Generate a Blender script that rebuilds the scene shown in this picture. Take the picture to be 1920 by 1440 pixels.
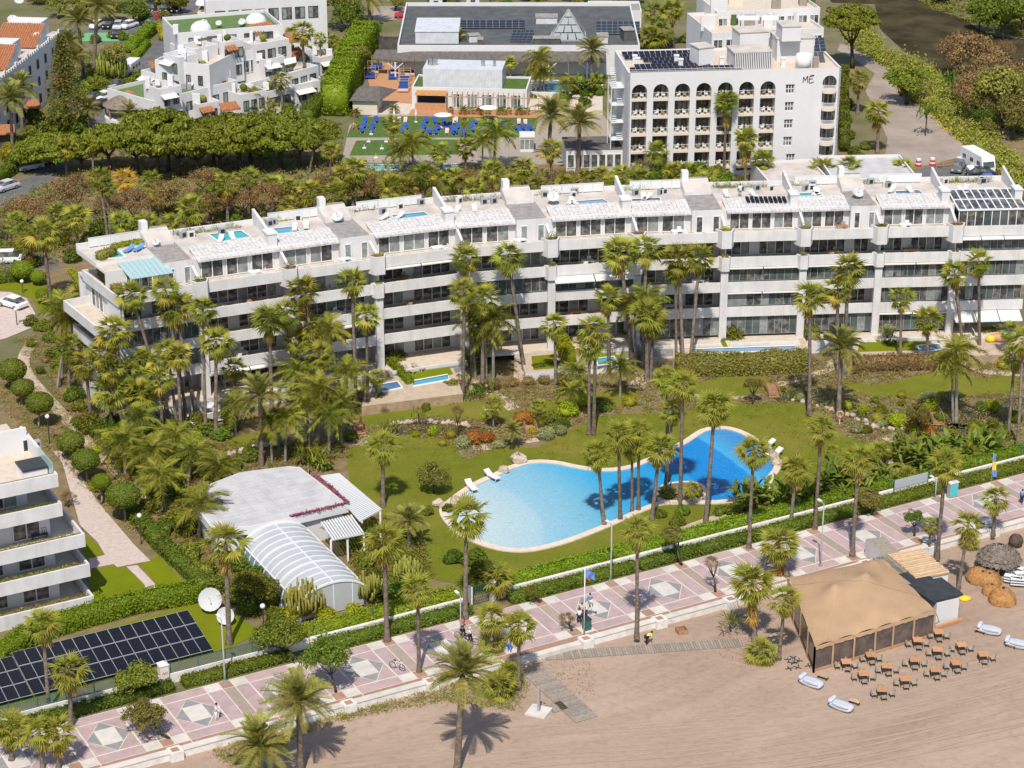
import bpy, math, random
import numpy as np
from mathutils import Vector, Matrix, Euler
random.seed(7)
for _o in list(bpy.data.objects): bpy.data.objects.remove(_o)
S = bpy.context.scene
R = math.radians
# ---------------------------------------------------------------- camera, sky, sun, exposure
FPX, PITCH, CAMH = 4077.0, R(22.4), 100.0
cam = bpy.data.cameras.new('camera'); camo = bpy.data.objects.new('camera', cam); S.collection.objects.link(camo)
cam.sensor_fit = 'HORIZONTAL'; cam.sensor_width = 36.0; cam.lens = 36.0 * FPX / 1920.0
cam.clip_start = 1.0; cam.clip_end = 20000.0
camo.location = (0, 0, CAMH); camo.rotation_euler = (R(90) - PITCH, 0, 0)
S.camera = camo
SUN_EL, SUN_AZ = R(54.5), R(6.0)            # the sun stands behind the camera, a little to its left
W = bpy.data.worlds.new('World'); S.world = W; W.use_nodes = True
_nt = W.node_tree; _bg = _nt.nodes['Background']; _sk = _nt.nodes.new('ShaderNodeTexSky')
_sk.sky_type = 'NISHITA'; _sk.sun_disc = False; _sk.sun_elevation = SUN_EL; _sk.sun_rotation = R(180) + SUN_AZ
_nt.links.new(_sk.outputs[0], _bg.inputs[0]); _bg.inputs[1].default_value = 0.145
_sl = bpy.data.lights.new('sun', 'SUN'); _sl.energy = 4.85; _sl.angle = R(0.5); _sl.color = (1.0, 0.94, 0.85)
_so = bpy.data.objects.new('sun', _sl); S.collection.objects.link(_so)
_d = Vector((math.sin(SUN_AZ) * math.cos(SUN_EL), math.cos(SUN_AZ) * math.cos(SUN_EL), -math.sin(SUN_EL)))
_so.rotation_euler = _d.to_track_quat('-Z', 'Y').to_euler(); _so.location = (-20, -50, 200)
S.view_settings.view_transform = 'Standard'; S.view_settings.look = 'None'
S.view_settings.exposure = 0.0; S.view_settings.gamma = 1.0; S.view_settings.use_curve_mapping = False
S.render.engine = 'CYCLES'
S.cycles.max_bounces = 6; S.cycles.diffuse_bounces = 3; S.cycles.glossy_bounces = 3
S.cycles.transmission_bounces = 4; S.cycles.transparent_max_bounces = 8
S.cycles.caustics_reflective = False; S.cycles.caustics_refractive = False
# ---------------------------------------------------------------- survey: a point of the photograph at a known height
CT, ST = math.cos(PITCH), math.sin(PITCH)
def U(px, py, z=0.0):
 u = (px - 960) / FPX; v = (py - 720) / FPX
 t = (z - CAMH) / (-ST - v * CT)
 return Vector((u * t, (CT - v * ST) * t, z))
def U2(px, py, z=0.0):
 p = U(px, py, z); return (p.x, p.y)
def hz(base, py):
 """height above a base point that shows at picture row py"""
 v = (py - 720) / FPX
 return CAMH + base.y * (-ST - v * CT) / (CT - v * ST)
AL = R(28.61); PA = Vector((math.cos(AL), math.sin(AL), 0)); PB = Vector((math.sin(AL), -math.cos(AL), 0))
PO = Vector((-27.2745, 169.789, 0)); MODL = 8.13
def TW(t, w, z=0.0):
 p = PO + PA * t + PB * w; return Vector((p.x, p.y, z))
def tw_of(p):
 d = Vector((p[0], p[1], 0)) - PO; return d.dot(PA), d.dot(PB)
# ---------------------------------------------------------------- materials
MT = {}
def lin(c):
 return tuple((x / 12.92 if x <= .04045 else ((x + .055) / 1.055) ** 2.4) for x in c)
def M(name, col, rough=.8, spec=.25, col2=None, vs=.5, vd=4, ramp=(.35, .65), bump=0, bs=8, metal=0, streak=None, orand=0.0, space='pos'):
 m = bpy.data.materials.new(name); m.use_nodes = True; MT[name] = m
 nt = m.node_tree; n = nt.nodes; l = nt.links; p = n['Principled BSDF']
 p.inputs['Roughness'].default_value = rough; p.inputs['Metallic'].default_value = metal
 p.inputs['Specular IOR Level'].default_value = spec
 p.inputs['Base Color'].default_value = (*col, 1)
 geo = n.new('ShaderNodeNewGeometry') if space == 'pos' else n.new('ShaderNodeTexCoord')
 pos = geo.outputs['Position'] if space == 'pos' else geo.outputs['Object']
 src = None
 if col2 is not None:
  no = n.new('ShaderNodeTexNoise'); no.inputs['Scale'].default_value = vs; no.inputs['Detail'].default_value = vd; no.inputs['Roughness'].default_value = .6
  l.new(pos, no.inputs['Vector'])
  cr = n.new('ShaderNodeValToRGB'); cr.color_ramp.elements[0].position = ramp[0]; cr.color_ramp.elements[1].position = ramp[1]
  cr.color_ramp.elements[0].color = (*col, 1); cr.color_ramp.elements[1].color = (*col2, 1)
  l.new(no.outputs['Fac'], cr.inputs[0]); src = cr.outputs[0]
 if streak:       # rain streaks running down: (colour, amount, horizontal scale)
  mp = n.new('ShaderNodeMapping'); mp.inputs['Scale'].default_value = (streak[2], streak[2], streak[2] * .07); l.new(pos, mp.inputs['Vector'])
  no = n.new('ShaderNodeTexNoise'); no.inputs['Scale'].default_value = 1; no.inputs['Detail'].default_value = 5; no.inputs['Roughness'].default_value = .65; l.new(mp.outputs[0], no.inputs['Vector'])
  mr = n.new('ShaderNodeMapRange'); mr.inputs[1].default_value = .46; mr.inputs[2].default_value = .8; mr.inputs[3].default_value = 0; mr.inputs[4].default_value = streak[1]; l.new(no.outputs['Fac'], mr.inputs[0])
  mx = n.new('ShaderNodeMix'); mx.data_type = 'RGBA'; l.new(mr.outputs[0], mx.inputs[0])
  if src: l.new(src, mx.inputs[6])
  else: mx.inputs[6].default_value = (*col, 1)
  mx.inputs[7].default_value = (*streak[0], 1); src = mx.outputs[2]
 if orand:
  oi = n.new('ShaderNodeObjectInfo'); hs = n.new('ShaderNodeHueSaturation')
  mr = n.new('ShaderNodeMapRange'); mr.inputs[3].default_value = 1 - orand; mr.inputs[4].default_value = 1 + orand; l.new(oi.outputs['Random'], mr.inputs[0]); l.new(mr.outputs[0], hs.inputs['Value'])
  if src: l.new(src, hs.inputs['Color'])
  else: hs.inputs['Color'].default_value = (*col, 1)
  src = hs.outputs[0]
 if src: l.new(src, p.inputs['Base Color'])
 if bump:
  no = n.new('ShaderNodeTexNoise'); no.inputs['Scale'].default_value = bs; no.inputs['Detail'].default_value = 6; l.new(pos, no.inputs['Vector'])
  b = n.new('ShaderNodeBump'); b.inputs['Strength'].default_value = 1; b.inputs['Distance'].default_value = bump
  l.new(no.outputs['Fac'], b.inputs['Height']); l.new(b.outputs[0], p.inputs['Normal'])
 return m
def LEAF(name, a, b, trans=.3, hue=.03, val=.25, c=None):
 """foliage: every leaf its own tone, every plant its own tint"""
 a, b, c = [x and (min(x[0] * 1.85, .5), min(x[1] * 1.68, .5), x[2] * 1.0) for x in (a, b, c)]
 m = bpy.data.materials.new(name); m.use_nodes = True; MT[name] = m
 nt = m.node_tree; n = nt.nodes; l = nt.links
 for x in list(n): n.remove(x)
 out = n.new('ShaderNodeOutputMaterial'); geo = n.new('ShaderNodeNewGeometry'); oi = n.new('ShaderNodeObjectInfo')
 cr = n.new('ShaderNodeValToRGB'); cr.color_ramp.elements[0].color = (*a, 1); cr.color_ramp.elements[1].color = (*b, 1)
 if c: e = cr.color_ramp.elements.new(.93); e.color = (*b, 1); cr.color_ramp.elements[2].color = (*c, 1)
 l.new(geo.outputs['Random Per Island'], cr.inputs[0])
 hs = n.new('ShaderNodeHueSaturation'); l.new(cr.outputs[0], hs.inputs['Color'])
 m1 = n.new('ShaderNodeMapRange'); m1.inputs[3].default_value = .5 - hue; m1.inputs[4].default_value = .5 + hue; l.new(oi.outputs['Random'], m1.inputs[0]); l.new(m1.outputs[0], hs.inputs['Hue'])
 mm = n.new('ShaderNodeMath'); mm.operation = 'FRACT'; m0 = n.new('ShaderNodeMath'); m0.operation = 'MULTIPLY'; m0.inputs[1].default_value = 7.31; l.new(oi.outputs['Random'], m0.inputs[0]); l.new(m0.outputs[0], mm.inputs[0])
 m2 = n.new('ShaderNodeMapRange'); m2.inputs[3].default_value = 1 - val; m2.inputs[4].default_value = 1 + val; l.new(mm.outputs[0], m2.inputs[0]); l.new(m2.outputs[0], hs.inputs['Value'])
 d = n.new('ShaderNodeBsdfDiffuse'); t = n.new('ShaderNodeBsdfTranslucent'); mix = n.new('ShaderNodeMixShader'); mix.inputs[0].default_value = trans
 g = n.new('ShaderNodeBsdfGlossy'); g.inputs['Roughness'].default_value = .45; g.inputs['Color'].default_value = (.8, .85, .8, 1); mg = n.new('ShaderNodeMixShader'); mg.inputs[0].default_value = .012
 l.new(hs.outputs[0], d.inputs[0]); l.new(hs.outputs[0], t.inputs[0]); l.new(d.outputs[0], mix.inputs[1]); l.new(t.outputs[0], mix.inputs[2])
 l.new(mix.outputs[0], mg.inputs[1]); l.new(g.outputs[0], mg.inputs[2]); l.new(mg.outputs[0], out.inputs[0])
 return m
M('white', (.66, .645, .635), .75, .25, col2=(.57, .555, .55), vs=.5, streak=((.42, .385, .35), .5, 1.2))
M('white2', (.64, .63, .63), .75, .25, col2=(.6, .59, .585), vs=.3, streak=((.56, .53, .5), .28, 1.0))
M('white_clean', (.66, .66, .66), .5, .3)
M('white_stone', (.52, .505, .5), .7, .2, col2=(.42, .41, .41), vs=.6, bump=.01, bs=3)
M('roof_grey', (.36, .33, .3), .9, .2, col2=(.22, .2, .185), vs=1.2, ramp=(.3, .7), bump=.02, bs=6)
M('roof_white', (.55, .5, .45), .85, .2, col2=(.4, .35, .31), vs=.5, vd=8, ramp=(.4, .72))
M('pergola', (.6, .575, .55), .75, .2, col2=(.36, .34, .32), vs=2.5, vd=6, ramp=(.42, .72))
M('terrace', (.6, .52, .43), .8, .2, col2=(.52, .43, .34), vs=1.5)
M('beige', (.62, .55, .45), .8)
M('tile_roof', (.46, .19, .08), .85, .2, col2=(.26, .11, .06), vs=3, bump=.02, bs=10)
M('dark', (.03, .03, .033), .7)
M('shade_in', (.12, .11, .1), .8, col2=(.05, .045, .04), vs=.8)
M('glass_dark', (.05, .052, .052), .08, .5, col2=(.24, .23, .21), vs=1.3, vd=6, ramp=(.44, .7))  # pale noise patches paint reflections and room clutter into the glass colour
M('glass_curtain', (.3, .32, .3), .35, .5, col2=(.16, .18, .17), vs=1.5)
M('glass_green', (.05, .07, .07), .06, .5, col2=(.11, .13, .125), vs=.6)
M('frame_white', (.68, .68, .68), .4, .4)
M('frame_dark', (.04, .04, .04), .4, .4)
M('metal', (.5, .5, .5), .35, .5, metal=.8)
M('metal_grey', (.32, .33, .34), .5, .4)
M('green_metal', (.03, .12, .1), .5, .4)
M('soil', (.26, .175, .1), .95, .1, col2=(.15, .13, .06), vs=.7, vd=8, bump=.05, bs=6)
M('ground', (.2, .16, .1), .95, .1, col2=(.11, .12, .045), vs=.12, vd=9, bump=.08, bs=2)
M('asphalt', (.16, .155, .15), .9, .2, col2=(.1, .1, .1), vs=.4, vd=8, bump=.008, bs=20)
M('gravel', (.36, .3, .25), .95, .1, col2=(.25, .2, .165), vs=.14, vd=9, ramp=(.35, .68), bump=.03, bs=6)
M('path', (.5, .4, .3), .9, .15, col2=(.4, .32, .24), vs=1, bump=.01, bs=12)
M('stone_wall', (.42, .3, .18), .9, .15, col2=(.26, .19, .13), vs=1.4, bump=.04, bs=4)
M('rock', (.5, .38, .27), .9, .15, col2=(.38, .33, .28), vs=1.5, bump=.05, bs=3, orand=.25)
M('pave_pink', (.45, .325, .32), .75, .25, col2=(.34, .26, .25), vs=.8, vd=9, ramp=(.38, .72), bump=.004, bs=9, orand=.06)
M('pave_brown', (.38, .225, .155), .8, .2, col2=(.31, .19, .14), vs=1.5, orand=.08)
M('pave_taupe', (.37, .29, .24), .8, .2, col2=(.31, .25, .21), vs=1.2, orand=.06)
M('pave_white', (.6, .56, .51), .7, .25, col2=(.45, .42, .37), vs=.8, vd=8, ramp=(.4, .75), orand=.05)
M('pave_grey', (.28, .27, .265), .7, .25, col2=(.23, .225, .22), vs=1.1)
M('pave_line', (.64, .57, .5), .75, .2, col2=(.55, .48, .42), vs=1.5)
M('wall_white', (.72, .69, .65), .8, .2, col2=(.55, .5, .45), vs=1.2, vd=7, ramp=(.4, .75), bump=.03, bs=3)
M('brick_path', (.56, .46, .4), .85, .2, col2=(.46, .37, .32), vs=2, bump=.008, bs=10)
M('trunk_palm', (.24, .19, .15), .95, .1, col2=(.12, .09, .07), vs=3, bump=.04, bs=5, orand=.2)
M('trunk_grey', (.3, .27, .23), .9, .1, col2=(.18, .16, .13), vs=2, bump=.03, bs=5, orand=.2)
M('bark', (.12, .09, .065), .95, .1, col2=(.07, .05, .04), vs=2, bump=.03, bs=5)
M('wood', (.4, .22, .11), .7, .25, col2=(.28, .15, .08), vs=3, orand=.12)
M('wood_pale', (.5, .36, .22), .75, .2, col2=(.4, .28, .17), vs=2, orand=.12)
M('wood_orange', (.52, .27, .13), .6, .3, col2=(.44, .22, .11), vs=3, orand=.12)
M('wood_grey', (.33, .28, .23), .85, .15, col2=(.25, .21, .17), vs=3, orand=.15)
M('terracotta', (.5, .2, .1), .8, .2)
M('canvas', (.42, .278, .165), .85, .15, col2=(.36, .235, .14), vs=.35, bump=.01, bs=2)
M('awning', (.64, .61, .57), .8, .15)
M('awning_grey', (.4, .43, .44), .7, .2)
M('blue_fabric', (.03, .08, .3), .8, .2, orand=.1)
M('blue_light', (.12, .26, .5), .7, .2)
M('pink_fabric', (.62, .42, .38), .8, .2)
M('sofa', (.5, .52, .57), .8, .15, col2=(.46, .48, .54), vs=3)
M('rattan', (.4, .35, .27), .8, .2, col2=(.28, .24, .18), vs=8)
M('straw', (.5, .27, .1), .9, .1, col2=(.36, .18, .07), vs=3, bump=.05, bs=5)
M('thatch', (.26, .21, .17), .95, .1, col2=(.15, .12, .1), vs=2, bump=.06, bs=5)
M('shingle', (.15, .13, .12), .9, .15, col2=(.1, .09, .085), vs=1.5, bump=.03, bs=4)
M('black_felt', (.035, .04, .045), .9, .1, col2=(.05, .055, .06), vs=1)
M('solar', (.012, .013, .02), .3, .2)
M('solar_frame', (.42, .43, .45), .4, .5)
M('steel_sheet', (.6, .61, .63), .45, .4, col2=(.5, .51, .54), vs=1)
M('roof_dark', (.075, .08, .085), .85, .2, col2=(.11, .115, .11), vs=.5)
M('turf', (.09, .15, .035), .95, .1, col2=(.07, .115, .03), vs=1)
M('court', (.16, .36, .18), .9, .1); M('roof_green', (.14, .2, .07), .95, .1, col2=(.1, .16, .06), vs=1)
M('red', (.5, .02, .03), .4, .4)
M('yellow', (.75, .5, .03), .6, .3)
M('skin', (.5, .3, .2), .6, .3)
M('cloth_white', (.75, .74, .73), .8)
M('cloth_dark', (.03, .03, .04), .8)
M('cloth_red', (.6, .04, .05), .8)
M('cloth_blue', (.12, .22, .5), .8)
M('cloth_lime', (.6, .75, .05), .8)
M('hair', (.04, .025, .02), .7)
M('rubber', (.02, .02, .02), .8)
M('flower_red', (.55, .06, .05), .7, col2=(.6, .25, .2), vs=5)
M('flower_magenta', (.3, .03, .14), .8, col2=(.2, .09, .06), vs=1.5)
M('flower_yellow', (.65, .5, .02), .8)
M('skirt', (.26, .18, .1), .95, .1, col2=(.16, .11, .07), vs=4)
def grass(name, a, b, c):
 m = M(name, a, .95, .1, col2=b, vs=.35, vd=10, ramp=(.3, .7), bump=.05, bs=7)
 nt = m.node_tree; n = nt.nodes; l = nt.links; p = n['Principled BSDF']; src = p.inputs['Base Color'].links[0].from_socket
 no = n.new('ShaderNodeTexNoise'); no.inputs['Scale'].default_value = .09; no.inputs['Detail'].default_value = 8; no.inputs['Roughness'].default_value = .7
 g = n.new('ShaderNodeNewGeometry'); l.new(g.outputs['Position'], no.inputs['Vector'])
 mr = n.new('ShaderNodeMapRange'); mr.inputs[1].default_value = .45; mr.inputs[2].default_value = .68; mr.inputs[4].default_value = .85; l.new(no.outputs['Fac'], mr.inputs[0])
 mx = n.new('ShaderNodeMix'); mx.data_type = 'RGBA'; mx.inputs[7].default_value = (*c, 1); l.new(mr.outputs[0], mx.inputs[0]); l.new(src, mx.inputs[6]); l.new(mx.outputs[2], p.inputs['Base Color'])
grass('lawn', (.115, .135, .012), (.155, .165, .018), (.21, .175, .035))
grass('lawn_bright', (.13, .165, .004), (.165, .195, .007), (.17, .17, .012))
grass('lawn_far', (.09, .115, .03), (.13, .14, .035), (.16, .13, .05))
LEAF('fan', (.08, .1, .022), (.24, .25, .06), .38, .02, .2, c=(.27, .22, .06))
LEAF('fan_dead', (.2, .13, .055), (.3, .2, .09), .2, .02, .2)
LEAF('fan_gold', (.3, .17, .03), (.42, .26, .06), .3, .02, .1)
LEAF('date', (.1, .115, .045), (.2, .2, .085), .25, .015, .15, c=(.26, .22, .1))
LEAF('queen', (.075, .1, .025), (.165, .18, .04), .3, .02, .2, c=(.25, .2, .05))
LEAF('hedge_dark', (.045, .07, .013), (.09, .125, .025), .25, .015, .15)
LEAF('hedge_lime', (.075, .125, .012), (.145, .2, .022), .3, .015, .15)
LEAF('pine', (.06, .08, .014), (.125, .145, .025), .2, .012, .15)
LEAF('shrub', (.05, .075, .016), (.12, .15, .03), .3, .035, .3)
LEAF('shrub_lime', (.12, .17, .012), (.24, .27, .02), .3, .03, .2)
LEAF('shrub_grey', (.12, .14, .1), (.2, .22, .16), .2, .02, .2)
LEAF('olive', (.08, .085, .03), (.15, .15, .055), .25, .02, .2)
LEAF('brown', (.095, .07, .048), (.165, .115, .08), .2, .015, .2, c=(.13, .12, .05))
LEAF('gold', (.13, .14, .015), (.2, .2, .03), .3, .03, .2)
LEAF('cactus', (.085, .1, .03), (.15, .155, .045), .1, .02, .12)
LEAF('reed', (.1, .15, .03), (.2, .25, .06), .3, .02, .15)
LEAF('banana', (.05, .08, .02), (.13, .165, .035), .3, .02, .2)
LEAF('redleaf', (.16, .06, .03), (.22, .11, .03), .3, .02, .15, c=(.12, .14, .03))
LEAF('lawn_blade', (.06, .09, .012), (.1, .12, .018), .25, 0, 0)
# ---------------------------------------------------------------- mesh helpers
COL = S.collection
def wm(o):
 m = Matrix.LocRotScale(o.location, o.rotation_euler, o.scale)
 return wm(o.parent) @ o.matrix_parent_inverse @ m if o.parent else m
class MB:
 def __init__(s): s.v = []; s.f = []; s.m = []
 def add(s, vs, fs, mi=0):
  b = len(s.v); s.v.extend([tuple(x) for x in vs]); s.f.extend([tuple(b + i for i in f) for f in fs]); s.m.extend([mi] * len(fs)); return s
 def box(s, c, d, rz=0, mi=0, bev=0):
  x, y, z = d[0] / 2, d[1] / 2, d[2] / 2; cs, sn = math.cos(rz), math.sin(rz)
  pts = [(-x, -y, -z), (x, -y, -z), (x, y, -z), (-x, y, -z), (-x, -y, z), (x, -y, z), (x, y, z), (-x, y, z)]
  return s.add([(c[0] + p[0] * cs - p[1] * sn, c[1] + p[0] * sn + p[1] * cs, c[2] + p[2]) for p in pts],
      [(3, 2, 1, 0), (4, 5, 6, 7), (0, 1, 5, 4), (1, 2, 6, 5), (2, 3, 7, 6), (3, 0, 4, 7)], mi)
 def bar(s, a, b, w, h, mi=0):
  """box along a segment a-b (axis through its middle), w wide, h high"""
  a, b = Vector(a), Vector(b); d = (b - a); L = d.length; d.normalize()
  up = Vector((0, 0, 1)) if abs(d.z) < .95 else Vector((1, 0, 0)); r = d.cross(up).normalized() * w / 2; u = r.cross(d).normalized() * h / 2
  P = [a - r - u, a + r - u, a + r + u, a - r + u, b - r - u, b + r - u, b + r + u, b - r + u]
  return s.add(P, [(0, 1, 2, 3), (7, 6, 5, 4), (4, 5, 1, 0), (5, 6, 2, 1), (6, 7, 3, 2), (7, 4, 0, 3)], mi)
 def prism(s, poly, z0, z1, mi=0, mtop=None):
  n = len(poly); a = sum(poly[i][0] * poly[(i + 1) % n][1] - poly[(i + 1) % n][0] * poly[i][1] for i in range(n))
  if a < 0: poly = poly[::-1]
  zt = z1 if hasattr(z1, '__len__') else [z1] * n
  if a < 0 and hasattr(z1, '__len__'): zt = zt[::-1]
  b = len(s.v); s.v.extend([(p[0], p[1], z0) for p in poly] + [(p[0], p[1], zt[i]) for i, p in enumerate(poly)])
  s.f.append(tuple(b + i for i in reversed(range(n)))); s.f.append(tuple(b + n + i for i in range(n)))
  for i in range(n): j = (i + 1) % n; s.f.append((b + i, b + j, b + n + j, b + n + i))
  s.m.extend([mi, mi if mtop is None else mtop] + [mi] * n); return s
 def quad(s, *p, mi=0): return s.add(p, [tuple(range(len(p)))], mi)
 def tube(s, pts, rad, n=8, mi=0, cap=True):
  pts = [Vector(p) for p in pts]; b = len(s.v); k = len(pts)
  if not hasattr(rad, '__len__'): rad = [rad] * k
  for i, p in enumerate(pts):
   d = (pts[min(i + 1, k - 1)] - pts[max(i - 1, 0)]).normalized()
   a = Vector((1, 0, 0)) if abs(d.x) < .9 else Vector((0, 1, 0)); u = d.cross(a).normalized(); w = d.cross(u)
   for j in range(n): t = 2 * math.pi * j / n; s.v.append(tuple(p + (u * math.cos(t) + w * math.sin(t)) * rad[i]))
  for i in range(k - 1):
   for j in range(n): q = (j + 1) % n; s.f.append((b + i * n + j, b + i * n + q, b + i * n + n + q, b + i * n + n + j)); s.m.append(mi)
  if cap: s.f.append(tuple(b + j for j in reversed(range(n)))); s.f.append(tuple(b + (k - 1) * n + j for j in range(n))); s.m.extend([mi, mi])
  return s
 def ball(s, c, r, nu=12, nv=6, mi=0, half=False):
  rx, ry, rz = r if hasattr(r, '__len__') else (r, r, r); b = len(s.v); lo = 0 if half else -math.pi / 2
  for i in range(nv + 1):
   e = lo + (math.pi / 2 - lo) * i / nv
   for j in range(nu): t = 2 * math.pi * j / nu; s.v.append((c[0] + rx * math.cos(e) * math.cos(t), c[1] + ry * math.cos(e) * math.sin(t), c[2] + rz * math.sin(e)))
  for i in range(nv):
   for j in range(nu): q = (j + 1) % nu; s.f.append((b + i * nu + j, b + i * nu + q, b + i * nu + nu + q, b + i * nu + nu + j)); s.m.append(mi)
  return s
 def mesh(s, mats, smooth=False):
  me = bpy.data.meshes.new('mesh'); me.from_pydata(s.v, [], s.f)
  for m in ([mats] if isinstance(mats, str) else mats): me.materials.append(MT[m])
  if len(me.materials) > 1: me.polygons.foreach_set('material_index', s.m)
  if smooth: me.polygons.foreach_set('use_smooth', [True] * len(me.polygons))
  me.update(); return me
 def build(s, name, mats, parent=None, smooth=False, local=False):
  return OB(name, s.mesh(mats, smooth), parent, local)
def OB(name, me, parent=None, local=False, loc=None, rot=None, sc=None):
 o = bpy.data.objects.new(name, me); COL.objects.link(o)
 if loc is not None: o.location = loc
 if rot is not None: o.rotation_euler = rot
 if sc is not None: o.scale = sc
 if parent is not None:
  o.parent = parent
  if not local: o.matrix_parent_inverse = wm(parent).inverted()
 return o
def tag(o, label=None, cat=None, group=None, kind=None):
 if label: o['label'] = label
 if cat: o['category'] = cat
 if group: o['group'] = group
 if kind: o['kind'] = kind
 return o
def thing(name, label, cat, loc=(0, 0, 0), rz=0, group=None, sc=None):
 o = OB(name, None, None, loc=loc, rot=(0, 0, rz), sc=sc); o.empty_display_size = .3
 return tag(o, label, cat, group)
def struct(name, mb, mats, parent=None, smooth=False):
 o = mb.build(name, mats, parent, smooth)
 if parent is None: o['kind'] = 'structure'
 return o
ORD = 'first second third fourth fifth sixth seventh eighth ninth tenth eleventh twelfth thirteenth fourteenth fifteenth sixteenth seventeenth eighteenth nineteenth twentieth'.split()
def ordw(i):
 if i < 20: return ORD[i]
 t = ['twenty', 'thirty', 'forty', 'fifty', 'sixty', 'seventy', 'eighty', 'ninety'][(i + 1) // 10 - 2]; r = (i + 1) % 10
 return t + '-' + ORD[r - 1] if r else t[:-1] + 'ieth'
def sheet(name, px, z, mat, parent=None, zs=0.0, kind='structure'):
 """flat ground sheet through surveyed picture points"""
 pts = [U2(x, y, zs) for x, y in px]; return sheet_w(name, pts, z, mat, parent, kind)
def sheet_w(name, pts, z, mat, parent=None, kind='structure'):
 a = sum(pts[i][0] * pts[(i + 1) % len(pts)][1] - pts[(i + 1) % len(pts)][0] * pts[i][1] for i in range(len(pts)))
 if a < 0: pts = pts[::-1]
 b = MB(); b.add([(x, y, z) for x, y in pts], [tuple(range(len(pts)))])
 o = b.build(name, mat, parent)
 if parent is None: o['kind'] = kind
 return o
def smooth_poly(pts, k=4):
 """closed Catmull-Rom through points"""
 out = []; n = len(pts)
 for i in range(n):
  p0, p1, p2, p3 = [Vector((*pts[(i + j - 1) % n][:2], 0)) for j in range(4)]
  for q in range(k):
   t = q / k; out.append((.5 * ((2 * p1) + (p2 - p0) * t + (2 * p0 - 5 * p1 + 4 * p2 - p3) * t * t + (3 * p1 - p0 - 3 * p2 + p3) * t ** 3))[:2])
 return out
def smooth_line(pts, k=4):
 pts = [Vector((*p[:2], 0)) for p in pts]; P = [pts[0]] + pts + [pts[-1]]; out = []
 for i in range(1, len(P) - 2):
  p0, p1, p2, p3 = P[i - 1:i + 3]
  for q in range(k):
   t = q / k; out.append((.5 * ((2 * p1) + (p2 - p0) * t + (2 * p0 - 5 * p1 + 4 * p2 - p3) * t * t + (3 * p1 - p0 - 3 * p2 + p3) * t ** 3))[:2])
 out.append(tuple(pts[-1][:2])); return out
def offset_line(pts, d):
 out = []
 for i, p in enumerate(pts):
  a = Vector(pts[max(i - 1, 0)][:2]); b = Vector(pts[min(i + 1, len(pts) - 1)][:2]); t = (b - a).normalized(); n = Vector((-t.y, t.x)); out.append(tuple(Vector(p[:2]) + n * d))
 return out
def inset_poly(pts, d):
 n = len(pts); ar = sum(pts[i][0] * pts[(i + 1) % n][1] - pts[(i + 1) % n][0] * pts[i][1] for i in range(n)); sg = 1 if ar > 0 else -1; out = []
 for i in range(n):
  a = Vector(pts[i - 1]); b = Vector(pts[(i + 1) % n]); t = (b - a).normalized(); out.append(tuple(Vector(pts[i]) + Vector((-t.y, t.x)) * d * sg))
 return out
def ribbon(pts, w):
 return offset_line(pts, w / 2) + offset_line(pts, -w / 2)[::-1]
def inpoly(x, y, poly):
 c = False; n = len(poly); j = n - 1
 for i in range(n):
  xi, yi = poly[i][:2]; xj, yj = poly[j][:2]
  if (yi > y) != (yj > y) and x < (xj - xi) * (y - yi) / (yj - yi) + xi: c = not c
  j = i
 return c
# ---------------------------------------------------------------- leaves by the thousand (numpy)
def leafmesh(P, N, size, mat, rng, aspect=.55, core=None, jitter=.5, bend=.0):
 """one kite-shaped leaf at each point P, facing about N"""
 n = len(P); P = np.asarray(P, float); N = np.asarray(N, float) + rng.normal(0, jitter, (n, 3)); N /= np.linalg.norm(N, axis=1)[:, None] + 1e-9
 T = np.cross(N, rng.normal(0, 1, (n, 3))); T /= np.linalg.norm(T, axis=1)[:, None] + 1e-9; B = np.cross(N, T)
 s = (size * rng.uniform(.6, 1.4, n))[:, None]
 V = np.empty((n, 4, 3)); V[:, 0] = P - T * s; V[:, 1] = P + B * s * aspect; V[:, 2] = P + T * s - N * s * bend; V[:, 3] = P - B * s * aspect
 F = np.arange(n * 4).reshape(n, 4)
 return V.reshape(-1, 3), F
def arr_mesh(parts, mats, smooth=False):
 """parts: list of (verts Nx3, quads Mx4 or tris Mx3, material index)"""
 nv = sum(len(v) for v, f, m in parts); me = bpy.data.meshes.new('mesh')
 vs = np.concatenate([v for v, f, m in parts]).astype(np.float32); loops = []; starts = []; mi = []; off = 0; ls = 0
 for v, f, m in parts:
  f = np.asarray(f); k = f.shape[1]; loops.append((f + off).ravel()); starts.append(ls + np.arange(len(f)) * k); ls += f.size; off += len(v); mi.append(np.full(len(f), m))
 loops = np.concatenate(loops).astype(np.int32); starts = np.concatenate(starts).astype(np.int32); mi = np.concatenate(mi).astype(np.int32)
 me.vertices.add(nv); me.vertices.foreach_set('co', vs.ravel()); me.loops.add(len(loops)); me.loops.foreach_set('vertex_index', loops)
 me.polygons.add(len(starts)); me.polygons.foreach_set('loop_start', starts); me.polygons.foreach_set('material_index', mi)
 for m in ([mats] if isinstance(mats, str) else mats): me.materials.append(MT[m])
 me.update(calc_edges=True); me.validate(); return me
def sphere_arr(c, r, nu=10, nv=6):
 b = MB(); b.ball(c, r, nu, nv); return np.array(b.v), np.array(b.f)
def dirs(n, rng, zmin=-1.0):
 z = rng.uniform(zmin, 1, n); t = rng.uniform(0, 2 * np.pi, n); q = np.sqrt(1 - z * z); return np.stack([q * np.cos(t), q * np.sin(t), z], 1)
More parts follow.
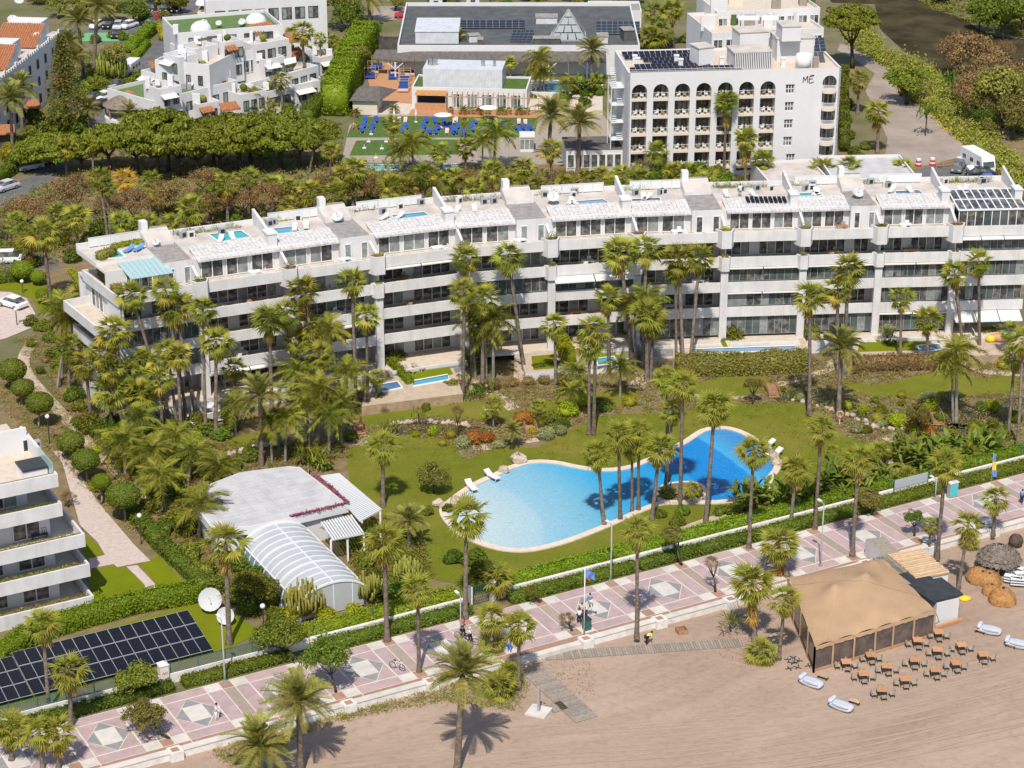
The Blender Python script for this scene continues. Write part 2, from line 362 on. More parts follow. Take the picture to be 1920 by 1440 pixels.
def blob_mesh(seed, mat, n=1600, lobes=14, r=(1, 1, .8), leaf=.09, lob=.42, smoothness=.0, zmin=-.35, core=.72, jitter=.6, sparse=False):
 """a shrub or crown of unit radius: leaves over many uneven lobes round a dark core"""
 rng = np.random.default_rng(seed); r = np.array(r)
 if lobes:
  C = dirs(lobes, rng, zmin) * (1 - lob) * rng.uniform(.75, 1.05, (lobes, 1)); lr = lob * rng.uniform(.7, 1.2, lobes)
  k = rng.integers(0, lobes, n); D = dirs(n, rng, -.6); rad = lr[k] * (rng.uniform(.25, 1, n) ** .4 if not sparse else rng.uniform(0, 1, n) ** .5); P = (C[k] + D * rad[:, None]) * r; N = D + C[k] * .4
 else:
  D = dirs(n, rng, zmin); P = D * rng.uniform(.93, 1.03, n)[:, None] * r; N = D
 V, F = leafmesh(P, N, leaf, mat, rng, jitter=jitter); parts = [(V, F, 0)]
 if core: v, f = sphere_arr((0, 0, 0), tuple(r * core), 9, 6); parts.append((v, f, 0))
 return arr_mesh(parts, mat)
def hedge_mesh(line, width, h, mat, seed, dens=70, leaf=.11, z0=0.0, hvar=.08):
 """clipped hedge along a polyline (world), leaves over top and sides of a solid body"""
 rng = np.random.default_rng(seed); parts = []; line = [Vector(p[:2]) for p in line]
 for a, b in zip(line[:-1], line[1:]):
  d = b - a; L = d.length
  if L < .05: continue
  t = d / L; nr = Vector((-t.y, t.x)); w2 = width / 2
  for side, area in (('top', L * width), ('l', L * h), ('r', L * h), ('e', width * h)):
   n = int(area * dens) + 2; u = rng.uniform(0, L, n); q = rng.uniform(0, 1, n)
   if side == 'top': P = np.stack([u, (q - .5) * width, np.full(n, h)], 1); N = np.tile([0, 0, 1.], (n, 1))
   elif side == 'l': P = np.stack([u, np.full(n, w2), q * h], 1); N = np.tile([0, 1., .2], (n, 1))
   elif side == 'r': P = np.stack([u, np.full(n, -w2), q * h], 1); N = np.tile([0, -1., .2], (n, 1))
   else: e = rng.integers(0, 2, n); P = np.stack([e * L, (q - .5) * width, rng.uniform(0, h, n)], 1); N = np.stack([e * 2. - 1, np.zeros(n), np.zeros(n)], 1)
   P[:, 2] *= 1 + hvar * np.sin(P[:, 0] * 1.3 + seed) * np.sin(P[:, 0] * .37 + 2 * seed); P += rng.normal(0, .05, P.shape)
   V, F = leafmesh(P, N, leaf, mat, rng, jitter=.55)
   W3 = np.empty_like(V); W3[:, 0] = a.x + V[:, 0] * t.x + V[:, 1] * nr.x; W3[:, 1] = a.y + V[:, 0] * t.y + V[:, 1] * nr.y; W3[:, 2] = z0 + V[:, 2]; parts.append((W3, F, 0))
  k = MB(); c = (a + b) / 2; k.box((c.x, c.y, z0 + h * .46), (L, width * .88, h * .9), math.atan2(t.y, t.x)); parts.append((np.array(k.v), np.array(k.f), 0))
 return arr_mesh(parts, mat)
def hedge(label, px, width, h, mat, seed=1, z=0.0, world=False, dens=70, leaf=.11, name='hedge'):
 pts = px if world else [U2(x, y, z) for x, y in px]
 o = OB(name, hedge_mesh(pts, width, h, mat, seed, dens, leaf, z)); return tag(o, label, 'hedge')
# ---------------------------------------------------------------- palms
def fan_frond(seed, dead=False):
 """a fan leaf along +x: stalk, pleated blade, split drooping tips"""
 rng = random.Random(seed); b = MB(); L = rng.uniform(.75, 1.05); n = 13; r1 = rng.uniform(.5, .62); r2 = rng.uniform(1.2, 1.45); sp = R(rng.uniform(72, 88)) if not dead else R(38)
 b.add([(0, -.035, 0), (0, .035, 0), (L, .018, -.1), (L, -.018, -.1), (L * .5, 0, .0)], [(0, 4, 1), (1, 4, 2), (4, 3, 2), (0, 3, 4)])
 hub = (L, 0, -.1); V = [hub]; F = []
 for i in range(n + 1):
  a = -sp + 2 * sp * i / n; z = -.1 + (.05 if i % 2 else -.03) - .16 * (abs(a) / sp) ** 2; V.append((L + r1 * math.cos(a), r1 * math.sin(a), z - .05))
 for i in range(n):
  a = -sp + 2 * sp * (i + .5) / n; q = r2 * rng.uniform(.85, 1.1) * (1 - .15 * (abs(a) / sp)); V.append((L + q * math.cos(a) * .97, q * math.sin(a), -.1 - .12 - .34 * rng.random() - .15 * (abs(a) / sp)))
 for i in range(n): F.append((0, 1 + i, 2 + i)); F.append((1 + i, n + 2 + i, 2 + i))
 b.add(V, F); return b
def pinnate_frond(seed, L=3.2, droop=.55, leaf=.42, n=30, plume=False):
 rng = random.Random(seed); b = MB(); pts = []
 for i in range(9): t = i / 8; pts.append(Vector((L * (t - .12 * t * t), 0, L * (.28 * t - droop * t * t))))
 def at(t): x = t * 8; i = min(int(x), 7); return pts[i].lerp(pts[i + 1], x - i)
 for i in range(8): w0 = .045 * (1 - i / 9); w1 = .045 * (1 - (i + 1) / 9); b.add([pts[i] + Vector((0, w0, 0)), pts[i] - Vector((0, w0, 0)), pts[i + 1] - Vector((0, w1, 0)), pts[i + 1] + Vector((0, w1, 0))], [(0, 1, 2, 3)])
 for i in range(n):
  t = .1 + .9 * i / (n - 1); p = at(t); q = leaf * (.55 + .9 * math.sin(math.pi * min(1, t * .85 + .12))) * rng.uniform(.85, 1.15)
  for s in (-1, 1):
   up = rng.uniform(-.35, .45) if plume else .22; dz = -q * (.55 if plume else .12)
   tip = p + Vector((q * .62, s * q * .78, q * up + dz)); w = .035; m = p.lerp(tip, .5) + Vector((0, 0, q * .1))
   b.add([p + Vector((-w, 0, 0)), m + Vector((-w * 1.3, 0, 0)), tip, m + Vector((w * 1.3, 0, 0)), p + Vector((w, 0, 0))], [(0, 1, 2, 3, 4)])
 return b
FANS = [fan_frond(i) for i in range(5)]; FANSD = [fan_frond(20 + i, True) for i in range(3)]
DATES = [pinnate_frond(40 + i, 3.3, .5, .5, 30) for i in range(3)]; QUEENS = [pinnate_frond(50 + i, 3.3, .72, .75, 34, True) for i in range(3)]
FR = {'fan': [b.mesh('fan') for b in FANS], 'dead': [b.mesh('fan_dead') for b in FANSD], 'date': [b.mesh('date') for b in DATES], 'queen': [b.mesh('queen') for b in QUEENS]}
SRC = {'fan': FANS, 'dead': FANSD, 'date': DATES, 'queen': QUEENS}
def crown_plan(kind, seed, skirt=0):
 """list of (frond kind, variant, matrix) about the top of the trunk"""
 rng = random.Random(seed); out = []; lean = Matrix.Rotation(rng.uniform(-.1, .1), 4, 'X') @ Matrix.Rotation(rng.uniform(-.1, .1), 4, 'Y')
 n, e0, e1, base = {'fan': (rng.randint(24, 34), 80, -52, 'fan'), 'date': (44, 82, -38, 'date'), 'queen': (20, 72, -18, 'queen')}[kind]
 for i in range(n):
  f = i / (n - 1); az = i * 2.39996 + rng.uniform(-.25, .25); el = e0 + (e1 - e0) * f ** .85 + rng.uniform(-7, 7); s = rng.uniform(.85, 1.1) * (.75 + .25 * min(1, f * 3))
  if kind == 'date': el += 14
  m = lean @ Matrix.Translation((0, 0, .28 * (1 - f))) @ Matrix.Rotation(az, 4, 'Z') @ Matrix.Rotation(-R(el), 4, 'Y') @ Matrix.Rotation(rng.uniform(-.5, .5), 4, 'X') @ Matrix.Scale(s, 4); out.append((base, rng.randrange(len(SRC[base])), m))
 if kind == 'fan':
  for i in range(14 + skirt * 10):
   az = i * 2.39996; el = -62 - rng.random() * 24; z = -.1 - (i / 10) * .5 * (1 if skirt else .3)
   out.append(('dead', rng.randrange(3), lean @ Matrix.Translation((0, 0, z)) @ Matrix.Rotation(az, 4, 'Z') @ Matrix.Rotation(-R(el), 4, 'Y') @ Matrix.Scale(rng.uniform(.75, 1.0), 4)))
 return out
def join_plan(plan, mats, order):
 parts = []
 for k, v, m in plan:
  b = SRC[k][v]; A = np.array(b.v); Mx = np.array(m); A = A @ Mx[:3, :3].T + Mx[:3, 3]
  for n in (3, 4, 5):
   fs = [f for f in b.f if len(f) == n]
   if fs: parts.append((A, np.array(fs), order.index(k)))
 return arr_mesh(parts, mats)
PLANS = {}; CROWN = {}
for k in ('fan', 'date', 'queen'):
 for v in range(9 if k == 'fan' else 4):
  PLANS[k, v] = crown_plan(k, 100 + v); CROWN[k, v] = join_plan(PLANS[k, v], ['fan', 'fan_dead'] if k == 'fan' else [k], ['fan', 'dead'] if k == 'fan' else [k])
PLANS['fan', 'skirt'] = crown_plan('fan', 130, 3); CROWN['fan', 'skirt'] = join_plan(PLANS['fan', 'skirt'], ['fan', 'fan_dead'], ['fan', 'dead'])
CROWN['fan', 'gold'] = join_plan(PLANS['fan', 0], ['fan_gold', 'fan_dead'], ['fan', 'dead'])
def trunk_mesh(seed, mat, r0, r1, bulge=1.6, wob=.012, rings=True):
 rng = random.Random(seed); b = MB(); n = 13; pts = []; rad = []; ax, ay = rng.uniform(-wob, wob), rng.uniform(-wob, wob); px = rng.uniform(-3, 3)
 for i in range(n):
  t = i / (n - 1); s = math.sin(t * math.pi); pts.append((ax * s, ay * s, t)); rad.append((r0 + (r1 - r0) * t) * (1 + (bulge - 1) * math.exp(-t * 14)) * (1 + .06 * rng.uniform(-1, 1)))
 b.tube(pts, rad, 9); return b.mesh(mat, True)
TRUNK = {'fan': [trunk_mesh(i, 'trunk_palm', .21, .16) for i in range(4)], 'date': [trunk_mesh(9 + i, 'trunk_palm', .27, .24, 1.4, .02) for i in range(3)], 'queen': [trunk_mesh(19 + i, 'trunk_grey', .2, .14, 1.3) for i in range(3)]}
PALMS = []
def palm_at(kind, crown_px, base_px, zone, sc=1.0, z=0.0, var=None, fronds=False):
 PALMS.append((kind, crown_px, base_px, zone, sc, z, var, fronds))
KINDNAME = {'fan': ('fan_palm', 'fan palm'), 'date': ('date_palm', 'date palm'), 'queen': ('feather_palm', 'feather palm')}
def push_out(b):
 """a palm foot surveyed too close to the building is set in front of it"""
 for i in range(NMOD):
  a, c = FN[i], FN[i + 1]; t = (c - a); L = t.length; t /= L; n = Vector((-t.y, t.x, 0)); u = (b - a).dot(t); d = (b - a).dot(n)
  if -1.5 <= u <= L and -3.2 < d < 13: return b - n * (d + 3.3 + (b.x * 7 % 1) * 1.2)
 r = b - C0; u, d = r.dot(CD), r.dot(CO)
 return b + CO * (3.4 - d) if -.5 < u < 14 and -6 < d < 3.3 else b
def build_palm(i, kind, cpx, bpx, z, sc, var, fronds, label, group):
 base = push_out(U(bpx[0], bpx[1], z)); h = hz(base, cpx[1]) - z
 h = max(h, .5); d = CAMH - z - h; top = U(cpx[0], cpx[1], z + h)
 t = thing(KINDNAME[kind][0], label, 'palm tree', base, 0, group)
 lean = Vector((top.x - base.x, 0, 0))
 tr = OB('trunk', random.Random(i).choice(TRUNK[kind]), t, True); tr.scale = (1, 1, 1)
 q = Vector((lean.x, 0, h)); rot = Vector((0, 0, 1)).rotation_difference(q); L = q.length
 tr.rotation_euler = (rot.to_matrix() @ Matrix.Rotation(i * 1.7, 3, 'Z')).to_euler(); tr.scale = (sc, sc, L)
 v = var if var is not None else i % (9 if kind == 'fan' else 4)
 if fronds:
  cr = OB('crown', None, t, True, loc=q, rot=(0, 0, i * 1.1), sc=(sc, sc, sc)); cr.empty_display_size = .2
  for fk, fv, m in PLANS[kind, v]:
   f = OB('frond', FR[fk][fv], cr, True); l_, r_, s_ = m.decompose(); f.location = l_; f.rotation_euler = r_.to_euler(); f.scale = s_
 else:
  OB('crown', CROWN[kind, v], t, True, loc=q, rot=(0, 0, i * 1.1), sc=(sc, sc, sc))
 return t
# ================================================================ GROUND
def sand_mat():
 m = M('sand', (.41, .31, .235), .95, .1); nt = m.node_tree; n = nt.nodes; l = nt.links; p = n['Principled BSDF']
 g = n.new('ShaderNodeNewGeometry'); mp = n.new('ShaderNodeMapping'); mp.inputs['Rotation'].default_value = (0, 0, -AL - R(2)); l.new(g.outputs['Position'], mp.inputs['Vector'])
 sc = n.new('ShaderNodeMapping'); sc.inputs['Scale'].default_value = (.035, 1.0, 1); l.new(mp.outputs[0], sc.inputs['Vector'])
 dn = n.new('ShaderNodeTexNoise'); dn.inputs['Scale'].default_value = .03; dn.inputs['Detail'].default_value = 2; l.new(g.outputs['Position'], dn.inputs['Vector'])
 ad = n.new('ShaderNodeVectorMath'); ad.operation = 'MULTIPLY_ADD'; ad.inputs[1].default_value = (0, 9, 0); l.new(dn.outputs['Color'], ad.inputs[0]); l.new(sc.outputs[0], ad.inputs[2])
 tr = n.new('ShaderNodeTexNoise'); tr.inputs['Scale'].default_value = .8; tr.inputs['Detail'].default_value = 9; tr.inputs['Roughness'].default_value = .62; l.new(ad.outputs[0], tr.inputs['Vector'])
 bg = n.new('ShaderNodeTexNoise'); bg.inputs['Scale'].default_value = .08; bg.inputs['Detail'].default_value = 8; l.new(g.outputs['Position'], bg.inputs['Vector'])
 fp = n.new('ShaderNodeTexNoise'); fp.inputs['Scale'].default_value = 1.5; fp.inputs['Detail'].default_value = 7; l.new(g.outputs['Position'], fp.inputs['Vector'])
 sp = n.new('ShaderNodeSeparateXYZ'); l.new(mp.outputs[0], sp.inputs[0])
 mr = n.new('ShaderNodeMapRange'); mr.inputs[1].default_value = .38; mr.inputs[2].default_value = .66; l.new(tr.outputs['Fac'], mr.inputs[0])
 ca = n.new('ShaderNodeValToRGB'); ca.color_ramp.elements[0].color = (.342, .248, .187, 1); ca.color_ramp.elements[1].color = (.386, .284, .217, 1); l.new(mr.outputs[0], ca.inputs[0])
 cb = n.new('ShaderNodeMix'); cb.data_type = 'RGBA'; cb.blend_type = 'MULTIPLY'; cb.inputs[0].default_value = .8; l.new(ca.outputs[0], cb.inputs[6])
 cr = n.new('ShaderNodeValToRGB'); cr.color_ramp.elements[0].position = .3; cr.color_ramp.elements[0].color = (.84, .82, .8, 1); cr.color_ramp.elements[1].position = .62; cr.color_ramp.elements[1].color = (1.08, 1.08, 1.08, 1); l.new(bg.outputs['Fac'], cr.inputs[0]); l.new(cr.outputs[0], cb.inputs[7]); fr = n.new('ShaderNodeValToRGB'); fr.color_ramp.elements[0].position = .34; fr.color_ramp.elements[0].color = (.8, .79, .78, 1); fr.color_ramp.elements[1].position = .5; fr.color_ramp.elements[1].color = (1.03, 1.03, 1.03, 1); l.new(fp.outputs['Fac'], fr.inputs[0]); cc = n.new('ShaderNodeMix'); cc.data_type = 'RGBA'; cc.blend_type = 'MULTIPLY'; cc.inputs[0].default_value = .45; l.new(cb.outputs[2], cc.inputs[6]); l.new(fr.outputs[0], cc.inputs[7]); l.new(cc.outputs[2], p.inputs['Base Color'])
 b1 = n.new('ShaderNodeBump'); b1.inputs['Distance'].default_value = .05; l.new(tr.outputs['Fac'], b1.inputs['Height'])
 b2 = n.new('ShaderNodeBump'); b2.inputs['Distance'].default_value = .09; l.new(fp.outputs['Fac'], b2.inputs['Height']); l.new(b1.outputs[0], b2.inputs['Normal']); l.new(b2.outputs[0], p.inputs['Normal'])
sand_mat()
ZB = -0.45
struct('ground', MB().add([TW(-3000, 7.9, -.004), TW(3000, 7.9, -.004), TW(3000, -6000, -.004), TW(-3000, -6000, -.004)], [(0, 1, 2, 3)]), 'ground')
struct('beach', MB().add([TW(-3000, 190, ZB), TW(3000, 190, ZB), TW(3000, 7.7, ZB), TW(-3000, 7.7, ZB)], [(0, 1, 2, 3)]), 'sand')
M('sea', (.02, .07, .1), .1, .5, bump=.05, bs=1)
struct('sea', MB().add([TW(-3000, 4000, ZB - .05), TW(3000, 4000, ZB - .05), TW(3000, 189, ZB - .05), TW(-3000, 189, ZB - .05)], [(0, 1, 2, 3)]), 'sea')
# ---- promenade: a slab of pale joints, every paving panel a piece of its own
prom = struct('promenade', MB().prism([TW(-45, 7.6)[:2], TW(130, 7.6)[:2], TW(130, -1.35)[:2], TW(-45, -1.35)[:2]], -.1, .02), 'pave_line')
def piece(name, pts, mat, z=.034, par=prom):
 MB().prism([TW(*p)[:2] for p in pts], .01, z).build(name, mat, par)
g = .05
def rect(name, t0, t1, w0, w1, mat, z=.034):
 piece(name, [(t0 + g, w0 + g), (t1 - g, w0 + g), (t1 - g, w1 - g), (t0 + g, w1 - g)], mat, z)
for i in range(-5, 15):
 t = i * MODL; a, b, c, d = t, t + 1.42, t + 2.57, t + 3.94; e = t - 4.19; m = (e + a) / 2; rr = random.random
 rect('paving_panel', e, a, -1.3, 0, 'pave_pink'); rect('paving_panel', a, b, -1.3, 0, 'pave_white'); rect('planting_square', b, c, -1.3, 0, 'pave_brown', .028); rect('paving_panel', c, d, -1.3, 0, 'pave_white')
 rect('paving_panel', b, c, 0, 5.4, 'pave_taupe'); rect('paving_panel', a, b, 0, 5.4, 'pave_pink'); rect('paving_panel', c, d, 0, 5.4, 'pave_pink')
 rect('paving_panel', e, a, 5.4, 6.7, 'pave_pink'); rect('paving_panel', a, b, 5.4, 6.7, 'pave_white'); rect('planting_square', b, c, 5.4, 6.7, 'pave_brown', .028); rect('paving_panel', c, d, 5.4, 6.7, 'pave_white')
 rect('border_strip', e, d, 6.7, 7.6, 'pave_brown')
 D = [(m, .1), (a - .1, 2.7), (m, 5.3), (e + .1, 2.7)]; Wr = [(m - .93, 1.4), (m + .93, 1.4), (m + .93, 4.0), (m - .93, 4.0)]
 for (x, y), cn, q0, q1 in (((e + g, g), 0, D[3], D[0]), ((a - g, g), 0, D[0], D[1]), ((a - g, 5.4 - g), 0, D[1], D[2]), ((e + g, 5.4 - g), 0, D[2], D[3])):
  cx, cy = (x + q0[0] + q1[0]) / 3, (y + q0[1] + q1[1]) / 3; piece('paving_panel', [(p[0] + (cx - p[0]) * .05, p[1] + (cy - p[1]) * .05) for p in ((x, y), q0, q1)], 'pave_pink')
 for v, q0, q1 in ((D[0], Wr[0], Wr[1]), (D[1], Wr[1], Wr[2]), (D[2], Wr[2], Wr[3]), (D[3], Wr[3], Wr[0])):
  cx, cy = (v[0] + q0[0] + q1[0]) / 3, (v[1] + q0[1] + q1[1]) / 3; piece('diamond_panel', [(p[0] + (cx - p[0]) * .035, p[1] + (cy - p[1]) * .035) for p in (v, q0, q1)], 'pave_grey')
 piece('diamond_panel', Wr, 'pave_white', .037)
# ---- sea wall in bays with piers
sw = thing('sea_wall', 'low white sea wall with square piers between promenade and beach', 'wall', TW(40, 8))
for i in range(-5, 15):
 t0, t1 = i * MODL + 2.6, (i + 1) * MODL + 1.4
 if 24 < t0 < 32: MB().prism([TW(t0, 7.6)[:2], TW(t1 + 1.2, 7.6)[:2], TW(t1 + 1.2, 8.3)[:2], TW(t0, 8.3)[:2]], ZB - .3, .045).build('kerb', 'pave_white', sw); continue
 MB().prism([TW(t0, 7.62)[:2], TW(t1, 7.62)[:2], TW(t1, 8.28)[:2], TW(t0, 8.28)[:2]], ZB - .3, .22).build('wall_bay', 'wall_white', sw)
 MB().prism([TW(t0, 7.58)[:2], TW(t1, 7.58)[:2], TW(t1, 8.34)[:2], TW(t0, 8.34)[:2]], .223, .30).build('coping', 'pave_white', sw)
for i in range(-5, 15):
 t0 = i * MODL + 1.4
 if 24 < t0 < 27: continue
 p = MB().prism([TW(t0, 7.55)[:2], TW(t0 + 1.18, 7.55)[:2], TW(t0 + 1.18, 8.7)[:2], TW(t0, 8.7)[:2]], ZB - .3, .42).build('pier', 'wall_white', sw)
 MB().prism([TW(t0 + .25, 7.8)[:2], TW(t0 + .93, 7.8)[:2], TW(t0 + .93, 8.45)[:2], TW(t0 + .25, 8.45)[:2]], .41, .44).build('pier_tile', 'pave_brown', p)
# ---- hedges and garden wall behind the promenade
tg0, tg1 = tw_of(U(868, 1120))[0] - .3, tw_of(U(905, 1120))[0] + .6
gw = thing('garden_wall', 'low rough white garden wall running between the two promenade hedges', 'wall', TW(40, -3.4))
for a, b in ((-45, tg0), (tg1, 122)): MB().prism([TW(a, -3.25)[:2], TW(b, -3.25)[:2], TW(b, -3.6)[:2], TW(a, -3.6)[:2]], -.1, .95).build('wall_length', 'wall_white', gw)
def hrun(t0, t1, w): n = max(1, int((t1 - t0) / 6)); return [TW(t0 + (t1 - t0) * k / n, w)[:2] for k in range(n + 1)]
tx = lambda x, y: tw_of(U(x, y))[0]
for lab, a, b, w, wd, h, mt, sd in (
 ('clipped dark hedge along the promenade kerb below the solar panels', -45, -2.5, -2.25, 1.2, .85, 'hedge_dark', 1),
 ('clipped dark hedge along the promenade kerb beside the lattice fence', -1.5, 9, -2.25, 1.2, .85, 'hedge_dark', 11),
 ('clipped dark hedge along the promenade kerb in front of the glazed pool vault', 12, tg0 - .5, -2.2, 1.25, 1.0, 'hedge_dark', 2),
 ('clipped dark hedge along the promenade kerb right of the garden gate', tg1 + 1.2, tx(1180, 1060), -2.2, 1.25, 1.0, 'hedge_dark', 3),
 ('long clipped dark hedge along the kerb below the big pool', tx(1190, 1060), tx(1640, 955), -2.2, 1.25, 1.0, 'hedge_dark', 4),
 ('clipped dark hedge along the kerb by the grey banner', tx(1645, 950), 122, -2.2, 1.25, 1.0, 'hedge_dark', 5),
 ('bright green hedge behind the white garden wall left of the gate', 10.5, tg0 - .6, -4.5, 1.7, 1.55, 'hedge_lime', 6),
 ('bright green hedge behind the garden wall below the kidney pool', tg1 + 1.4, tx(1470, 990), -4.5, 1.6, 1.55, 'hedge_lime', 7),
 ('bright green hedge behind the garden wall below the strelitzia clumps', tx(1475, 990), 122, -4.5, 1.5, 1.6, 'hedge_lime', 8)):
 hedge(lab, hrun(a, b, w), wd, h, mt, sd, 0, True)
def lattice(label, t0, t1, w, z0, h):
 f = thing('lattice_fence', label, 'fence', TW(t0, w)); n = max(1, round((t1 - t0) / 2.6))
 for k in range(n + 1):
  t = t0 + (t1 - t0) * k / n; MB().bar(TW(t, w, z0), TW(t, w, z0 + h + .08), .08, .08).build('post', 'green_metal', f)
 for k in range(n):
  a, b = t0 + (t1 - t0) * k / n + .05, t0 + (t1 - t0) * (k + 1) / n - .05; m = MB(); L = b - a; st = .26; c = MB()
  for q in (z0 + .04, z0 + h): m.bar(TW(a, w, q), TW(b, w, q), .05, .05)
  s = -h
  while s < L:
   for sg in (0, 1):
    x0, x1 = max(s, 0), min(s + h, L)
    if x1 > x0: u0, u1 = (x0 - s), (x1 - s); m.bar(TW(a + x0, w + .02 * sg, z0 + (u0 if sg else h - u0)), TW(a + x1, w + .02 * sg, z0 + (u1 if sg else h - u1)), .05, .012)
   s += st
  m.build('lattice_panel', 'green_metal', f)
lattice('green lattice fence on the white wall right of the graffiti pillar', -2.2, 8.4, -3.42, .955, 1.0)
lattice('green lattice fence along the wall left of the graffiti pillar', -30, -4.2, -3.42, .955, 1.0)
gp = MB().prism([TW(-3.3, -3.0)[:2], TW(-2.5, -3.0)[:2], TW(-2.5, -3.8)[:2], TW(-3.3, -3.8)[:2]], 0, 2.1); c0 = TW(-2.9, -3.4); gp.add([TW(-3.38, -2.92, 2.1), TW(-2.42, -2.92, 2.1), TW(-2.42, -3.88, 2.1), TW(-3.38, -3.88, 2.1), TW(-2.9, -3.4, 2.45)], [(0, 1, 4), (1, 2, 4), (2, 3, 4), (3, 0, 4), (3, 2, 1, 0)])
gpo = gp.build('gate_pillar', 'wall_white'); tag(gpo, 'white square pillar with pyramid cap and red scrawl between the lattice fences', 'pillar')
sc_ = MB()
for q in range(5): sc_.bar(TW(-3.15 + q * .1, -2.985, 1.2 + .2 * (q % 2)), TW(-3.0 + q * .1, -2.985, 1.45 - .22 * (q % 2)), .01, .035)
sc_.build('scrawl', 'red', gpo)
# ---- garden soil, lawns, paths
sheet('garden_bed', [(60, 600), (700, 640), (1200, 640), (1930, 610), (1930, 905), (1700, 940), (1300, 1040), (900, 1150), (500, 1190), (380, 1060), (150, 840)], .004, 'soil')
struct('far_lawn', MB().add([(-70, 268, .004), (95, 275, .004), (110, 300, .004), (60, 345, .004), (-75, 345, .004)], [(0, 1, 2, 3, 4)]), 'soil')
LAWN1 = [(652, 848), (700, 828), (760, 814), (845, 828), (870, 862), (905, 848), (950, 838), (1010, 838), (1080, 802), (1140, 778), (1250, 775), (1330, 760), (1500, 756), (1528, 785), (1575, 812), (1640, 835), (1692, 828), (1690, 858), (1600, 885), (1552, 905), (1500, 975), (1400, 1005), (1250, 1040), (1080, 1078), (985, 1095), (880, 1117), (855, 1095), (805, 1080), (790, 1010), (720, 970), (665, 925)]
def slawn(name, px, z=.03, mat='lawn', par=None):
 return sheet_w(name, smooth_poly([U2(*p) for p in px], 4), z, mat, par)
slawn('lawn', LAWN1)
slawn('lawn', [(650, 778), (700, 767), (780, 766), (850, 756), (890, 752), (945, 762), (975, 770), (1050, 746), (1120, 735), (1200, 733), (1185, 760), (1100, 772), (1050, 792), (960, 790), (880, 786), (800, 782), (740, 792), (690, 802)])
slawn('lawn', [(1290, 722), (1380, 702), (1440, 708), (1448, 728), (1400, 740), (1300, 742)])
slawn('lawn', [(1580, 716), (1640, 722), (1690, 712), (1750, 697), (1800, 700), (1830, 710), (1910, 703), (1905, 735), (1800, 746), (1740, 752), (1680, 746), (1600, 737)])
slawn('lawn', [(430, 822), (500, 810), (512, 828), (440, 842)])
slawn('lawn', [(1660, 885), (1700, 870), (1760, 862), (1760, 885), (1690, 905)])
def path(name, px, w, mat='path', z=.045):
 return sheet_w(name, ribbon(smooth_line([U2(*p) for p in px], 5), w), z, mat)
for px, w in (([(862, 705), (900, 722), (930, 742), (965, 768)], 1.7), ([(868, 735), (895, 722)], 2.2), ([(1000, 830), (985, 815)], 1.6), ([(1455, 722), (1510, 708), (1553, 692), (1562, 675)], 1.3), ([(1830, 695), (1870, 700), (1925, 702)], 1.4), ([(1822, 660), (1826, 695)], 2.0),
    ([(1215, 655), (1240, 690), (1205, 712), (1190, 730)], 2.0), ([(1235, 690), (1270, 700)], 2), ([(1270, 738), (1340, 746), (1400, 745), (1445, 738)], .9), ([(1660, 826), (1690, 815)], 1.6), ([(887, 838), (918, 838)], 1.9), ([(1650, 868), (1690, 862), (1720, 852)], 1.2), ([(655, 795), (680, 815), (670, 835)], 1.6), ([(60, 640), (45, 690), (110, 770), (165, 830), (230, 895), (300, 960)], 1.5), ([(1240, 1010), (1300, 985), (1360, 965)], 1.0)): path('path', px, w)
M('stream_water', (.035, .04, .03), .12, .5, col2=(.06, .055, .035), vs=.4, bump=.02, bs=3)
for px, w in (([(735, 808), (800, 802), (860, 806), (900, 812)], 3.0), ([(1450, 745), (1520, 738), (1560, 752), (1600, 772), (1650, 790), (1700, 792), (1730, 800), (1790, 795), (1830, 775), (1880, 760), (1930, 752)], 3.2), ([(1800, 795), (1815, 830), (1830, 850), (1800, 860), (1770, 850)], 3.0), ([(420, 868), (460, 850), (510, 845), (560, 850)], 2.6)):
 sheet_w('stream', ribbon(smooth_line([U2(*p) for p in px], 5), w), .05, 'stream_water')
ROCKM = []
for k in range(4):
 rg = random.Random(k); b = MB(); b.ball((0, 0, .25), (.5, .4, .38), 8, 5); b.v = [(x * rg.uniform(.75, 1.2), y * rg.uniform(.75, 1.2), z * rg.uniform(.75, 1.2)) for x, y, z in b.v]; ROCKM.append(b.mesh('rock'))
ROCKS = []
def rocks(px, n, s0, s1, where):
 L = smooth_line([U2(*p) for p in px], 6); seg = [Vector(p) for p in L]
 for k in range(n):
  f = (k + random.random() * .6) / n * (len(seg) - 1); i = min(int(f), len(seg) - 2); p = seg[i].lerp(seg[i + 1], f - i); s = random.uniform(s0, s1)
  o = OB('rock', ROCKM[k % 4], None, loc=(p.x + random.uniform(-.2, .2), p.y + random.uniform(-.2, .2), .02), rot=(0, 0, random.random() * 6), sc=(s, s, s)); ROCKS.append(o)
  tag(o, '%s pale rock from the left %s' % (ordw(k), where), 'rock', 'rocks ' + where)
rocks([(732, 796), (800, 793), (885, 801)], 26, .5, .9, 'edging the small stream above the lawn')
rocks([(1490, 752), (1560, 770), (1610, 790), (1650, 806), (1710, 806)], 20, .5, 1.0, 'on the stream bank by the date palms')
rocks([(430, 858), (470, 842), (520, 836)], 12, .6, 1.1, 'along the stream by the pool house')
rocks([(820, 945), (850, 950), (960, 873), (985, 872)], 6, 1.1, 2.0, 'standing by the pool coping')
rocks([(1432, 835), (1447, 858), (1462, 875)], 7, .9, 1.4, 'piled on the coping at the deep end')
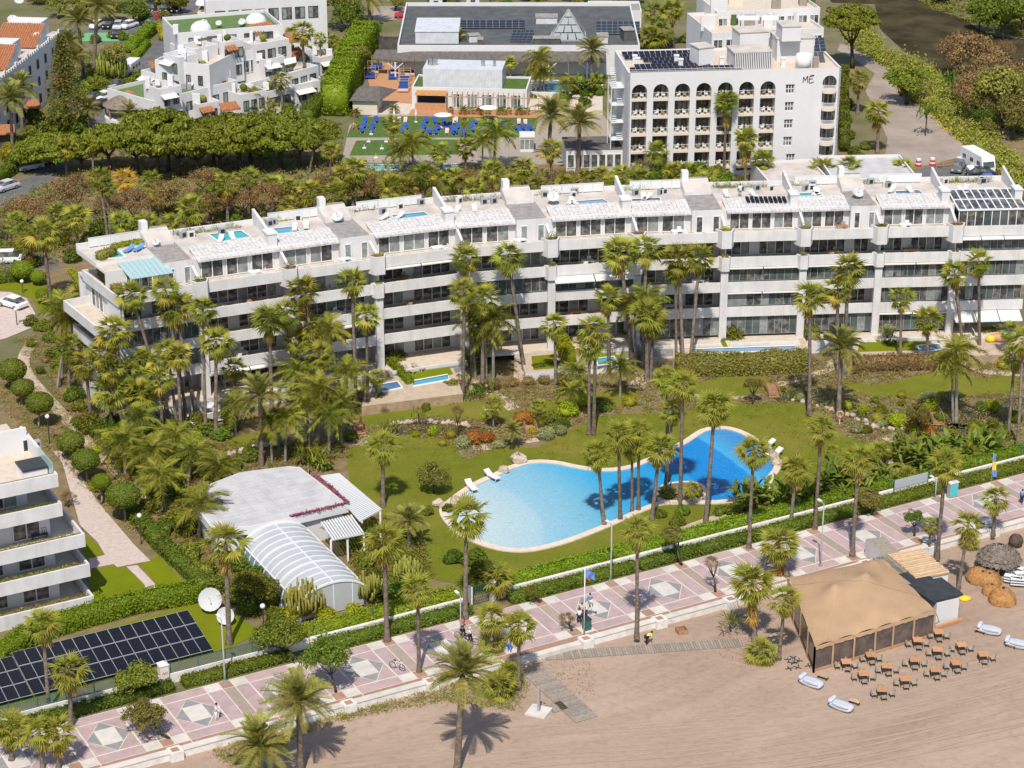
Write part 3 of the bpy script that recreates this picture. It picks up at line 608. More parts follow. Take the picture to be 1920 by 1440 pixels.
def bridge(px0, px1, label, w=1.3):
 a, b = U(*px0), U(*px1); t = thing('footbridge', label, 'bridge', a); d = (b - a).normalized(); nr = Vector((-d.y, d.x, 0)); n = 9
 for k in range(n):
  f = (k + .5) / n; p = a.lerp(b, f); z = .15 + .3 * math.sin(f * math.pi); MB().bar(p - nr * w / 2 + Vector((0, 0, z)), p + nr * w / 2 + Vector((0, 0, z)), (b - a).length / n * .9, .06).build('plank', 'wood', t)
 for s in (-1, 1):
  m = MB(); P = [a.lerp(b, f / 6) + nr * s * w / 2 + Vector((0, 0, .95 + .3 * math.sin(f / 6 * math.pi))) for f in range(7)]
  for p, q in zip(P[:-1], P[1:]): m.bar(p, q, .07, .07); m.bar(p - Vector((0, 0, .35)), q - Vector((0, 0, .35)), .05, .05)
  for p in P: m.bar(p - Vector((0, 0, .85)), p, .06, .06)
  m.build('railing', 'wood', t)
bridge((663, 792), (678, 822), 'arched red timber footbridge at the left end of the lawn')
bridge((1440, 722), (1452, 748), 'arched red timber footbridge in the middle of the garden')
bridge((990, 800), (998, 822), 'small red timber footbridge beside the dark red bush')
bridge((1745, 775), (1760, 800), 'timber footbridge over the right pond')
bridge((1692, 808), (1730, 800), 'red timber footbridge beside the orange tipped bush')
# ---- the big pool: raised coping, tiled basin, clear water
POOL = [(823, 958), (845, 935), (868, 918), (890, 905), (923, 890), (953, 876), (987, 866), (1017, 864), (1050, 867), (1083, 874), (1120, 879), (1150, 879), (1180, 874), (1205, 864), (1245, 845), (1280, 828), (1313, 807), (1347, 801), (1377, 804), (1407, 816), (1427, 830), (1440, 845), (1462, 865), (1464, 880), (1450, 900), (1438, 925), (1400, 938), (1347, 946), (1290, 946), (1235, 950), (1160, 982), (1107, 1004), (1057, 1022), (1000, 1035), (957, 1036), (917, 1029), (873, 1012), (840, 988)]
outer = smooth_poly([U2(*p) for p in POOL], 3); inner = inset_poly(outer, .8)
pool = thing('swimming_pool', 'large kidney shaped swimming pool with white coping in the lawn', 'pool', (*inner[0], 0))
cb = MB(); n = len(outer)
cb.add([(x, y, z) for x, y, z in [(*p, .02) for p in outer] + [(*p, .16) for p in outer] + [(*p, .16) for p in inner] + [(*p, .03) for p in inner]],
  [f for i in range(n) for j in [(i + 1) % n] for f in ((i, j, n + j, n + i), (n + i, n + j, 2 * n + j, 2 * n + i), (2 * n + i, 2 * n + j, 3 * n + j, 3 * n + i))])
M('coping', (.66, .56, .47), .75, .2, col2=(.58, .48, .39), vs=1.2)
cb.build('coping', 'coping', pool)
def pool_tiles():
 m = M('pool_tiles', (.5, .6, .65), .4, .3, bump=.03, bs=2.5); nt = m.node_tree; n = nt.nodes; l = nt.links; p = n['Principled BSDF']
 A, B = U(860, 975), U(1440, 870); d = (B - A); L = d.length; d /= L
 g = n.new('ShaderNodeNewGeometry'); sub = n.new('ShaderNodeVectorMath'); sub.operation = 'SUBTRACT'; sub.inputs[1].default_value = A; l.new(g.outputs['Position'], sub.inputs[0])
 dt = n.new('ShaderNodeVectorMath'); dt.operation = 'DOT_PRODUCT'; dt.inputs[1].default_value = d; l.new(sub.outputs[0], dt.inputs[0])
 ln = n.new('ShaderNodeVectorMath'); ln.operation = 'LENGTH'; l.new(sub.outputs[0], ln.inputs[0])
 av = n.new('ShaderNodeMath'); av.operation = 'ADD'; l.new(dt.outputs['Value'], av.inputs[0]); l.new(ln.outputs['Value'], av.inputs[1])
 no = n.new('ShaderNodeTexNoise'); no.inputs['Scale'].default_value = .5; no.inputs['Detail'].default_value = 6; l.new(g.outputs['Position'], no.inputs['Vector'])
 ma = n.new('ShaderNodeMath'); ma.operation = 'MULTIPLY_ADD'; ma.inputs[1].default_value = 1.2; l.new(no.outputs['Fac'], ma.inputs[0]); l.new(av.outputs[0], ma.inputs[2])
 dv = n.new('ShaderNodeMath'); dv.operation = 'DIVIDE'; dv.inputs[1].default_value = 2 * L; l.new(ma.outputs[0], dv.inputs[0])
 cr = n.new('ShaderNodeValToRGB'); e = cr.color_ramp.elements; e[0].position = 0; e[0].color = (.62, .66, .68, 1); e[1].position = 1; e[1].color = (.05, .28, .6, 1)
 for pos, c in ((.06, (.6, .66, .68)), (.14, (.52, .64, .68)), (.225, (.42, .6, .68)), (.235, (.34, .56, .68)), (.36, (.22, .5, .66)), (.45, (.1, .44, .68)), (.5, (.04, .4, .7)), (.6, (.03, .37, .7)), (.68, (.015, .33, .7)), (.745, (.015, .32, .68)), (.755, (.006, .25, .64)), (.915, (.006, .25, .64)), (.925, (.06, .42, .72))): q = e.new(pos); q.color = (*c, 1)
 l.new(dv.outputs[0], cr.inputs[0]);
 hv = n.new('ShaderNodeHueSaturation'); mr = n.new('ShaderNodeMapRange'); mr.inputs[1].default_value = .3; mr.inputs[2].default_value = .7; mr.inputs[3].default_value = .91; mr.inputs[4].default_value = 1.08
 n2 = n.new('ShaderNodeTexNoise'); n2.inputs['Scale'].default_value = 3; n2.inputs['Detail'].default_value = 3; l.new(g.outputs['Position'], n2.inputs['Vector']); l.new(n2.outputs['Fac'], mr.inputs[0]); l.new(mr.outputs[0], hv.inputs['Value']); l.new(cr.outputs[0], hv.inputs['Color']); l.new(hv.outputs[0], p.inputs['Base Color'])  # fine value noise puts the light and dark of ripples into the tile colour
pool_tiles()
def water_mat(name, tint, bs=1.6):
 m = bpy.data.materials.new(name); m.use_nodes = True; MT[name] = m; nt = m.node_tree; n = nt.nodes; l = nt.links
 for x in list(n): n.remove(x)
 o = n.new('ShaderNodeOutputMaterial'); t = n.new('ShaderNodeBsdfTransparent'); t.inputs[0].default_value = (*tint, 1); g = n.new('ShaderNodeBsdfGlossy'); g.inputs['Roughness'].default_value = .06
 f = n.new('ShaderNodeFresnel'); f.inputs[0].default_value = 1.33; mx = n.new('ShaderNodeMixShader'); no = n.new('ShaderNodeTexNoise'); no.inputs['Scale'].default_value = bs; no.inputs['Detail'].default_value = 4
 ge = n.new('ShaderNodeNewGeometry'); l.new(ge.outputs['Position'], no.inputs['Vector']); b = n.new('ShaderNodeBump'); b.inputs['Distance'].default_value = .12; l.new(no.outputs['Fac'], b.inputs['Height'])
 l.new(b.outputs[0], g.inputs['Normal']); l.new(b.outputs[0], f.inputs['Normal']); l.new(f.outputs[0], mx.inputs[0]); l.new(t.outputs[0], mx.inputs[1]); l.new(g.outputs[0], mx.inputs[2]); l.new(mx.outputs[0], o.inputs[0])
water_mat('water', (.94, .98, 1.0))
sheet_w('basin', inset_poly(outer, .75), .04, 'pool_tiles', pool)
sheet_w('water', inset_poly(outer, .79), .125, 'water', pool)
isl = smooth_poly([U2(*p) for p in [(1228, 925), (1250, 912), (1290, 908), (1320, 916), (1322, 935), (1290, 946), (1240, 944)]], 4)
io = MB().prism(isl, .03, .4).build('pool_island', 'coping'); tag(io, 'small raised planted island with white rim at the edge of the pool', 'planter')
MB().prism(inset_poly(isl, .4), .395, .42).build('soil', 'soil', io)
for k in range(1, 4):
 b = MB()
def plot(label, px, z, stone=True):
 """raised garden plot with a retaining wall in front"""
 pts = [U2(x, y, z) for x, y in px]; t = thing('garden_plot', label, 'terrace', (*pts[0], 0))
 MB().prism(pts, -.05, z, 0, 1).build('retaining_wall', ['stone_wall' if stone else 'white2', 'path'], t)
 return t
def small_pool(label, px, z, col='pool_blue', rim=.35):
 pts = [U2(x, y, z) for x, y in px]; t = thing('plunge_pool', label, 'pool', (*pts[0], z)); o = inset_poly(pts, -rim); k = len(pts)
 MB().add([(*p, z + .1) for p in o] + [(*p, z + .1) for p in pts] + [(*p, z) for p in o], [f for i in range(k) for j in [(i + 1) % k] for f in ((i, j, k + j, k + i), (2 * k + i, 2 * k + j, j, i))]).build('rim', 'white_clean', t)
 sheet_w('basin', pts, z + .02, col, t); sheet_w('water', inset_poly(pts, .01), z + .075, 'water', t)
 return t
M('pool_blue', (.1, .42, .6), .5, .3); M('pool_turq', (.06, .5, .52), .5, .3); M('pool_dark', (.1, .2, .36), .5, .3); M('pool_green', (.1, .22, .2), .5, .3); M('pool_pale', (.25, .4, .55), .5, .3)
ZP = 1.2
plot('raised garden plot with stone front and plunge pool under the left balconies', [(678, 762), (868, 738), (850, 690), (690, 712)], ZP)
plot('raised garden plot with white walls left of the bamboo palms', [(985, 700), (1070, 690), (1062, 655), (975, 664)], ZP, False)
plot('raised garden plot with small pool right of the lime hedge', [(1062, 688), (1160, 682), (1165, 655), (1052, 655)], ZP, False)
plot('long raised garden plot with lap pool behind the dark hedge', [(1262, 672), (1520, 664), (1510, 620), (1262, 632)], ZP)
plot('raised garden plot with lawn at the right behind the dry hedge', [(1600, 668), (1760, 664), (1755, 618), (1600, 622)], ZP)
plot('raised garden plot with play things at the far right', [(1765, 668), (1930, 664), (1930, 612), (1760, 618)], ZP)
def plawn(px, z=ZP + .012): sheet_w('lawn', [U2(x, y, ZP) for x, y in px], z, 'lawn_bright')
plawn([(755, 692), (838, 680), (850, 702), (775, 714)]); plawn([(996, 668), (1040, 664), (1046, 690), (1000, 694)]); plawn([(1285, 640), (1480, 632), (1488, 645), (1290, 653)]); plawn([(1612, 640), (1745, 628), (1748, 656), (1608, 660)]); plawn([(1118, 660), (1150, 656), (1158, 668), (1120, 672)])
small_pool('blue plunge pool with ladder beside the private lawn', [(774, 716), (840, 704), (841, 712), (774, 724)], ZP + .01)
small_pool('dark blue plunge pool in white paving behind the stone wall', [(697, 725), (745, 717), (752, 727), (705, 737)], ZP + .01, 'pool_dark')
small_pool('small bright blue pool right of the lime hedge', [(1118, 674), (1150, 670), (1156, 680), (1122, 685)], ZP + .01)
small_pool('long narrow lap pool behind the dark hedge', [(1302, 656), (1490, 650), (1494, 657), (1304, 663)], ZP + .01, 'pool_pale')
small_pool('small pale pool at the right private lawn', [(1722, 650), (1760, 646), (1766, 655), (1726, 660)], ZP + .01, 'pool_pale')
# ---- left building grounds
sheet('garden_bed', [(-60, 760), (40, 700), (140, 800), (400, 1070), (470, 1190), (330, 1250), (-60, 1340)], .008, 'soil')
BR = [(95, 842), (117, 868), (150, 985), (183, 1017), (197, 1041), (167, 1048), (167, 1067), (213, 1058), (220, 1064), (282, 1052), (250, 1020), (182, 940), (125, 850)]
sheet('paved_path', BR, .04, 'brick_path'); sheet('paved_path', [(237, 1063), (257, 1060), (290, 1095), (305, 1122), (283, 1123), (270, 1095)], .044, 'brick_path')
for px in ([(150, 1000), (183, 1020), (195, 1040), (160, 1047)], [(165, 1070), (212, 1060), (237, 1064), (268, 1096), (284, 1126), (200, 1150), (175, 1140)], [(262, 1058), (298, 1042), (330, 1075), (375, 1120), (308, 1124), (292, 1094)]): sheet('lawn', px, .034, 'lawn_bright')
sheet('lawn', [(-40, 1270), (90, 1210), (370, 1130), (440, 1150), (490, 1185), (430, 1215), (-40, 1340)], .03, 'lawn_bright')
# ---- far roads, car parks, river
sheet('road', [(-60, 385), (60, 330), (110, 290), (160, 240), (205, 190), (250, 120), (300, 70), (330, 60), (318, 120), (260, 170), (225, 215), (175, 260), (120, 320), (40, 380), (-60, 430)], .03, 'asphalt')
sheet('car_park', [(100, 55), (280, 45), (360, 5), (250, -40), (420, -40), (345, 40), (305, 62), (190, 64), (120, 64)], .034, 'asphalt')
sheet('sports_court', [(160, 62), (240, 61), (235, 78), (150, 78)], .045, 'court')
sheet('turning_circle', [(-40, 545), (20, 548), (50, 560), (66, 588), (58, 615), (10, 635), (-40, 645)], .03, 'brick_path')
sheet('lawn', [(-30, 530), (40, 525), (110, 540), (112, 580), (80, 590), (60, 560), (20, 545), (-30, 543)], .036, 'lawn_bright')
sheet('street', [(-50, 460), (60, 470), (110, 485), (110, 505), (-50, 500)], .03, 'asphalt')
sheet('car_park', [(700, 42), (760, 35), (1160, 30), (1160, 12), (700, 12)], .034, 'gravel')
sheet('gravel_yard', [(1575, 82), (1600, 88), (1635, 105), (1668, 128), (1690, 180), (1740, 205), (1770, 238), (1805, 270), (1822, 290), (1730, 312), (1660, 292), (1664, 260), (1640, 205), (1622, 170), (1640, 138), (1600, 110), (1570, 95)], .03, 'gravel')
sheet('car_park', [(1715, 318), (1810, 300), (1850, 315), (1880, 352), (1895, 372), (1720, 375)], .034, 'asphalt')
M('river_water', (.035, .028, .016), .6, 0.0, col2=(.08, .064, .036), vs=.15, vd=6, bump=.03, bs=1.2)
sheet('river', [(1500, -60), (1560, 5), (1640, 8), (1650, 55), (1697, 98), (1747, 121), (1775, 153), (1800, 188), (1873, 217), (1960, 275), (1960, 78), (1867, 68), (1830, 52), (1813, 37), (1747, 17), (1700, -60)], .03, 'river_water')
sheet('bank', [(1830, 235), (1880, 232), (1960, 290), (1960, 340), (1900, 300)], .034, 'soil')
sheet('terrace', [(655, 235), (700, 215), (1130, 215), (1190, 290), (1180, 310), (640, 305)], .02, 'wood_grey')
sheet('lawn', [(655, 245), (668, 220), (775, 218), (1010, 222), (1000, 258), (650, 258)], .04, 'turf'); sheet('lawn', [(668, 264), (770, 262), (860, 262), (860, 290), (655, 292)], .04, 'turf')
M('sand_track', (.33, .24, .18), .95, .1, col2=(.38, .279, .212), vs=.35, vd=8, ramp=(.35, .6), bump=.05, bs=3)
_r = random.Random(11); tk_ = MB()
for k in range(9):
 y0 = 1325 + k * 17 + _r.uniform(-14, 14); L = smooth_line([U2(*p, ZB) for p in ((500 + k * 45, y0 + 85), (900 + k * 20, y0 + 50 + _r.uniform(-6, 6)), (1300, y0 + 22 + _r.uniform(-12, 12)), (1600, y0 - 18 + _r.uniform(-14, 14)), (1960, y0 - 100 + _r.uniform(-20, 10)))], 10)
 for d in (-.75, .75):
  a = offset_line(L, d - .13); b = offset_line(L, d + .13); tk_.add([(*p, ZB + .005 + .003 * k + (.0015 if d > 0 else 0)) for p in a + b], [(i, i + 1, len(a) + i + 1, len(a) + i) for i in range(len(a) - 1)])
tk_.build('wheel_tracks', 'sand_track')['kind'] = 'structure'
# ================================================================ APARTMENT BUILDING
def win(parent, P0, P1, z0, z1, n, out, fm='frame_white', pm=('glass_dark',), fw=.08, dep=.1, name='window', mid=False):
 """framed window of n panes between plan points P0, P1; out = outward direction"""
 P0, P1 = Vector((*P0[:2], 0)), Vector((*P1[:2], 0)); out = Vector((*out[:2], 0)).normalized(); b = MB(); o2 = out * dep / 2
 for q in range(n + 1):
  p = P0.lerp(P1, q / n); b.bar(p + o2 + Vector((0, 0, z0)), p + o2 + Vector((0, 0, z1)), fw if 0 < q < n else fw * 1.5, dep)
 for z in ([z0 + fw / 2, z1 - fw / 2] + ([(z0 + z1) / 2] if mid else [])): b.bar(P0 + o2 + Vector((0, 0, z)), P1 + o2 + Vector((0, 0, z)), dep * .96, fw)
 w = b.build(name, fm, parent)
 for q in range(n):
  a, c = P0.lerp(P1, q / n), P0.lerp(P1, (q + 1) / n); i = out * .025
  MB().quad(a + i + Vector((0, 0, z0 + .02)), c + i + Vector((0, 0, z0 + .02)), c + i + Vector((0, 0, z1 - .02)), a + i + Vector((0, 0, z1 - .02))).build('pane', random.choice(pm), w)
 return w
ZG, FP = 1.3, 3.28
zf = lambda k: ZG + FP * k
NODE = [(222, 555), (375, 531), (543, 507), (708, 484), (870, 464), (1034, 452), (1196, 442), (1361, 436), (1509, 432), (1652, 428), (1794, 425), (1932, 422)]
FN = [U(x, y, zf(4) + .9) for x, y in NODE]
for p in FN: p.z = 0
NM = []
for i in range(len(FN)):
 a, b = FN[max(i - 1, 0)], FN[min(i + 1, len(FN) - 1)]; t = (b - a).normalized(); NM.append(Vector((-t.y, t.x, 0)))
NM[0] = (U(70, 668, 1) - U(193, 777, 1)); NM[0].z = 0; NM[0].normalize()
apt = thing('apartment_building', 'long white terraced apartment building with stacked balconies and rooftop pools', 'building', FN[5])
def AT(i, s, d, z=0.0):
 p = FN[i].lerp(FN[i + 1], s) + NM[i].lerp(NM[i + 1], s) * d; p.z = z; return p
def span(i, s0, s1, d0, d1): return [AT(i, s0, d0)[:2], AT(i, s1, d0)[:2], AT(i, s1, d1)[:2], AT(i, s0, d1)[:2]]
NMOD = len(FN) - 1; BACK = 12.6; ZR = zf(4) + 2.95
rg = random.Random(5)
GLZ = {(7, 2), (8, 2), (9, 2), (10, 2), (7, 1), (9, 1), (10, 1), (7, 0), (8, 0), (9, 0), (6, 0), (5, 2), (0, 2), (10, 3), (4, 2), (3, 0 + 9)}   # balconies closed by frameless glass
AWN = {(5, 2): .9, (7, 2): .12, (8, 2): .1, (9, 2): .12, (10, 0): 1.5, (10, 3): .4, (9, 0): .15, (1, 0): .4, (7, 1): .1, (2, 1): .3, (3, 3): .2}
FLOW = {(1, 3): 'flower_red', (1, 2): None, (5, 1): 'flower_red'}
def leaf_strip(i, s0, s1, d, z, mat, n, seed, spread=.16, h=.22, par=None, leaf=.07):
 rng = np.random.default_rng(seed); s = rng.uniform(s0, s1, n); P = np.array([AT(i, q, d) for q in s]); w = .55 + .45 * np.sin(s * 40 + seed)
 P[:, 2] = z + rng.uniform(0, 1, n) * h * np.clip(w, .15, 1); P[:, :2] += rng.normal(0, spread / 2, (n, 2)); V, F = leafmesh(P, np.tile([0, -.4, 1.], (n, 1)), leaf, mat, rng)
 o = OB('planting', arr_mesh([(V, F, 0)], mat), par or apt); o['kind'] = 'stuff'; return o
CURT = {(8, 3): 'glass_curtain'}
for i in range(NMOD):
 L = (FN[i + 1] - FN[i]).length; out = -NM[i].lerp(NM[i + 1], .5)
 e = .55 / L
 for k in range(0, 5):
  z = zf(k)
  MB().prism(span(i, 0, 1, .24 if k else -.4, BACK), z - .3, z, 0, 1).build('floor_slab', ['white', 'terrace'], apt)
  if k:
   bd = MB().prism(span(i, .004, .996, 0, .22), z - .38, z + .9).build('balcony_front', 'white', apt)
   MB().prism(span(i, e, 1 - e, .24, .62), z + .002, z + .72, 0, 1).build('trough', ['white2', 'soil'], apt)
   if (i, k) not in GLZ:
    leaf_strip(i, e, 1 - e, .42, z + .7, FLOW.get((i, k)) or rg.choice(['shrub', 'olive', 'gold', 'brown', 'shrub']), int(L * rg.uniform(10, 34)) if (i, k) not in FLOW else int(L * 55), i * 7 + k)
  if k == 4: continue
  H = FP - .32
  MB().prism(span(i, 0, 1, 3.4, 3.65), z + .002, z + H).build('back_wall', 'white2', apt)
  MB().prism([AT(i, 0, .3)[:2], AT(i, .022, .3)[:2], AT(i, .022, 3.39)[:2], AT(i, 0, 3.39)[:2]], z + .003, z + H).build('party_wall', 'white2', apt)
  pat = rg.choice([((.05, .5, 4), (.62, .94, 3)), ((.04, .38, 3), (.5, .92, 4)), ((.05, .62, 5), (.74, .93, 2)), ((.06, .94, 8),)])
  for s0, s1, n in pat:
   win(apt, AT(i, s0, 3.4), AT(i, s1, 3.4), z + .05, z + 2.45, n, out, pm=('glass_dark', 'glass_dark', 'glass_curtain', 'glass_dark'))
  if (i, k) in GLZ:
   zz = z + (.92 if k else .35); win(apt, AT(i, .02, .5), AT(i, .97, .5), zz, z + FP - .4, 10, out, 'metal_grey', ('glass_dark', 'glass_green', 'glass_dark', 'glass_dark', 'glass_green', 'glass_curtain'), .03, .05, name='glass_screen')
  if (i, k) in AWN:
   dr = AWN[i, k]; nA = 2 if i != 10 else 3
   for q in range(nA):
    s0, s1 = .03 + .94 * q / nA, .03 + .94 * (q + 1) / nA - .012; zt = z + FP - .42
    MB().quad(AT(i, s0, -dr * 1.1 - .05, zt - dr * .55), AT(i, s1, -dr * 1.1 - .05, zt - dr * .55), AT(i, s1, .2, zt), AT(i, s0, .2, zt)).quad(AT(i, s0, -dr * 1.1 - .05, zt - dr * .55 - .12), AT(i, s1, -dr * 1.1 - .05, zt - dr * .55 - .12), AT(i, s1, -dr * 1.1 - .05, zt - dr * .55), AT(i, s0, -dr * 1.1 - .05, zt - dr * .55)).build('awning', 'awning', apt)
 if i not in (4,):
  MB().prism(span(i, .05, .95, -2.6, -2.35), .3, ZG + .35).build('terrace_wall', 'white', apt)
  MB().prism(span(i, .03, .97, -2.6, -.42), -.05, ZG - .01, 0, 1).build('terrace', ['white2', 'terrace'], apt)
 MB().prism(span(i, 0, 1, BACK - .3, BACK), -.05, zf(4) - .31).build('rear_wall', 'white2', apt)
# ---- pillars and hexagon planters where bays meet
for i in range(1, NMOD):
 t = (FN[i + 1] - FN[i - 1]).normalized(); n = NM[i]; f = FN[i]
 def loc(x, d): p = f + t * x + n * d; return (p.x, p.y)
 MB().prism([loc(-.46, -.35), loc(.46, -.35), loc(.4, .5), loc(-.4, .5)], -.05, zf(3) - .75).build('pillar', 'white', apt)
 MB().prism([loc(-.85, .3), loc(-.48, -.66), loc(.48, -.66), loc(.85, .3)], zf(3) - .7, zf(3) + 1.05).build('hexagon_planter', 'white', apt)
 MB().add([(*loc(x, d), zz) for zz, q in ((zf(3) - .7, 1), (zf(3) - 1.0, .55)) for x, d in ((-.8 * q, .3), (-.46 * q, -.64 * q), (.46 * q, -.64 * q), (.8 * q, .3))], [(0, 1, 5, 4), (1, 2, 6, 5), (2, 3, 7, 6), (4, 5, 6, 7)]).build('bracket', 'metal_grey', apt)
 hp = MB().prism([loc(-1.2, .5), loc(-.62, -.85), loc(.62, -.85), loc(1.2, .5)], zf(4) - .95, zf(4) + 1.28).build('hexagon_planter', 'white', apt)
 MB().prism([loc(-.95, .35), loc(-.5, -.68), loc(.5, -.68), loc(.95, .35)], zf(4) + 1.275, zf(4) + 1.3).build('soil', 'soil', hp)
 MB().prism([loc(-.14, .4), loc(.14, .4), loc(.14, 3.6), loc(-.14, 3.6)], zf(4) + .003, [zf(4) + 1.4, zf(4) + 1.4, zf(4) + 2.5, zf(4) + 2.5]).build('terrace_divider', 'white2', apt)
 rng = np.random.default_rng(i)
 for zz, w in ((zf(4) + 1.3, .6), (zf(3) + 1.02, .42)):
  P = np.array([(*loc(rng.uniform(-w, w), rng.uniform(-.6, .2)), zz + rng.uniform(0, .45 * (1 + (i % 3)) * w)) for _ in range(90)]); V, F = leafmesh(P, np.tile([0, -.3, 1.], (90, 1)), .1, '', rng); mm = ['olive', 'shrub', 'brown', 'gold'][i % 4]; o = OB('planting', arr_mesh([(V, F, 0)], mm), apt); o['kind'] = 'stuff'
# ---- left end: balconies turning the corner
C0, CD = FN[0], NM[0]; CO = Vector((CD.y, -CD.x, 0)); CO = CO if CO.x < 0 else -CO
def CP(u, d): p = C0 + CD * u + CO * d; return (p.x, p.y)
for k in range(1, 5):
 z = zf(k); ex = {1: 1.2, 2: 1.6, 3: 2.6, 4: 0}[k]
 if ex: MB().prism([CP(.25, .0), CP(.25, ex), CP(10.5, ex), CP(10.5, 0)], z - .3, z, 0, 1).build('floor_slab', ['white', 'terrace'], apt)
 MB().prism([CP(0, ex), CP(0, ex + .22), CP(10.6, ex + .22), CP(10.6, ex)], z - .38, z + .9).build('balcony_front', 'white', apt)
 if ex: MB().prism([CP(0, .0), CP(.22, .0), CP(.22, ex), CP(0, ex)], z - .37, z + .895).build('balcony_front', 'white', apt)
 MB().prism([CP(10.4, -.5), CP(10.6, -.5), CP(10.6, ex), CP(10.4, ex)], z - .37, z + .893).build('balcony_front', 'white', apt)
for k in range(0, 4):
 z = zf(k); MB().prism([CP(.3, -.6), CP(.3, -.4), CP(12, -.4), CP(12, -.6)], z + .002, z + FP - .32).build('end_wall', 'white2', apt)
 for u0, u1 in ((1, 4.5), (6, 9.5)): win(apt, CP(u0, -.4), CP(u1, -.4), z + .05, z + 2.4, 3, CO, pm=('glass_dark', 'glass_curtain'))
MB().prism([CP(-.4, 1.0), CP(-.4, 1.25), CP(11, 1.25), CP(11, 1.0)], .0, ZG + .9).build('terrace_wall', 'white', apt)
MB().prism([CP(-.4, -.3), CP(-.4, 1.0), CP(11, 1.0), CP(11, -.3)], -.05, ZG - .2, 0, 1).build('terrace', ['white2', 'terrace'], apt)
# ---- penthouse storey and roof terraces
z4 = zf(4); Z5 = z4 + 2.62
COREN, DIVN = {1, 3, 5, 7, 9}, {2, 4, 6, 8, 10}
def ribs(i, s0, s1, d0, d1, za, zb, par):
 """sloping pergola sheet of side by side concrete ribs with scalloped front"""
 L = (FN[i + 1] - FN[i]).length * (s1 - s0); n = max(3, int(L / .48))
 for q in range(n):
  a, b = s0 + (s1 - s0) * q / n, s0 + (s1 - s0) * (q + .95) / n
  MB().add([AT(i, a, d0, za - .22), AT(i, b, d0, za - .22), AT(i, b, d0, za), AT(i, a, d0, za), AT(i, a, d1, zb - .12), AT(i, b, d1, zb - .12), AT(i, b, d1, zb), AT(i, a, d1, zb)], [(0, 1, 2, 3), (3, 2, 6, 7), (1, 5, 6, 2), (4, 0, 3, 7), (0, 4, 5, 1)]).build('rib', 'pergola', par)
for i in range(NMOD):
 L = (FN[i + 1] - FN[i]).length; out = -NM[i].lerp(NM[i + 1], .5)
 c_l = (i in COREN); c_r = (i + 1 in COREN); s0, s1 = (.10 if c_l else .03), (.64 if c_r else .97)
 if i == 0: s0, s1 = .22, .60
 MB().prism(span(i, 0, 1, 3.6, 3.85), z4 + .002, Z5 + .1).build('back_wall', 'white2', apt)
 nw = 3 if (s1 - s0) * L > 7 else 2
 for q in range(nw):
  a = s0 + .02 + (s1 - s0 - .03) * q / nw; b = s0 + .02 + (s1 - s0 - .03) * (q + .86) / nw
  win(apt, AT(i, a, 3.6), AT(i, b, 3.6), z4 + .08, z4 + 2.4, 2, out, pm=('glass_dark', 'glass_dark', 'glass_curtain'), fw=.1)
 if i == 0:
  cn = thing('glass_canopy', 'pale blue glazed canopy on white posts at the left end penthouse', 'canopy', AT(0, .2, 3, z4)); n = 9
  for q in range(n):
   a, b = .2 + .52 * q / n, .2 + .52 * (q + .93) / n; MB().add([AT(0, a, .9, z4 + 2.35), AT(0, b, .9, z4 + 2.35), AT(0, b, 5.2, z4 + 3.0), AT(0, a, 5.2, z4 + 3.0), AT(0, a, .9, z4 + 2.29), AT(0, b, .9, z4 + 2.29), AT(0, b, 5.2, z4 + 2.94), AT(0, a, 5.2, z4 + 2.94)], [(0, 1, 2, 3), (4, 5, 1, 0), (5, 6, 2, 1), (7, 4, 0, 3), (7, 6, 5, 4)]).build('pane', 'canopy_glass' if 'canopy_glass' in MT else M('canopy_glass', (.36, .5, .5), .2, .5).name, cn)
  for s in (.2, .46, .72): MB().bar(AT(0, s, 1, z4), AT(0, s, 1, z4 + 2.3), .14, .14).build('post', 'frame_white', cn)
 elif i == NMOD - 1:
  cn = thing('glass_canopy', 'white framed rooftop canopy with dark glass panels at the right end', 'canopy', AT(i, .1, 3, z4)); ns, nd = 9, 2
  for q in range(ns + 1): s = .06 + .92 * q / ns; MB().bar(AT(i, s, 1.6, z4 + 2.5), AT(i, s, 7.4, z4 + 3.3), .16, .2).build('beam', 'frame_white', cn)
  for q in range(nd + 1): d = 1.6 + 5.8 * q / nd; MB().bar(AT(i, .06, d, z4 + 2.53 + .8 * q / nd), AT(i, .98, d, z4 + 2.53 + .8 * q / nd), .18, .2).build('beam', 'frame_white', cn)
  for q in range(ns):
   for w in range(nd):
    a, b = .06 + .92 * (q + .1) / ns, .06 + .92 * (q + .9) / ns; d0, d1 = 1.6 + 5.8 * (w + .06) / nd, 1.6 + 5.8 * (w + .94) / nd; h = lambda d: z4 + 2.58 + .8 * (d - 1.6) / 5.8
    MB().quad(AT(i, a, d0, h(d0)), AT(i, b, d0, h(d0)), AT(i, b, d1, h(d1)), AT(i, a, d1, h(d1))).build('pane', 'glass_dark', cn)
  win(apt, AT(i, .07, 1.7), AT(i, .97, 1.7), z4 + .1, z4 + 2.4, 8, out, pm=('glass_dark', 'glass_green'), fw=.05, name='glass_screen')
 else:
  pg = OB('pergola', None, apt, loc=AT(i, .5, 4, Z5)); pg.empty_display_size = .2; pg.matrix_parent_inverse = wm(apt).inverted()
  ribs(i, s0 - .03, s1 + .02, 2.9, 6.9, Z5 - .05, Z5 + .55, pg)
 MB().prism(span(i, 0, 1, 3.86, BACK), Z5 - .25, Z5, 0, 1).build('roof_slab', ['white2', 'terrace'], apt)
 MB().prism(span(i, 0, 1, 6.4, BACK - .3), Z5 + .002, ZR, 0, 1).build('roof_terrace', ['white2', 'roof_white'], apt)
 MB().prism(span(i, 0, 1, BACK - .28, BACK + .05), Z5 - .2, ZR + .55).build('roof_parapet', 'white2', apt)
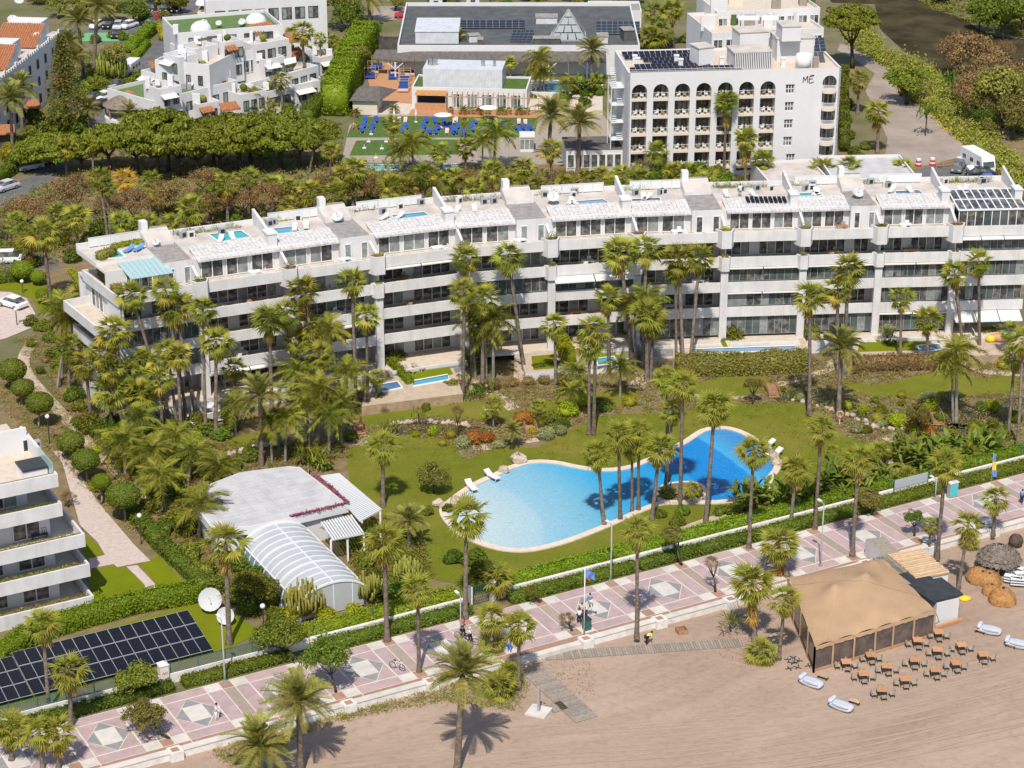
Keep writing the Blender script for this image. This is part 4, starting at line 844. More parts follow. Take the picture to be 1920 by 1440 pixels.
 if i % 3 != 1:
  nb = 6; sr = .15
  rl = MB()
  for q in range(nb + 1): s = .12 + .7 * q / nb; rl.bar(AT(i, s, BACK - .6, ZR), AT(i, s, BACK - .6, ZR + 1.25), .07, .07)
  rl.bar(AT(i, .12, BACK - .6, ZR + 1.22), AT(i, .82, BACK - .6, ZR + 1.22), .07, .07); ro = rl.build('screen', 'frame_white', apt)
  for q in range(nb): a, b = .12 + .7 * (q + .04) / nb, .12 + .7 * (q + .96) / nb; MB().quad(AT(i, a, BACK - .6, ZR + .1), AT(i, b, BACK - .6, ZR + .1), AT(i, b, BACK - .6, ZR + 1.15), AT(i, a, BACK - .6, ZR + 1.15)).build('panel', 'white_clean', ro)
 else: leaf_strip(i, .1, .8, BACK - .8, ZR, 'olive', 900, 300 + i, .5, .8)
 if c_r:   # stair core at the right node
  s = .66; MB().prism(span(i, s, 1.0, 2.7, 9.4), z4 + .004, Z5 + .38, 0, 1).build('stair_core', ['white', 'roof_grey'], apt)
  MB().prism(span(i, s + .02, .98, 9.0, 11.6), Z5 + .3, [Z5 + .8, Z5 + .8, ZR + 1.3, ZR + 1.3], 0, 1).build('stair_hood', ['white', 'roof_white'], apt)
  MB().prism(span(i, s + .02, .98, 11.6, 12.3), Z5 + .3, ZR + 1.4, 0, 1).build('stair_head', ['white2', 'roof_grey'], apt)
  MB().prism(span(i, s + .03, s + .1, 11.4, 12.5), ZR, ZR + 2.4).build('chimney', 'white_clean', apt)
  for a in (s + .05, s + .24): win(apt, AT(i, a, 2.7), AT(i, a + .07, 2.7), z4 + .1, z4 + 2.2, 1, out, pm=('glass_dark', 'glass_curtain'))
 if i + 1 in DIVN or (i == NMOD - 1):
  s = .985; MB().prism(span(i, s - .03, s, 4.6, 12.5), Z5 + .1, [Z5 + .9, Z5 + .9, ZR + 1.9, ZR + 1.9]).build('roof_divider', 'white', apt)
  ch = MB().prism(span(i, s - .09, s + .012, 4.2, 6.0), Z5 + .1, Z5 + 1.5).build('chimney', 'white', apt)
  MB().prism(span(i, s - .1, s + .02, 4.1, 6.1), Z5 + 1.503, Z5 + 1.66).build('cap', 'white_clean', ch)
for lab, px, col in (('turquoise rooftop pool with ladder near the left end', [(393, 441), (452, 434), (468, 445), (412, 454)], 'pool_turq'), ('pale blue rooftop pool left of a white divider', [(512, 430), (553, 426), (562, 434), (516, 440)], 'pool_blue'),
  ('sky blue rooftop pool before a white screen', [(735, 405), (795, 399), (806, 407), (741, 413)], 'pool_blue'), ('covered grey rooftop pool at the middle roof', [(1075, 379), (1130, 375), (1145, 383), (1080, 387)], 'pool_pale'),
  ('dark green rooftop pool beside a stepped divider', [(1183, 375), (1236, 372), (1240, 380), (1186, 382)], 'pool_green'), ('bright turquoise rooftop pool toward the right', [(1495, 364), (1538, 363), (1545, 372), (1496, 373)], 'pool_turq'),
  ('dark tiled rooftop pool near the right end', [(1678, 360), (1722, 358), (1733, 366), (1684, 368)], 'pool_dark'), ('pale pool on the rightmost roof terrace', [(1828, 355), (1866, 354), (1872, 360), (1832, 361)], 'pool_blue'), ('small teal rooftop pool by two blue loungers', [(200, 474), (222, 472), (232, 482), (206, 485)], 'pool_turq')):
 small_pool(lab, px, ZR + .02, col)
M('dish_grey', (.5, .5, .5), .7, .2)
def dish(label, px, py, z, r, az=0, h=.8, tilt=40, name='satellite_dish'):
 p = U(px, py, z); t = thing(name, label, 'satellite dish', p, az); b = MB(); n = 16; rings = 4
 V = [(0, 0, 0)]; F = []
 for a in range(1, rings + 1):
  q = a / rings
  for k in range(n): an = 2 * math.pi * k / n; V.append((r * q * math.cos(an), r * q * math.sin(an), .22 * r * q * q))
 for k in range(n): F.append((0, 1 + k, 1 + (k + 1) % n))
 for a in range(rings - 1):
  for k in range(n): F.append((1 + a * n + k, 1 + (a + 1) * n + k, 1 + (a + 1) * n + (k + 1) % n, 1 + a * n + (k + 1) % n))
 b.add(V, F); d = b.build('reflector', 'dish_grey', t, True, True); d.rotation_euler = (R(tilt), 0, 0); d.location = (0, 0, h + r * .6)
 MB().bar((0, .1, 0), (0, .1, h + r * .6), .09, .09).build('mast', 'metal_grey', t, local=True)
 f = MB().bar((0, 0, .1), (0, r * .1, r * 1.0), .03, .03).box((0, r * .1, r * 1.0), (.12, .12, .12)).build('feed_arm', 'metal_grey', d, local=True)
 return t
dish('white satellite dish on the roof core in the middle', 1037, 383, ZR, .75, 0, .5); dish('grey satellite dish on the roof core at right', 1607, 372, ZR, .75, .5, .3); dish('white satellite dish on the roof left of the sky blue pool', 634, 417, ZR, .7, -.3, .3); dish('small satellite dish on roof at far left', 294, 463, ZR, .45, -.4, .3)
sp = thing('solar_panel_row', 'row of dark solar panels lying on the roof beside the standing man', 'solar panel', U(1430, 374, ZR + .2))
for q in range(9): x = 1398 + q * 8.6; MB().quad(U(x + 3, 379, ZR + .15), U(x + 9.5, 379, ZR + .15), U(x + 5, 368, ZR + .45), U(x - 1.5, 368, ZR + .45)).build('panel', 'solar', sp)
def lounger_parts(t, fab, fr='frame_white'):
 MB().box((0, .25, .3), (.62, 1.3, .08)).build('seat', fab, t, local=True)
 b = MB().add([(-.31, -.4, .3), (.31, -.4, .3), (.31, -.95, .62), (-.31, -.95, .62), (-.31, -.38, .37), (.31, -.38, .37), (.31, -.92, .69), (-.31, -.92, .69)], [(3, 2, 1, 0), (4, 5, 6, 7), (0, 1, 5, 4), (1, 2, 6, 5), (2, 3, 7, 6), (3, 0, 4, 7)]); b.build('backrest', fab, t, local=True)
 for x in (-.27, .27):
  for y in (-.35, .8): MB().box((x, y, .13), (.05, .05, .26)).build('leg', fr, t, local=True)
for k, (x, y) in enumerate(((242, 472), (260, 470))): lounger_parts(thing('sun_lounger', ['blue', 'second blue'][k] + ' sun lounger on the roof terrace by the small teal pool', 'sun lounger', U(x, y, ZR), R(155)), 'blue_light')
def chair_mesh(fab):
 b = MB().box((0, 0, .42), (.5, .5, .07)).box((0, .23, .7), (.5, .06, .5)).box((-.25, 0, .6), (.05, .5, .05)).box((.25, 0, .6), (.05, .5, .05))
 for x in (-.22, .22):
  for y in (-.22, .22): b.box((x, y, .2), (.05, .05, .4))
 return b.mesh(fab)
CHW, CHD = chair_mesh('cloth_white'), chair_mesh('rattan')
tb = MB().box((0, 0, .73), (1.5, .85, .05))
for x in (-.65, .65):
 for y in (-.35, .35): tb.box((x, y, .35), (.07, .07, .7))
TBW, TBD = tb.mesh('cloth_white'), tb.mesh('wood')
LEV = ['ground floor', 'first floor', 'second floor', 'third floor', 'penthouse']
for i in range(NMOD):
 for k in range(5):
  if (i, k) in GLZ or rg.random() < .3 or (k == 4 and i == NMOD - 1): continue
  wh = rg.random() < .6; s = rg.uniform(.25, .75); p = AT(i, s, 1.9, zf(k) + .003); rz = math.atan2((FN[i + 1] - FN[i]).y, (FN[i + 1] - FN[i]).x)
  place = '%s balcony, %s bay from the left' % (LEV[k], ordw(i)); nm = 'white' if wh else 'brown'
  tag(OB('patio_table', TBW if wh else TBD, None, loc=p, rot=(0, 0, rz)), nm + ' patio table on the ' + place, 'table', 'patio tables')
  for q, (dx, dy, a, wd) in enumerate(((-.4, -.75, 180, 'near'), (1.1, 0, -90, 'right'), (.4, .75, 0, 'far'))):
   o = AT(i, min(.97, max(.03, s + dx / (FN[i + 1] - FN[i]).length)), 1.9 + dy, zf(k) + .003)
   if rg.random() < .8: tag(OB('patio_chair', CHW if wh else CHD, None, loc=o, rot=(0, 0, rz + R(a))), '%s patio chair at the table\'s %s side, %s' % (nm, wd, place), 'chair', 'patio chairs')
M('pot_white', (.6, .58, .55), .8)
for i in range(1, NMOD):
 for q in range(3):
  s_ = rg.uniform(.1, .6) if (i + 1) in COREN else rg.uniform(.1, .9); p = AT(i, s_, rg.uniform(9.6, 11.8), ZR); t = thing('roof_air_conditioner', '%s grey roof unit, %s roof terrace from the left' % (ordw(q), ordw(i)), 'air conditioner', p, rg.random()); MB().box((0, 0, .4), (.9, .4, .8)).build('casing', 'metal_grey' if q else 'pot_white', t, local=True); MB().box((0, -.21, .4), (.5, .02, .5)).build('grille', 'dark', t, local=True)
 for q in range(2):
  s_ = rg.uniform(.08, .6); p = AT(i, s_, rg.uniform(7.2, 8.2), ZR); t = thing('sun_lounger', '%s pale sunbed, %s roof terrace from the left' % (ordw(q), ordw(i)), 'sun lounger', p, rg.uniform(2.6, 3.6)); lounger_parts(t, 'awning')
 leaf_strip(i, .05, .35, BACK - .55, ZR, rg.choice(['shrub', 'gold', 'olive', 'shrub_lime']), 260, 500 + i, .4, .9)
 leaf_strip(i, .1, .6, .95, z4, rg.choice(['shrub', 'gold', 'olive']), 120, 700 + i, .5, .7)
 for k in (1, 2, 3):
  if (i, k) not in GLZ: leaf_strip(i, rg.uniform(.05, .3), rg.uniform(.5, .9), .9, zf(k), rg.choice(['shrub', 'olive', 'hedge_lime']), 140, 800 + i * 5 + k, .5, 1.3)
# ================================================================ HOTEL
def facade(name, parent, O, ex, W_, z0, z1, holes, mat, depth=.5, out=None):
 """wall with rectangular or arched openings (x0,x1,za,zb,arch) and their reveals"""
 O = Vector((*O[:2], 0)); ex = Vector((*ex[:2], 0)).normalized(); inn = -Vector((*out[:2], 0)).normalized(); b = MB()
 P = lambda x, z, d=0: tuple(O + ex * x + inn * d + Vector((0, 0, z)))
 xs = sorted({0, W_} | {h[0] for h in holes} | {h[1] for h in holes}); zs = sorted({z0, z1} | {h[2] for h in holes} | {h[3] for h in holes})
 for a, c in zip(xs[:-1], xs[1:]):
  run = None
  for u, w in zip(zs[:-1], zs[1:]):
   mx, mz = (a + c) / 2, (u + w) / 2
   if any(h[0] < mx < h[1] and h[2] < mz < h[3] for h in holes):
    if run is not None: b.quad(P(a, run), P(c, run), P(c, u), P(a, u)); run = None
   elif run is None: run = u
  if run is not None: b.quad(P(a, run), P(c, run), P(c, z1), P(a, z1))
 for x0, x1, za, zb, ar in holes:
  if ar:
   r = (x1 - x0) / 2; cx = (x0 + x1) / 2; zs_ = zb - r; n = 10; arc = [(cx - r * math.cos(math.pi * q / n), zs_ + r * math.sin(math.pi * q / n)) for q in range(n + 1)]
   for q in range(n):
    (xa, ya), (xb, yb) = arc[q], arc[q + 1]; b.quad(P(xa, ya), P(xb, yb), P(xb, zb), P(xa, zb)) if ya != zb or yb != zb else None
    b.quad(P(xa, ya, depth), P(xb, yb, depth), P(xb, yb), P(xa, ya))
   zt = zs_
  else: zt = zb; b.quad(P(x0, zb, depth), P(x1, zb, depth), P(x1, zb), P(x0, zb))
  b.quad(P(x0, za), P(x0, za, depth), P(x0, zt, depth), P(x0, zt)); b.quad(P(x1, za, depth), P(x1, za), P(x1, zt), P(x1, zt, depth)); b.quad(P(x0, za), P(x1, za), P(x1, za, depth), P(x0, za, depth))
 return b.build(name, mat, parent)
HR = 16.5
HA, HB, HC = U(1178.6, 140.7, HR), U(1577.3, 130.3, HR), U(1123.4, 93.9, HR)
HA.z = HB.z = HC.z = 0; hx = (HB - HA).normalized(); HW = (HB - HA).length; hn = Vector((hx.y, -hx.x, 0)); hd = (HC - HA).dot(-hn); HD = 14.5
hotel = thing('hotel', 'white five storey hotel with seven tall arched balcony bays', 'hotel', HA)
HP = lambda x, d, z=0: HA + hx * x - hn * d + Vector((0, 0, z))
k_ = HW / 398.7                                         # metres per picture pixel along the front
holes = []; BAY = []
for j in range(7):
 x0 = (1185.4 + j * 40.2 - 1178.6) * k_; x1 = x0 + 28.6 * k_; BAY.append((x0, x1)); holes.append((x0, x1, .6, HR - 1.55, True))
wx = [(1474 - 1178.6) * k_, (1491 - 1178.6) * k_]
for q in range(5): zz = HR - 2.9 - 2.8 * q - .0; holes.append((wx[0] + (.6 if q == 4 else 0), wx[1] + (.6 if q == 4 else 0), zz - .75, zz + .75, False))
ax0, ax1 = (1543.5 - 1178.6) * k_, (1570.5 - 1178.6) * k_; holes.append((ax0, ax1, .6, HR - .9, True))
facade('front_wall', hotel, HA, hx, HW, 0, HR + .35, holes, 'white2', .6, hn)
b = MB()
MB().prism([HP(0, .0)[:2], HP(0, HD)[:2], HP(.3, HD)[:2], HP(.3, 0)[:2]], 0, HR + .35).build('side_wall', 'white2', hotel); MB().prism([HP(HW - .3, .0)[:2], HP(HW - .3, HD)[:2], HP(HW, HD)[:2], HP(HW, 0)[:2]], 0, HR + .35).build('side_wall', 'white2', hotel)
MB().prism([HP(.31, HD - .3)[:2], HP(HW - .31, HD - .3)[:2], HP(HW - .31, HD)[:2], HP(.31, HD)[:2]], 0, HR + .35).build('rear_wall', 'white2', hotel)
MB().prism([HP(.31, .02)[:2], HP(HW - .31, .02)[:2], HP(HW - .31, HD - .31)[:2], HP(.31, HD - .31)[:2]], HR - .4, HR, 0, 1).build('roof_slab', ['white2', 'terrace'], hotel)
MB().prism([HP(.31, 2.2)[:2], HP(HW - .31, 2.2)[:2], HP(HW - .31, 2.4)[:2], HP(.31, 2.4)[:2]], 0, HR - .42).build('inner_wall', 'beige', hotel)
for j, (x0, x1) in enumerate(BAY):
 for s_ in (x0 - .15, x1): MB().prism([HP(s_, .62)[:2], HP(s_ + .15, .62)[:2], HP(s_ + .15, 2.19)[:2], HP(s_, 2.19)[:2]], .1, HR - .43).build('bay_wall', 'beige', hotel)
 for f in range(6):
  zz = HR - 3.95 - 2.8 * f
  if zz < -.2: break
  MB().prism([HP(x0 + .005, .04)[:2], HP(x1 - .005, .04)[:2], HP(x1 - .005, 2.18)[:2], HP(x0 + .005, 2.18)[:2]], zz - .3, zz).build('balcony_slab', 'beige', hotel)
  win(hotel, HP(x0 + .1, 2.19), HP(x1 - .1, 2.19), zz + .05, zz + 2.3, 3, hn, 'frame_dark', ('glass_dark', 'glass_dark', 'glass_curtain'), .05)
  rl = MB().bar(HP(x0 + .02, .1, zz + 1.0), HP(x1 - .02, .1, zz + 1.0), .05, .05); rl.bar(HP(x0 + .02, .1, zz + .08), HP(x1 - .02, .1, zz + .08), .04, .04); rl.build('railing', 'frame_white', hotel)
  if f < 5:
   fl = ['fifth', 'fourth', 'third', 'second', 'first'][f]
   for q, (dx, a) in enumerate(((.7, -60), (1.75, 70))):
    tag(OB('patio_chair', CHW if (j + f + q) % 3 else CHD, None, loc=HP(x0 + dx, 1.0, zz + .003), rot=(0, 0, R(a))), '%s chair on the %s floor balcony of the %s hotel arch' % (['left', 'right'][q], fl, ordw(j)), 'chair', 'hotel balcony chairs')
for q in range(5):
 zz = HR - 2.9 - 2.8 * q; o_ = .6 if q == 4 else 0; win(hotel, HP(wx[0] + o_ + .05, .3), HP(wx[1] + o_ - .05, .3), zz - .73, zz + .73, 3, hn, 'frame_white', ('glass_dark',), .09, mid=True)
for f in range(6):       # curved balconies in the right hand arch
 zz = HR - 3.3 - 2.8 * f
 if zz < -.1: break
 cx = (ax0 + ax1) / 2; r = (ax1 - ax0) / 2 - .02; arc = [(cx + r * math.cos(math.pi + math.pi * q / 12), -.75 * math.sin(math.pi * q / 12)) for q in range(13)]
 poly = [HP(x, d)[:2] for x, d in arc] + [HP(cx + r, 1.9)[:2], HP(cx - r, 1.9)[:2]]
 if f < 5: MB().prism(poly, zz - .35, zz).build('curved_balcony', 'beige', hotel)
 if f < 5:
  m = MB()
  for q in range(12): m.bar(HP(arc[q][0], arc[q][1] + .05, zz + .95), HP(arc[q + 1][0], arc[q + 1][1] + .05, zz + .95), .05, .05)
  for q in range(25): x = cx + r * math.cos(math.pi + math.pi * q / 24); d = -.75 * math.sin(math.pi * q / 24) + .05; m.bar(HP(x, d, zz), HP(x, d, zz + .95), .045, .045)
  m.build('railing', 'frame_white', hotel)
 win(hotel, HP(ax0 + .1, 1.9), HP(ax1 - .1, 1.9), max(zz, 0) + .05, zz + 2.4, 3, hn, 'frame_white', ('glass_dark', 'glass_curtain'), .06)
lg = MB(); lx = (1506 - 1178.6) * k_; lz = HR - 1.95; q = 1.15
def stroke(pts, w):
 for (xa, za), (xb, zb) in zip(pts[:-1], pts[1:]): lg.bar(HP(lx + xa, -.03, lz + za), HP(lx + xb, -.03, lz + zb), .05, w)
stroke([(.0, 0), (.08, .95), (.35, .35), (.72, 1.1), (.74, 0)], .12); stroke([(.95, .05), (1.05, .95), (1.75, 1.12)], .11); stroke([(1.0, .52), (1.55, .62)], .1); stroke([(.95, .05), (1.2, -.1), (1.7, .12)], .11); stroke([(1.1, 1.1), (1.7, 1.2)], .07)
lo = lg.build('lettering', 'frame_dark', hotel); lo['label'] = 'black brush stroke letters ME on the white wall'
def solar_grid(label, pts, nx, ny, zt=.25, gapx=.06, group=None, par=None, z=None):
 """panels filling a quad given by four world points (front-left, front-right, back-right, back-left)"""
 A, B, C, D = [Vector(p) for p in pts]; t = par or thing('solar_array', label, 'solar panels', A)
 for a in range(nx):
  for c in range(ny):
   u0, u1, v0, v1 = (a + gapx / 2) / nx, (a + 1 - gapx / 2) / nx, (c + .015) / ny, (c + .985) / ny
   f = lambda u, v: A.lerp(B, u).lerp(D.lerp(C, u), v)
   P = [f(u0, v0), f(u1, v0), f(u1, v1), f(u0, v1)]; n = (P[1] - P[0]).cross(P[3] - P[0]).normalized()
   m = MB().add([p - n * .04 for p in P] + P, [(4, 5, 6, 7), (0, 1, 5, 4), (1, 2, 6, 5), (2, 3, 7, 6), (3, 0, 4, 7)], 0)
   cn = sum(P, Vector()) / 4; m.add([p.lerp(cn, .03) + n * .006 for p in P], [(0, 1, 2, 3)], 1); m.build('panel', ['solar_frame', 'solar'], t)
 return t
for lab, x0, x1, d, n, in (('front row of solar panels along the hotel roof edge', .5, 18, .9, 20), ('second row of solar panels from the hotel roof edge', 1.5, 13.5, 2.9, 14), ('third row of solar panels from the hotel roof edge', 4.5, 11, 4.9, 7), ('fourth row of solar panels from the hotel roof edge', 3.5, 13, 6.9, 11), ('fifth row of solar panels from the hotel roof edge', .8, 13.5, 9.0, 15), ('back row of solar panels on the hotel roof', .8, 15, 11.2, 16)):
 solar_grid(lab, [HP(x0, d, HR + .2), HP(x1, d, HR + .2), HP(x1, d + 1.7, HR + .55), HP(x0, d + 1.7, HR + .55)], n, 1)
def roof_block(label, pxa, pxb, z, h, dep, mats=('white2', 'roof_white'), name='roof_plant_room', cat='roof structure'):
 A, B = U(*pxa, z), U(*pxb, z); e = (B - A).normalized(); n = Vector((-e.y, e.x, 0)); t = thing(name, label, cat, A)
 MB().prism([A[:2], B[:2], (B + n * dep)[:2], (A + n * dep)[:2]], z, z + h, 0, 1).build('walls', list(mats), t); MB().prism([(A - e * .12 - n * .12)[:2], (B + e * .12 - n * .12)[:2], (B + e * .12 + n * (dep + .12))[:2], (A - e * .12 + n * (dep + .12))[:2]], z + h + .003, z + h + .15).build('roof', mats[1], t)
 return t, A, B, n
roof_block('tall white plant box on the hotel roof left of the slatted one', (1310, 127), (1338, 124), HR, 3.0, 3.2)
t_, A_, B_, n_ = roof_block('white plant room with vertical slats on the hotel roof front', (1376, 131), (1447, 128), HR, 2.6, 4.5)
for q in range(21): p = A_.lerp(B_, (q + .5) / 21) - n_ * .1; MB().bar(p + Vector((0, 0, .1)), p + Vector((0, 0, 2.55)), .16, .14).build('slat', 'white_clean', t_)
MB().prism([(A_ - n_ * .04)[:2], (B_ - n_ * .04)[:2], (B_ - n_ * .01)[:2], (A_ - n_ * .01)[:2]], HR + .1, HR + 2.5).build('louvre_back', 'dark', t_)
roof_block('white upper lift room behind the slatted plant room', (1386, 108), (1440, 105), HR, 3.9, 4)
roof_block('wide white stair house on the right of the hotel roof', (1456, 116), (1526, 114), HR, 3.6, 5)
roof_block('small white block on top of the stair house', (1466, 78), (1501, 77), HR + 3.7, 2.3, 4)
solar_grid('small block of solar panels on the right of the hotel roof', [U(1527, 97, HR + 2.2), U(1550, 96, HR + 2.2), U(1545, 70, HR + 2.6), U(1524, 71, HR + 2.6)], 2, 4)
tk = thing('water_tank', 'white cylindrical water tank at the hotel roof edge', 'tank', U(1506, 128, HR)); MB().tube([(0, 0, 0), (0, 0, 2.2)], 1.2, 18).ball((0, 0, 2.2), (1.2, 1.2, .25), 18, 3, half=True).build('body', 'white_clean', tk, True, True); MB().box((1.9, 0, .9), (.9, .9, 1.8)).build('cabinet', 'wood_grey', tk, local=True)
for k, (x, y) in enumerate(((1190, 119), (1195, 124), (1268, 119), (1276, 126), (1353, 122), (1468, 124))):
 t = thing('roof_vent', '%s white square vent stack from the left on the hotel roof' % ordw(k), 'vent', U(x, y, HR), 0, 'hotel roof vents'); MB().box((0, 0, .6), (.7, .7, 1.2)).build('stack', 'white2', t, local=True); MB().box((0, 0, 1.3), (.85, .85, .16)).build('cap', 'white_clean', t, local=True)
MB().bar(HP(.4, .15, HR + .75), HP(18, .15, HR + .75), .05, .05).bar(HP(.4, .15, HR + .5), HP(18, .15, HR + .5), .04, .04).build('roof_rail', 'frame_white', hotel)
es = thing('fire_escape', 'white steel fire stair climbing the left flank of the hotel', 'staircase', HP(-1, 6))
for f in range(5):
 zz = 2.2 + 2.8 * f; MB().prism([HP(-2.0, 4)[:2], HP(-.02, 4)[:2], HP(-.02, 7.5)[:2], HP(-2.0, 7.5)[:2]], zz, zz + .12).build('landing', 'frame_white', es)
 m = MB()
 for q in range(10): a = HP(-1.0 if f % 2 else -1.9, 4.2 + .3 * q, zz + .28 * q); m.bar(a, a + hx * .85, .28, .05)
 m.build('flight', 'frame_white', es); m = MB()
 for d in (4, 5.2, 6.4, 7.5): m.bar(HP(-2.0, d, zz), HP(-2.0, d, zz + 1.05), .05, .05)
 m.bar(HP(-2, 4, zz + 1.05), HP(-2, 7.5, zz + 1.05), .05, .05); m.bar(HP(-2, 4, zz + .55), HP(-2, 7.5, zz + .55), .04, .04); m.build('railing', 'frame_white', es)
for d in (4, 7.5): MB().bar(HP(-2, d, 0), HP(-2, d, 14), .1, .1).build('post', 'frame_white', es)
b2 = thing('hotel_terrace_wing', 'white stepped rear wing of the hotel with planted roof terraces', 'building', U(1450, 60, 10))
def px_block(name, par, a, b, ztop, dep, zbot=0.0, mats=('white2', 'roof_white'), par_h=.5):
 """block whose front top edge runs between two picture points at height ztop"""
 A, B = U(*a, ztop), U(*b, ztop); e = (B - A); e.z = 0; e.normalize(); n = Vector((-e.y, e.x, 0)); A.z = B.z = 0
 MB().prism([A[:2], B[:2], (B + n * dep)[:2], (A + n * dep)[:2]], zbot, ztop - par_h, 0, 1).build(name, list(mats), par)
 if par_h:
  q = .25
  for p0, p1 in ((A, B), (A + n * dep - n * q, B + n * dep - n * q)): MB().prism([p0[:2], p1[:2], (p1 + n * q)[:2], (p0 + n * q)[:2]], ztop - par_h + .002, ztop).build('parapet', mats[0], par)
  for p0 in (A, B - e * q): MB().prism([(p0 + n * q)[:2], (p0 + e * q + n * q)[:2], (p0 + e * q + n * (dep - q))[:2], (p0 + n * (dep - q))[:2]], ztop - par_h + .002, ztop - .003).build('parapet', mats[0], par)
 return A, B, e, n
WG = [px_block('wing', b2, (1335, 62), (1545, 52), 12.5, 16, 0, ('white2', 'terrace')), px_block('wing', b2, (1345, 22), (1538, 14), 14.5, 14, 0, ('white2', 'terrace'))]
for (A, B, e, n), z in zip(WG, (12.5, 14.5)):
 for q in range(9):
  c = A.lerp(B, (q + .5) / 9); win(b2, c - e * .8 - n * .03, c + e * .8 - n * .03, z - 3.2, z - 1.2, 2, -n, 'frame_white', ('glass_dark', 'glass_curtain'))
 for q in range(7): p = A.lerp(B, random.random()) + n * random.uniform(1, 9); MB().box((p.x, p.y, z + .5), (random.uniform(.8, 3), random.uniform(.8, 2), random.uniform(1.2, 3))).build('roof_box', random.choice(['white2', 'beige', 'wood_grey', 'turf']), b2)
for x in (1392, 1418, 1452, 1490):
 A = U(x, 48, 14); MB().box((A.x, A.y, 15.2), (.5, .5, 2.4)).build('post', 'white2', b2)
for x0, x1, lab in ((1384, 1424, 'wide'), (1428, 1460, 'narrow')): MB().quad(U(x0, 38, 16.4), U(x1, 38, 16.4), U(x1, 29, 16.6), U(x0, 29, 16.6)).build('shade_sail', 'awning', b2)
dn = thing('flat_roofed_annex', 'low white flat roofed annex with curved parapets below the hotel', 'building', U(1560, 320, 3))
px_block('annex', dn, (1445, 345), (1560, 340), 3.6, 12, 0, ('white2', 'roof_white'), .4); px_block('annex', dn, (1562, 336), (1722, 333), 3.8, 12.5, 0, ('white2', 'white_stone'), .4)
gp_ = thing('glass_pavilion', 'low glazed pavilion with brown roof at the foot of the hotel stair', 'building', U(1100, 300, 0)); A, B, e, n = px_block('pavilion', gp_, (1062, 283), (1168, 281), 3.6, 8, 0, ('white2', 'shingle'), 0)
for q in range(7): win(gp_, A + e * (.2 + (B - A).length * q / 7.2) - n * .02, A + e * (.1 + (B - A).length * (q + .9) / 7.2) - n * .02, .8, 3.0, 1, -n)
# ---------------- club house behind: long dark roof with solar panels and glass pyramid
cl = thing('club_house', 'long low club building with dark roof and white parapet behind the lawn', 'building', U(950, 90, 5)); ZC = 5.5
A, B, e, n = px_block('hall', cl, (745, 85), (1200, 85), ZC, 36, 0, ('white2', 'roof_dark'), .7)
solar_grid('wide bank of solar panels along the rear of the club roof', [U(790, 52, ZC - .4), U(985, 52, ZC - .4), U(985, 38, ZC), U(790, 38, ZC)], 16, 3); solar_grid('bank of solar panels right of the glass pyramid', [U(1117, 63, ZC - .4), U(1200, 63, ZC - .4), U(1200, 40, ZC), U(1117, 40, ZC)], 8, 4); solar_grid('bank of solar panels left of the glass pyramid', [U(955, 77, ZC - .4), U(994, 77, ZC - .4), U(1002, 56, ZC), U(962, 56, ZC)], 5, 4)
pyr = thing('glass_pyramid', 'glass pyramid skylight on the dark club roof', 'skylight', U(1065, 72, ZC)); P4 = [U(1030, 76, ZC - .5), U(1099, 76, ZC - .5), U(1097, 60, ZC - .5), U(1036, 60, ZC - .5)]; ap = sum(P4, Vector()) / 4; ap.z = ZC + 4.6
M('sky_glass', (.16, .19, .2), .35, .15)
for q in range(4):
 a, c = P4[q], P4[(q + 1) % 4]; MB().bar(a, ap, .2, .2).bar(a, c, .25, .3).build('rafter', 'metal_grey', pyr)
 for r_ in range(4):
  f0, f1 = r_ / 4, (r_ + 1) / 4; n0 = 4 - r_
  for s_ in range(n0):
   p = lambda u, f: a.lerp(ap, f).lerp(c.lerp(ap, f), u); MB().quad(p(s_ / n0 + .02, f0 + .015), p((s_ + 1) / n0 - .02, f0 + .015), p((s_ + .96) / n0, f1 - .015), p((s_ + .04) / n0, f1 - .015)).build('pane', 'sky_glass', pyr)
t_, A_, B_, n_ = roof_block('white steel clad plant enclosure on the club roof', (779, 82), (860, 82), ZC - .6, 2.2, 11, ('steel_sheet', 'steel_sheet'))
for k, (a, b_, h, d) in enumerate((((880, 80), (900, 79), 1.2, 2), ((895, 90), (905, 90), 1.5, 2), ((1005, 45), (1045, 45), 1.2, 3), ((1000, 83), (1050, 83), 1, 2), ((1120, 82), (1140, 82), 1.3, 3), ((1170, 78), (1190, 77), 2, 3))): roof_block('%s small plant box from the left on the club roof' % ordw(k), a, b_, ZC - .7, h, d, ('roof_dark' if k % 2 else 'steel_sheet', 'roof_grey'), 'roof_unit')
ver = thing('shingle_veranda', 'long brown shingle roofed veranda on white posts before the club', 'veranda', U(900, 115, 3)); zz0, zz1 = 3.2, 4.6
for q in range(6):
 x0, x1 = 705 + q * 72, 705 + (q + 1) * 72 - .5; a, b_, c, d = U(x0 - (8 if q == 0 else 0), 112 + (2 if q else -2), zz0), U(x1, 115, zz0), U(x1, 93, zz1), U(x0, 93, zz1)
 MB().add([a, b_, c, d, a - Vector((0, 0, .25)), b_ - Vector((0, 0, .25)), c - Vector((0, 0, .25)), d - Vector((0, 0, .25))], [(0, 1, 2, 3), (4, 5, 1, 0), (7, 4, 0, 3), (5, 6, 2, 1)]).build('roof', 'shingle', ver)
 p = U(x0 + 36, 117, zz0); p.z = 0; MB().bar(p, p + Vector((0, 0, zz0)), .3, .3).bar(p + Vector((0, 0, 1.9)), p + Vector((1.4, 0, zz0 - .1)), .15, .15).bar(p + Vector((0, 0, 1.9)), p + Vector((-1.4, 0, zz0 - .1)), .15, .15).build('post', 'white2', ver)
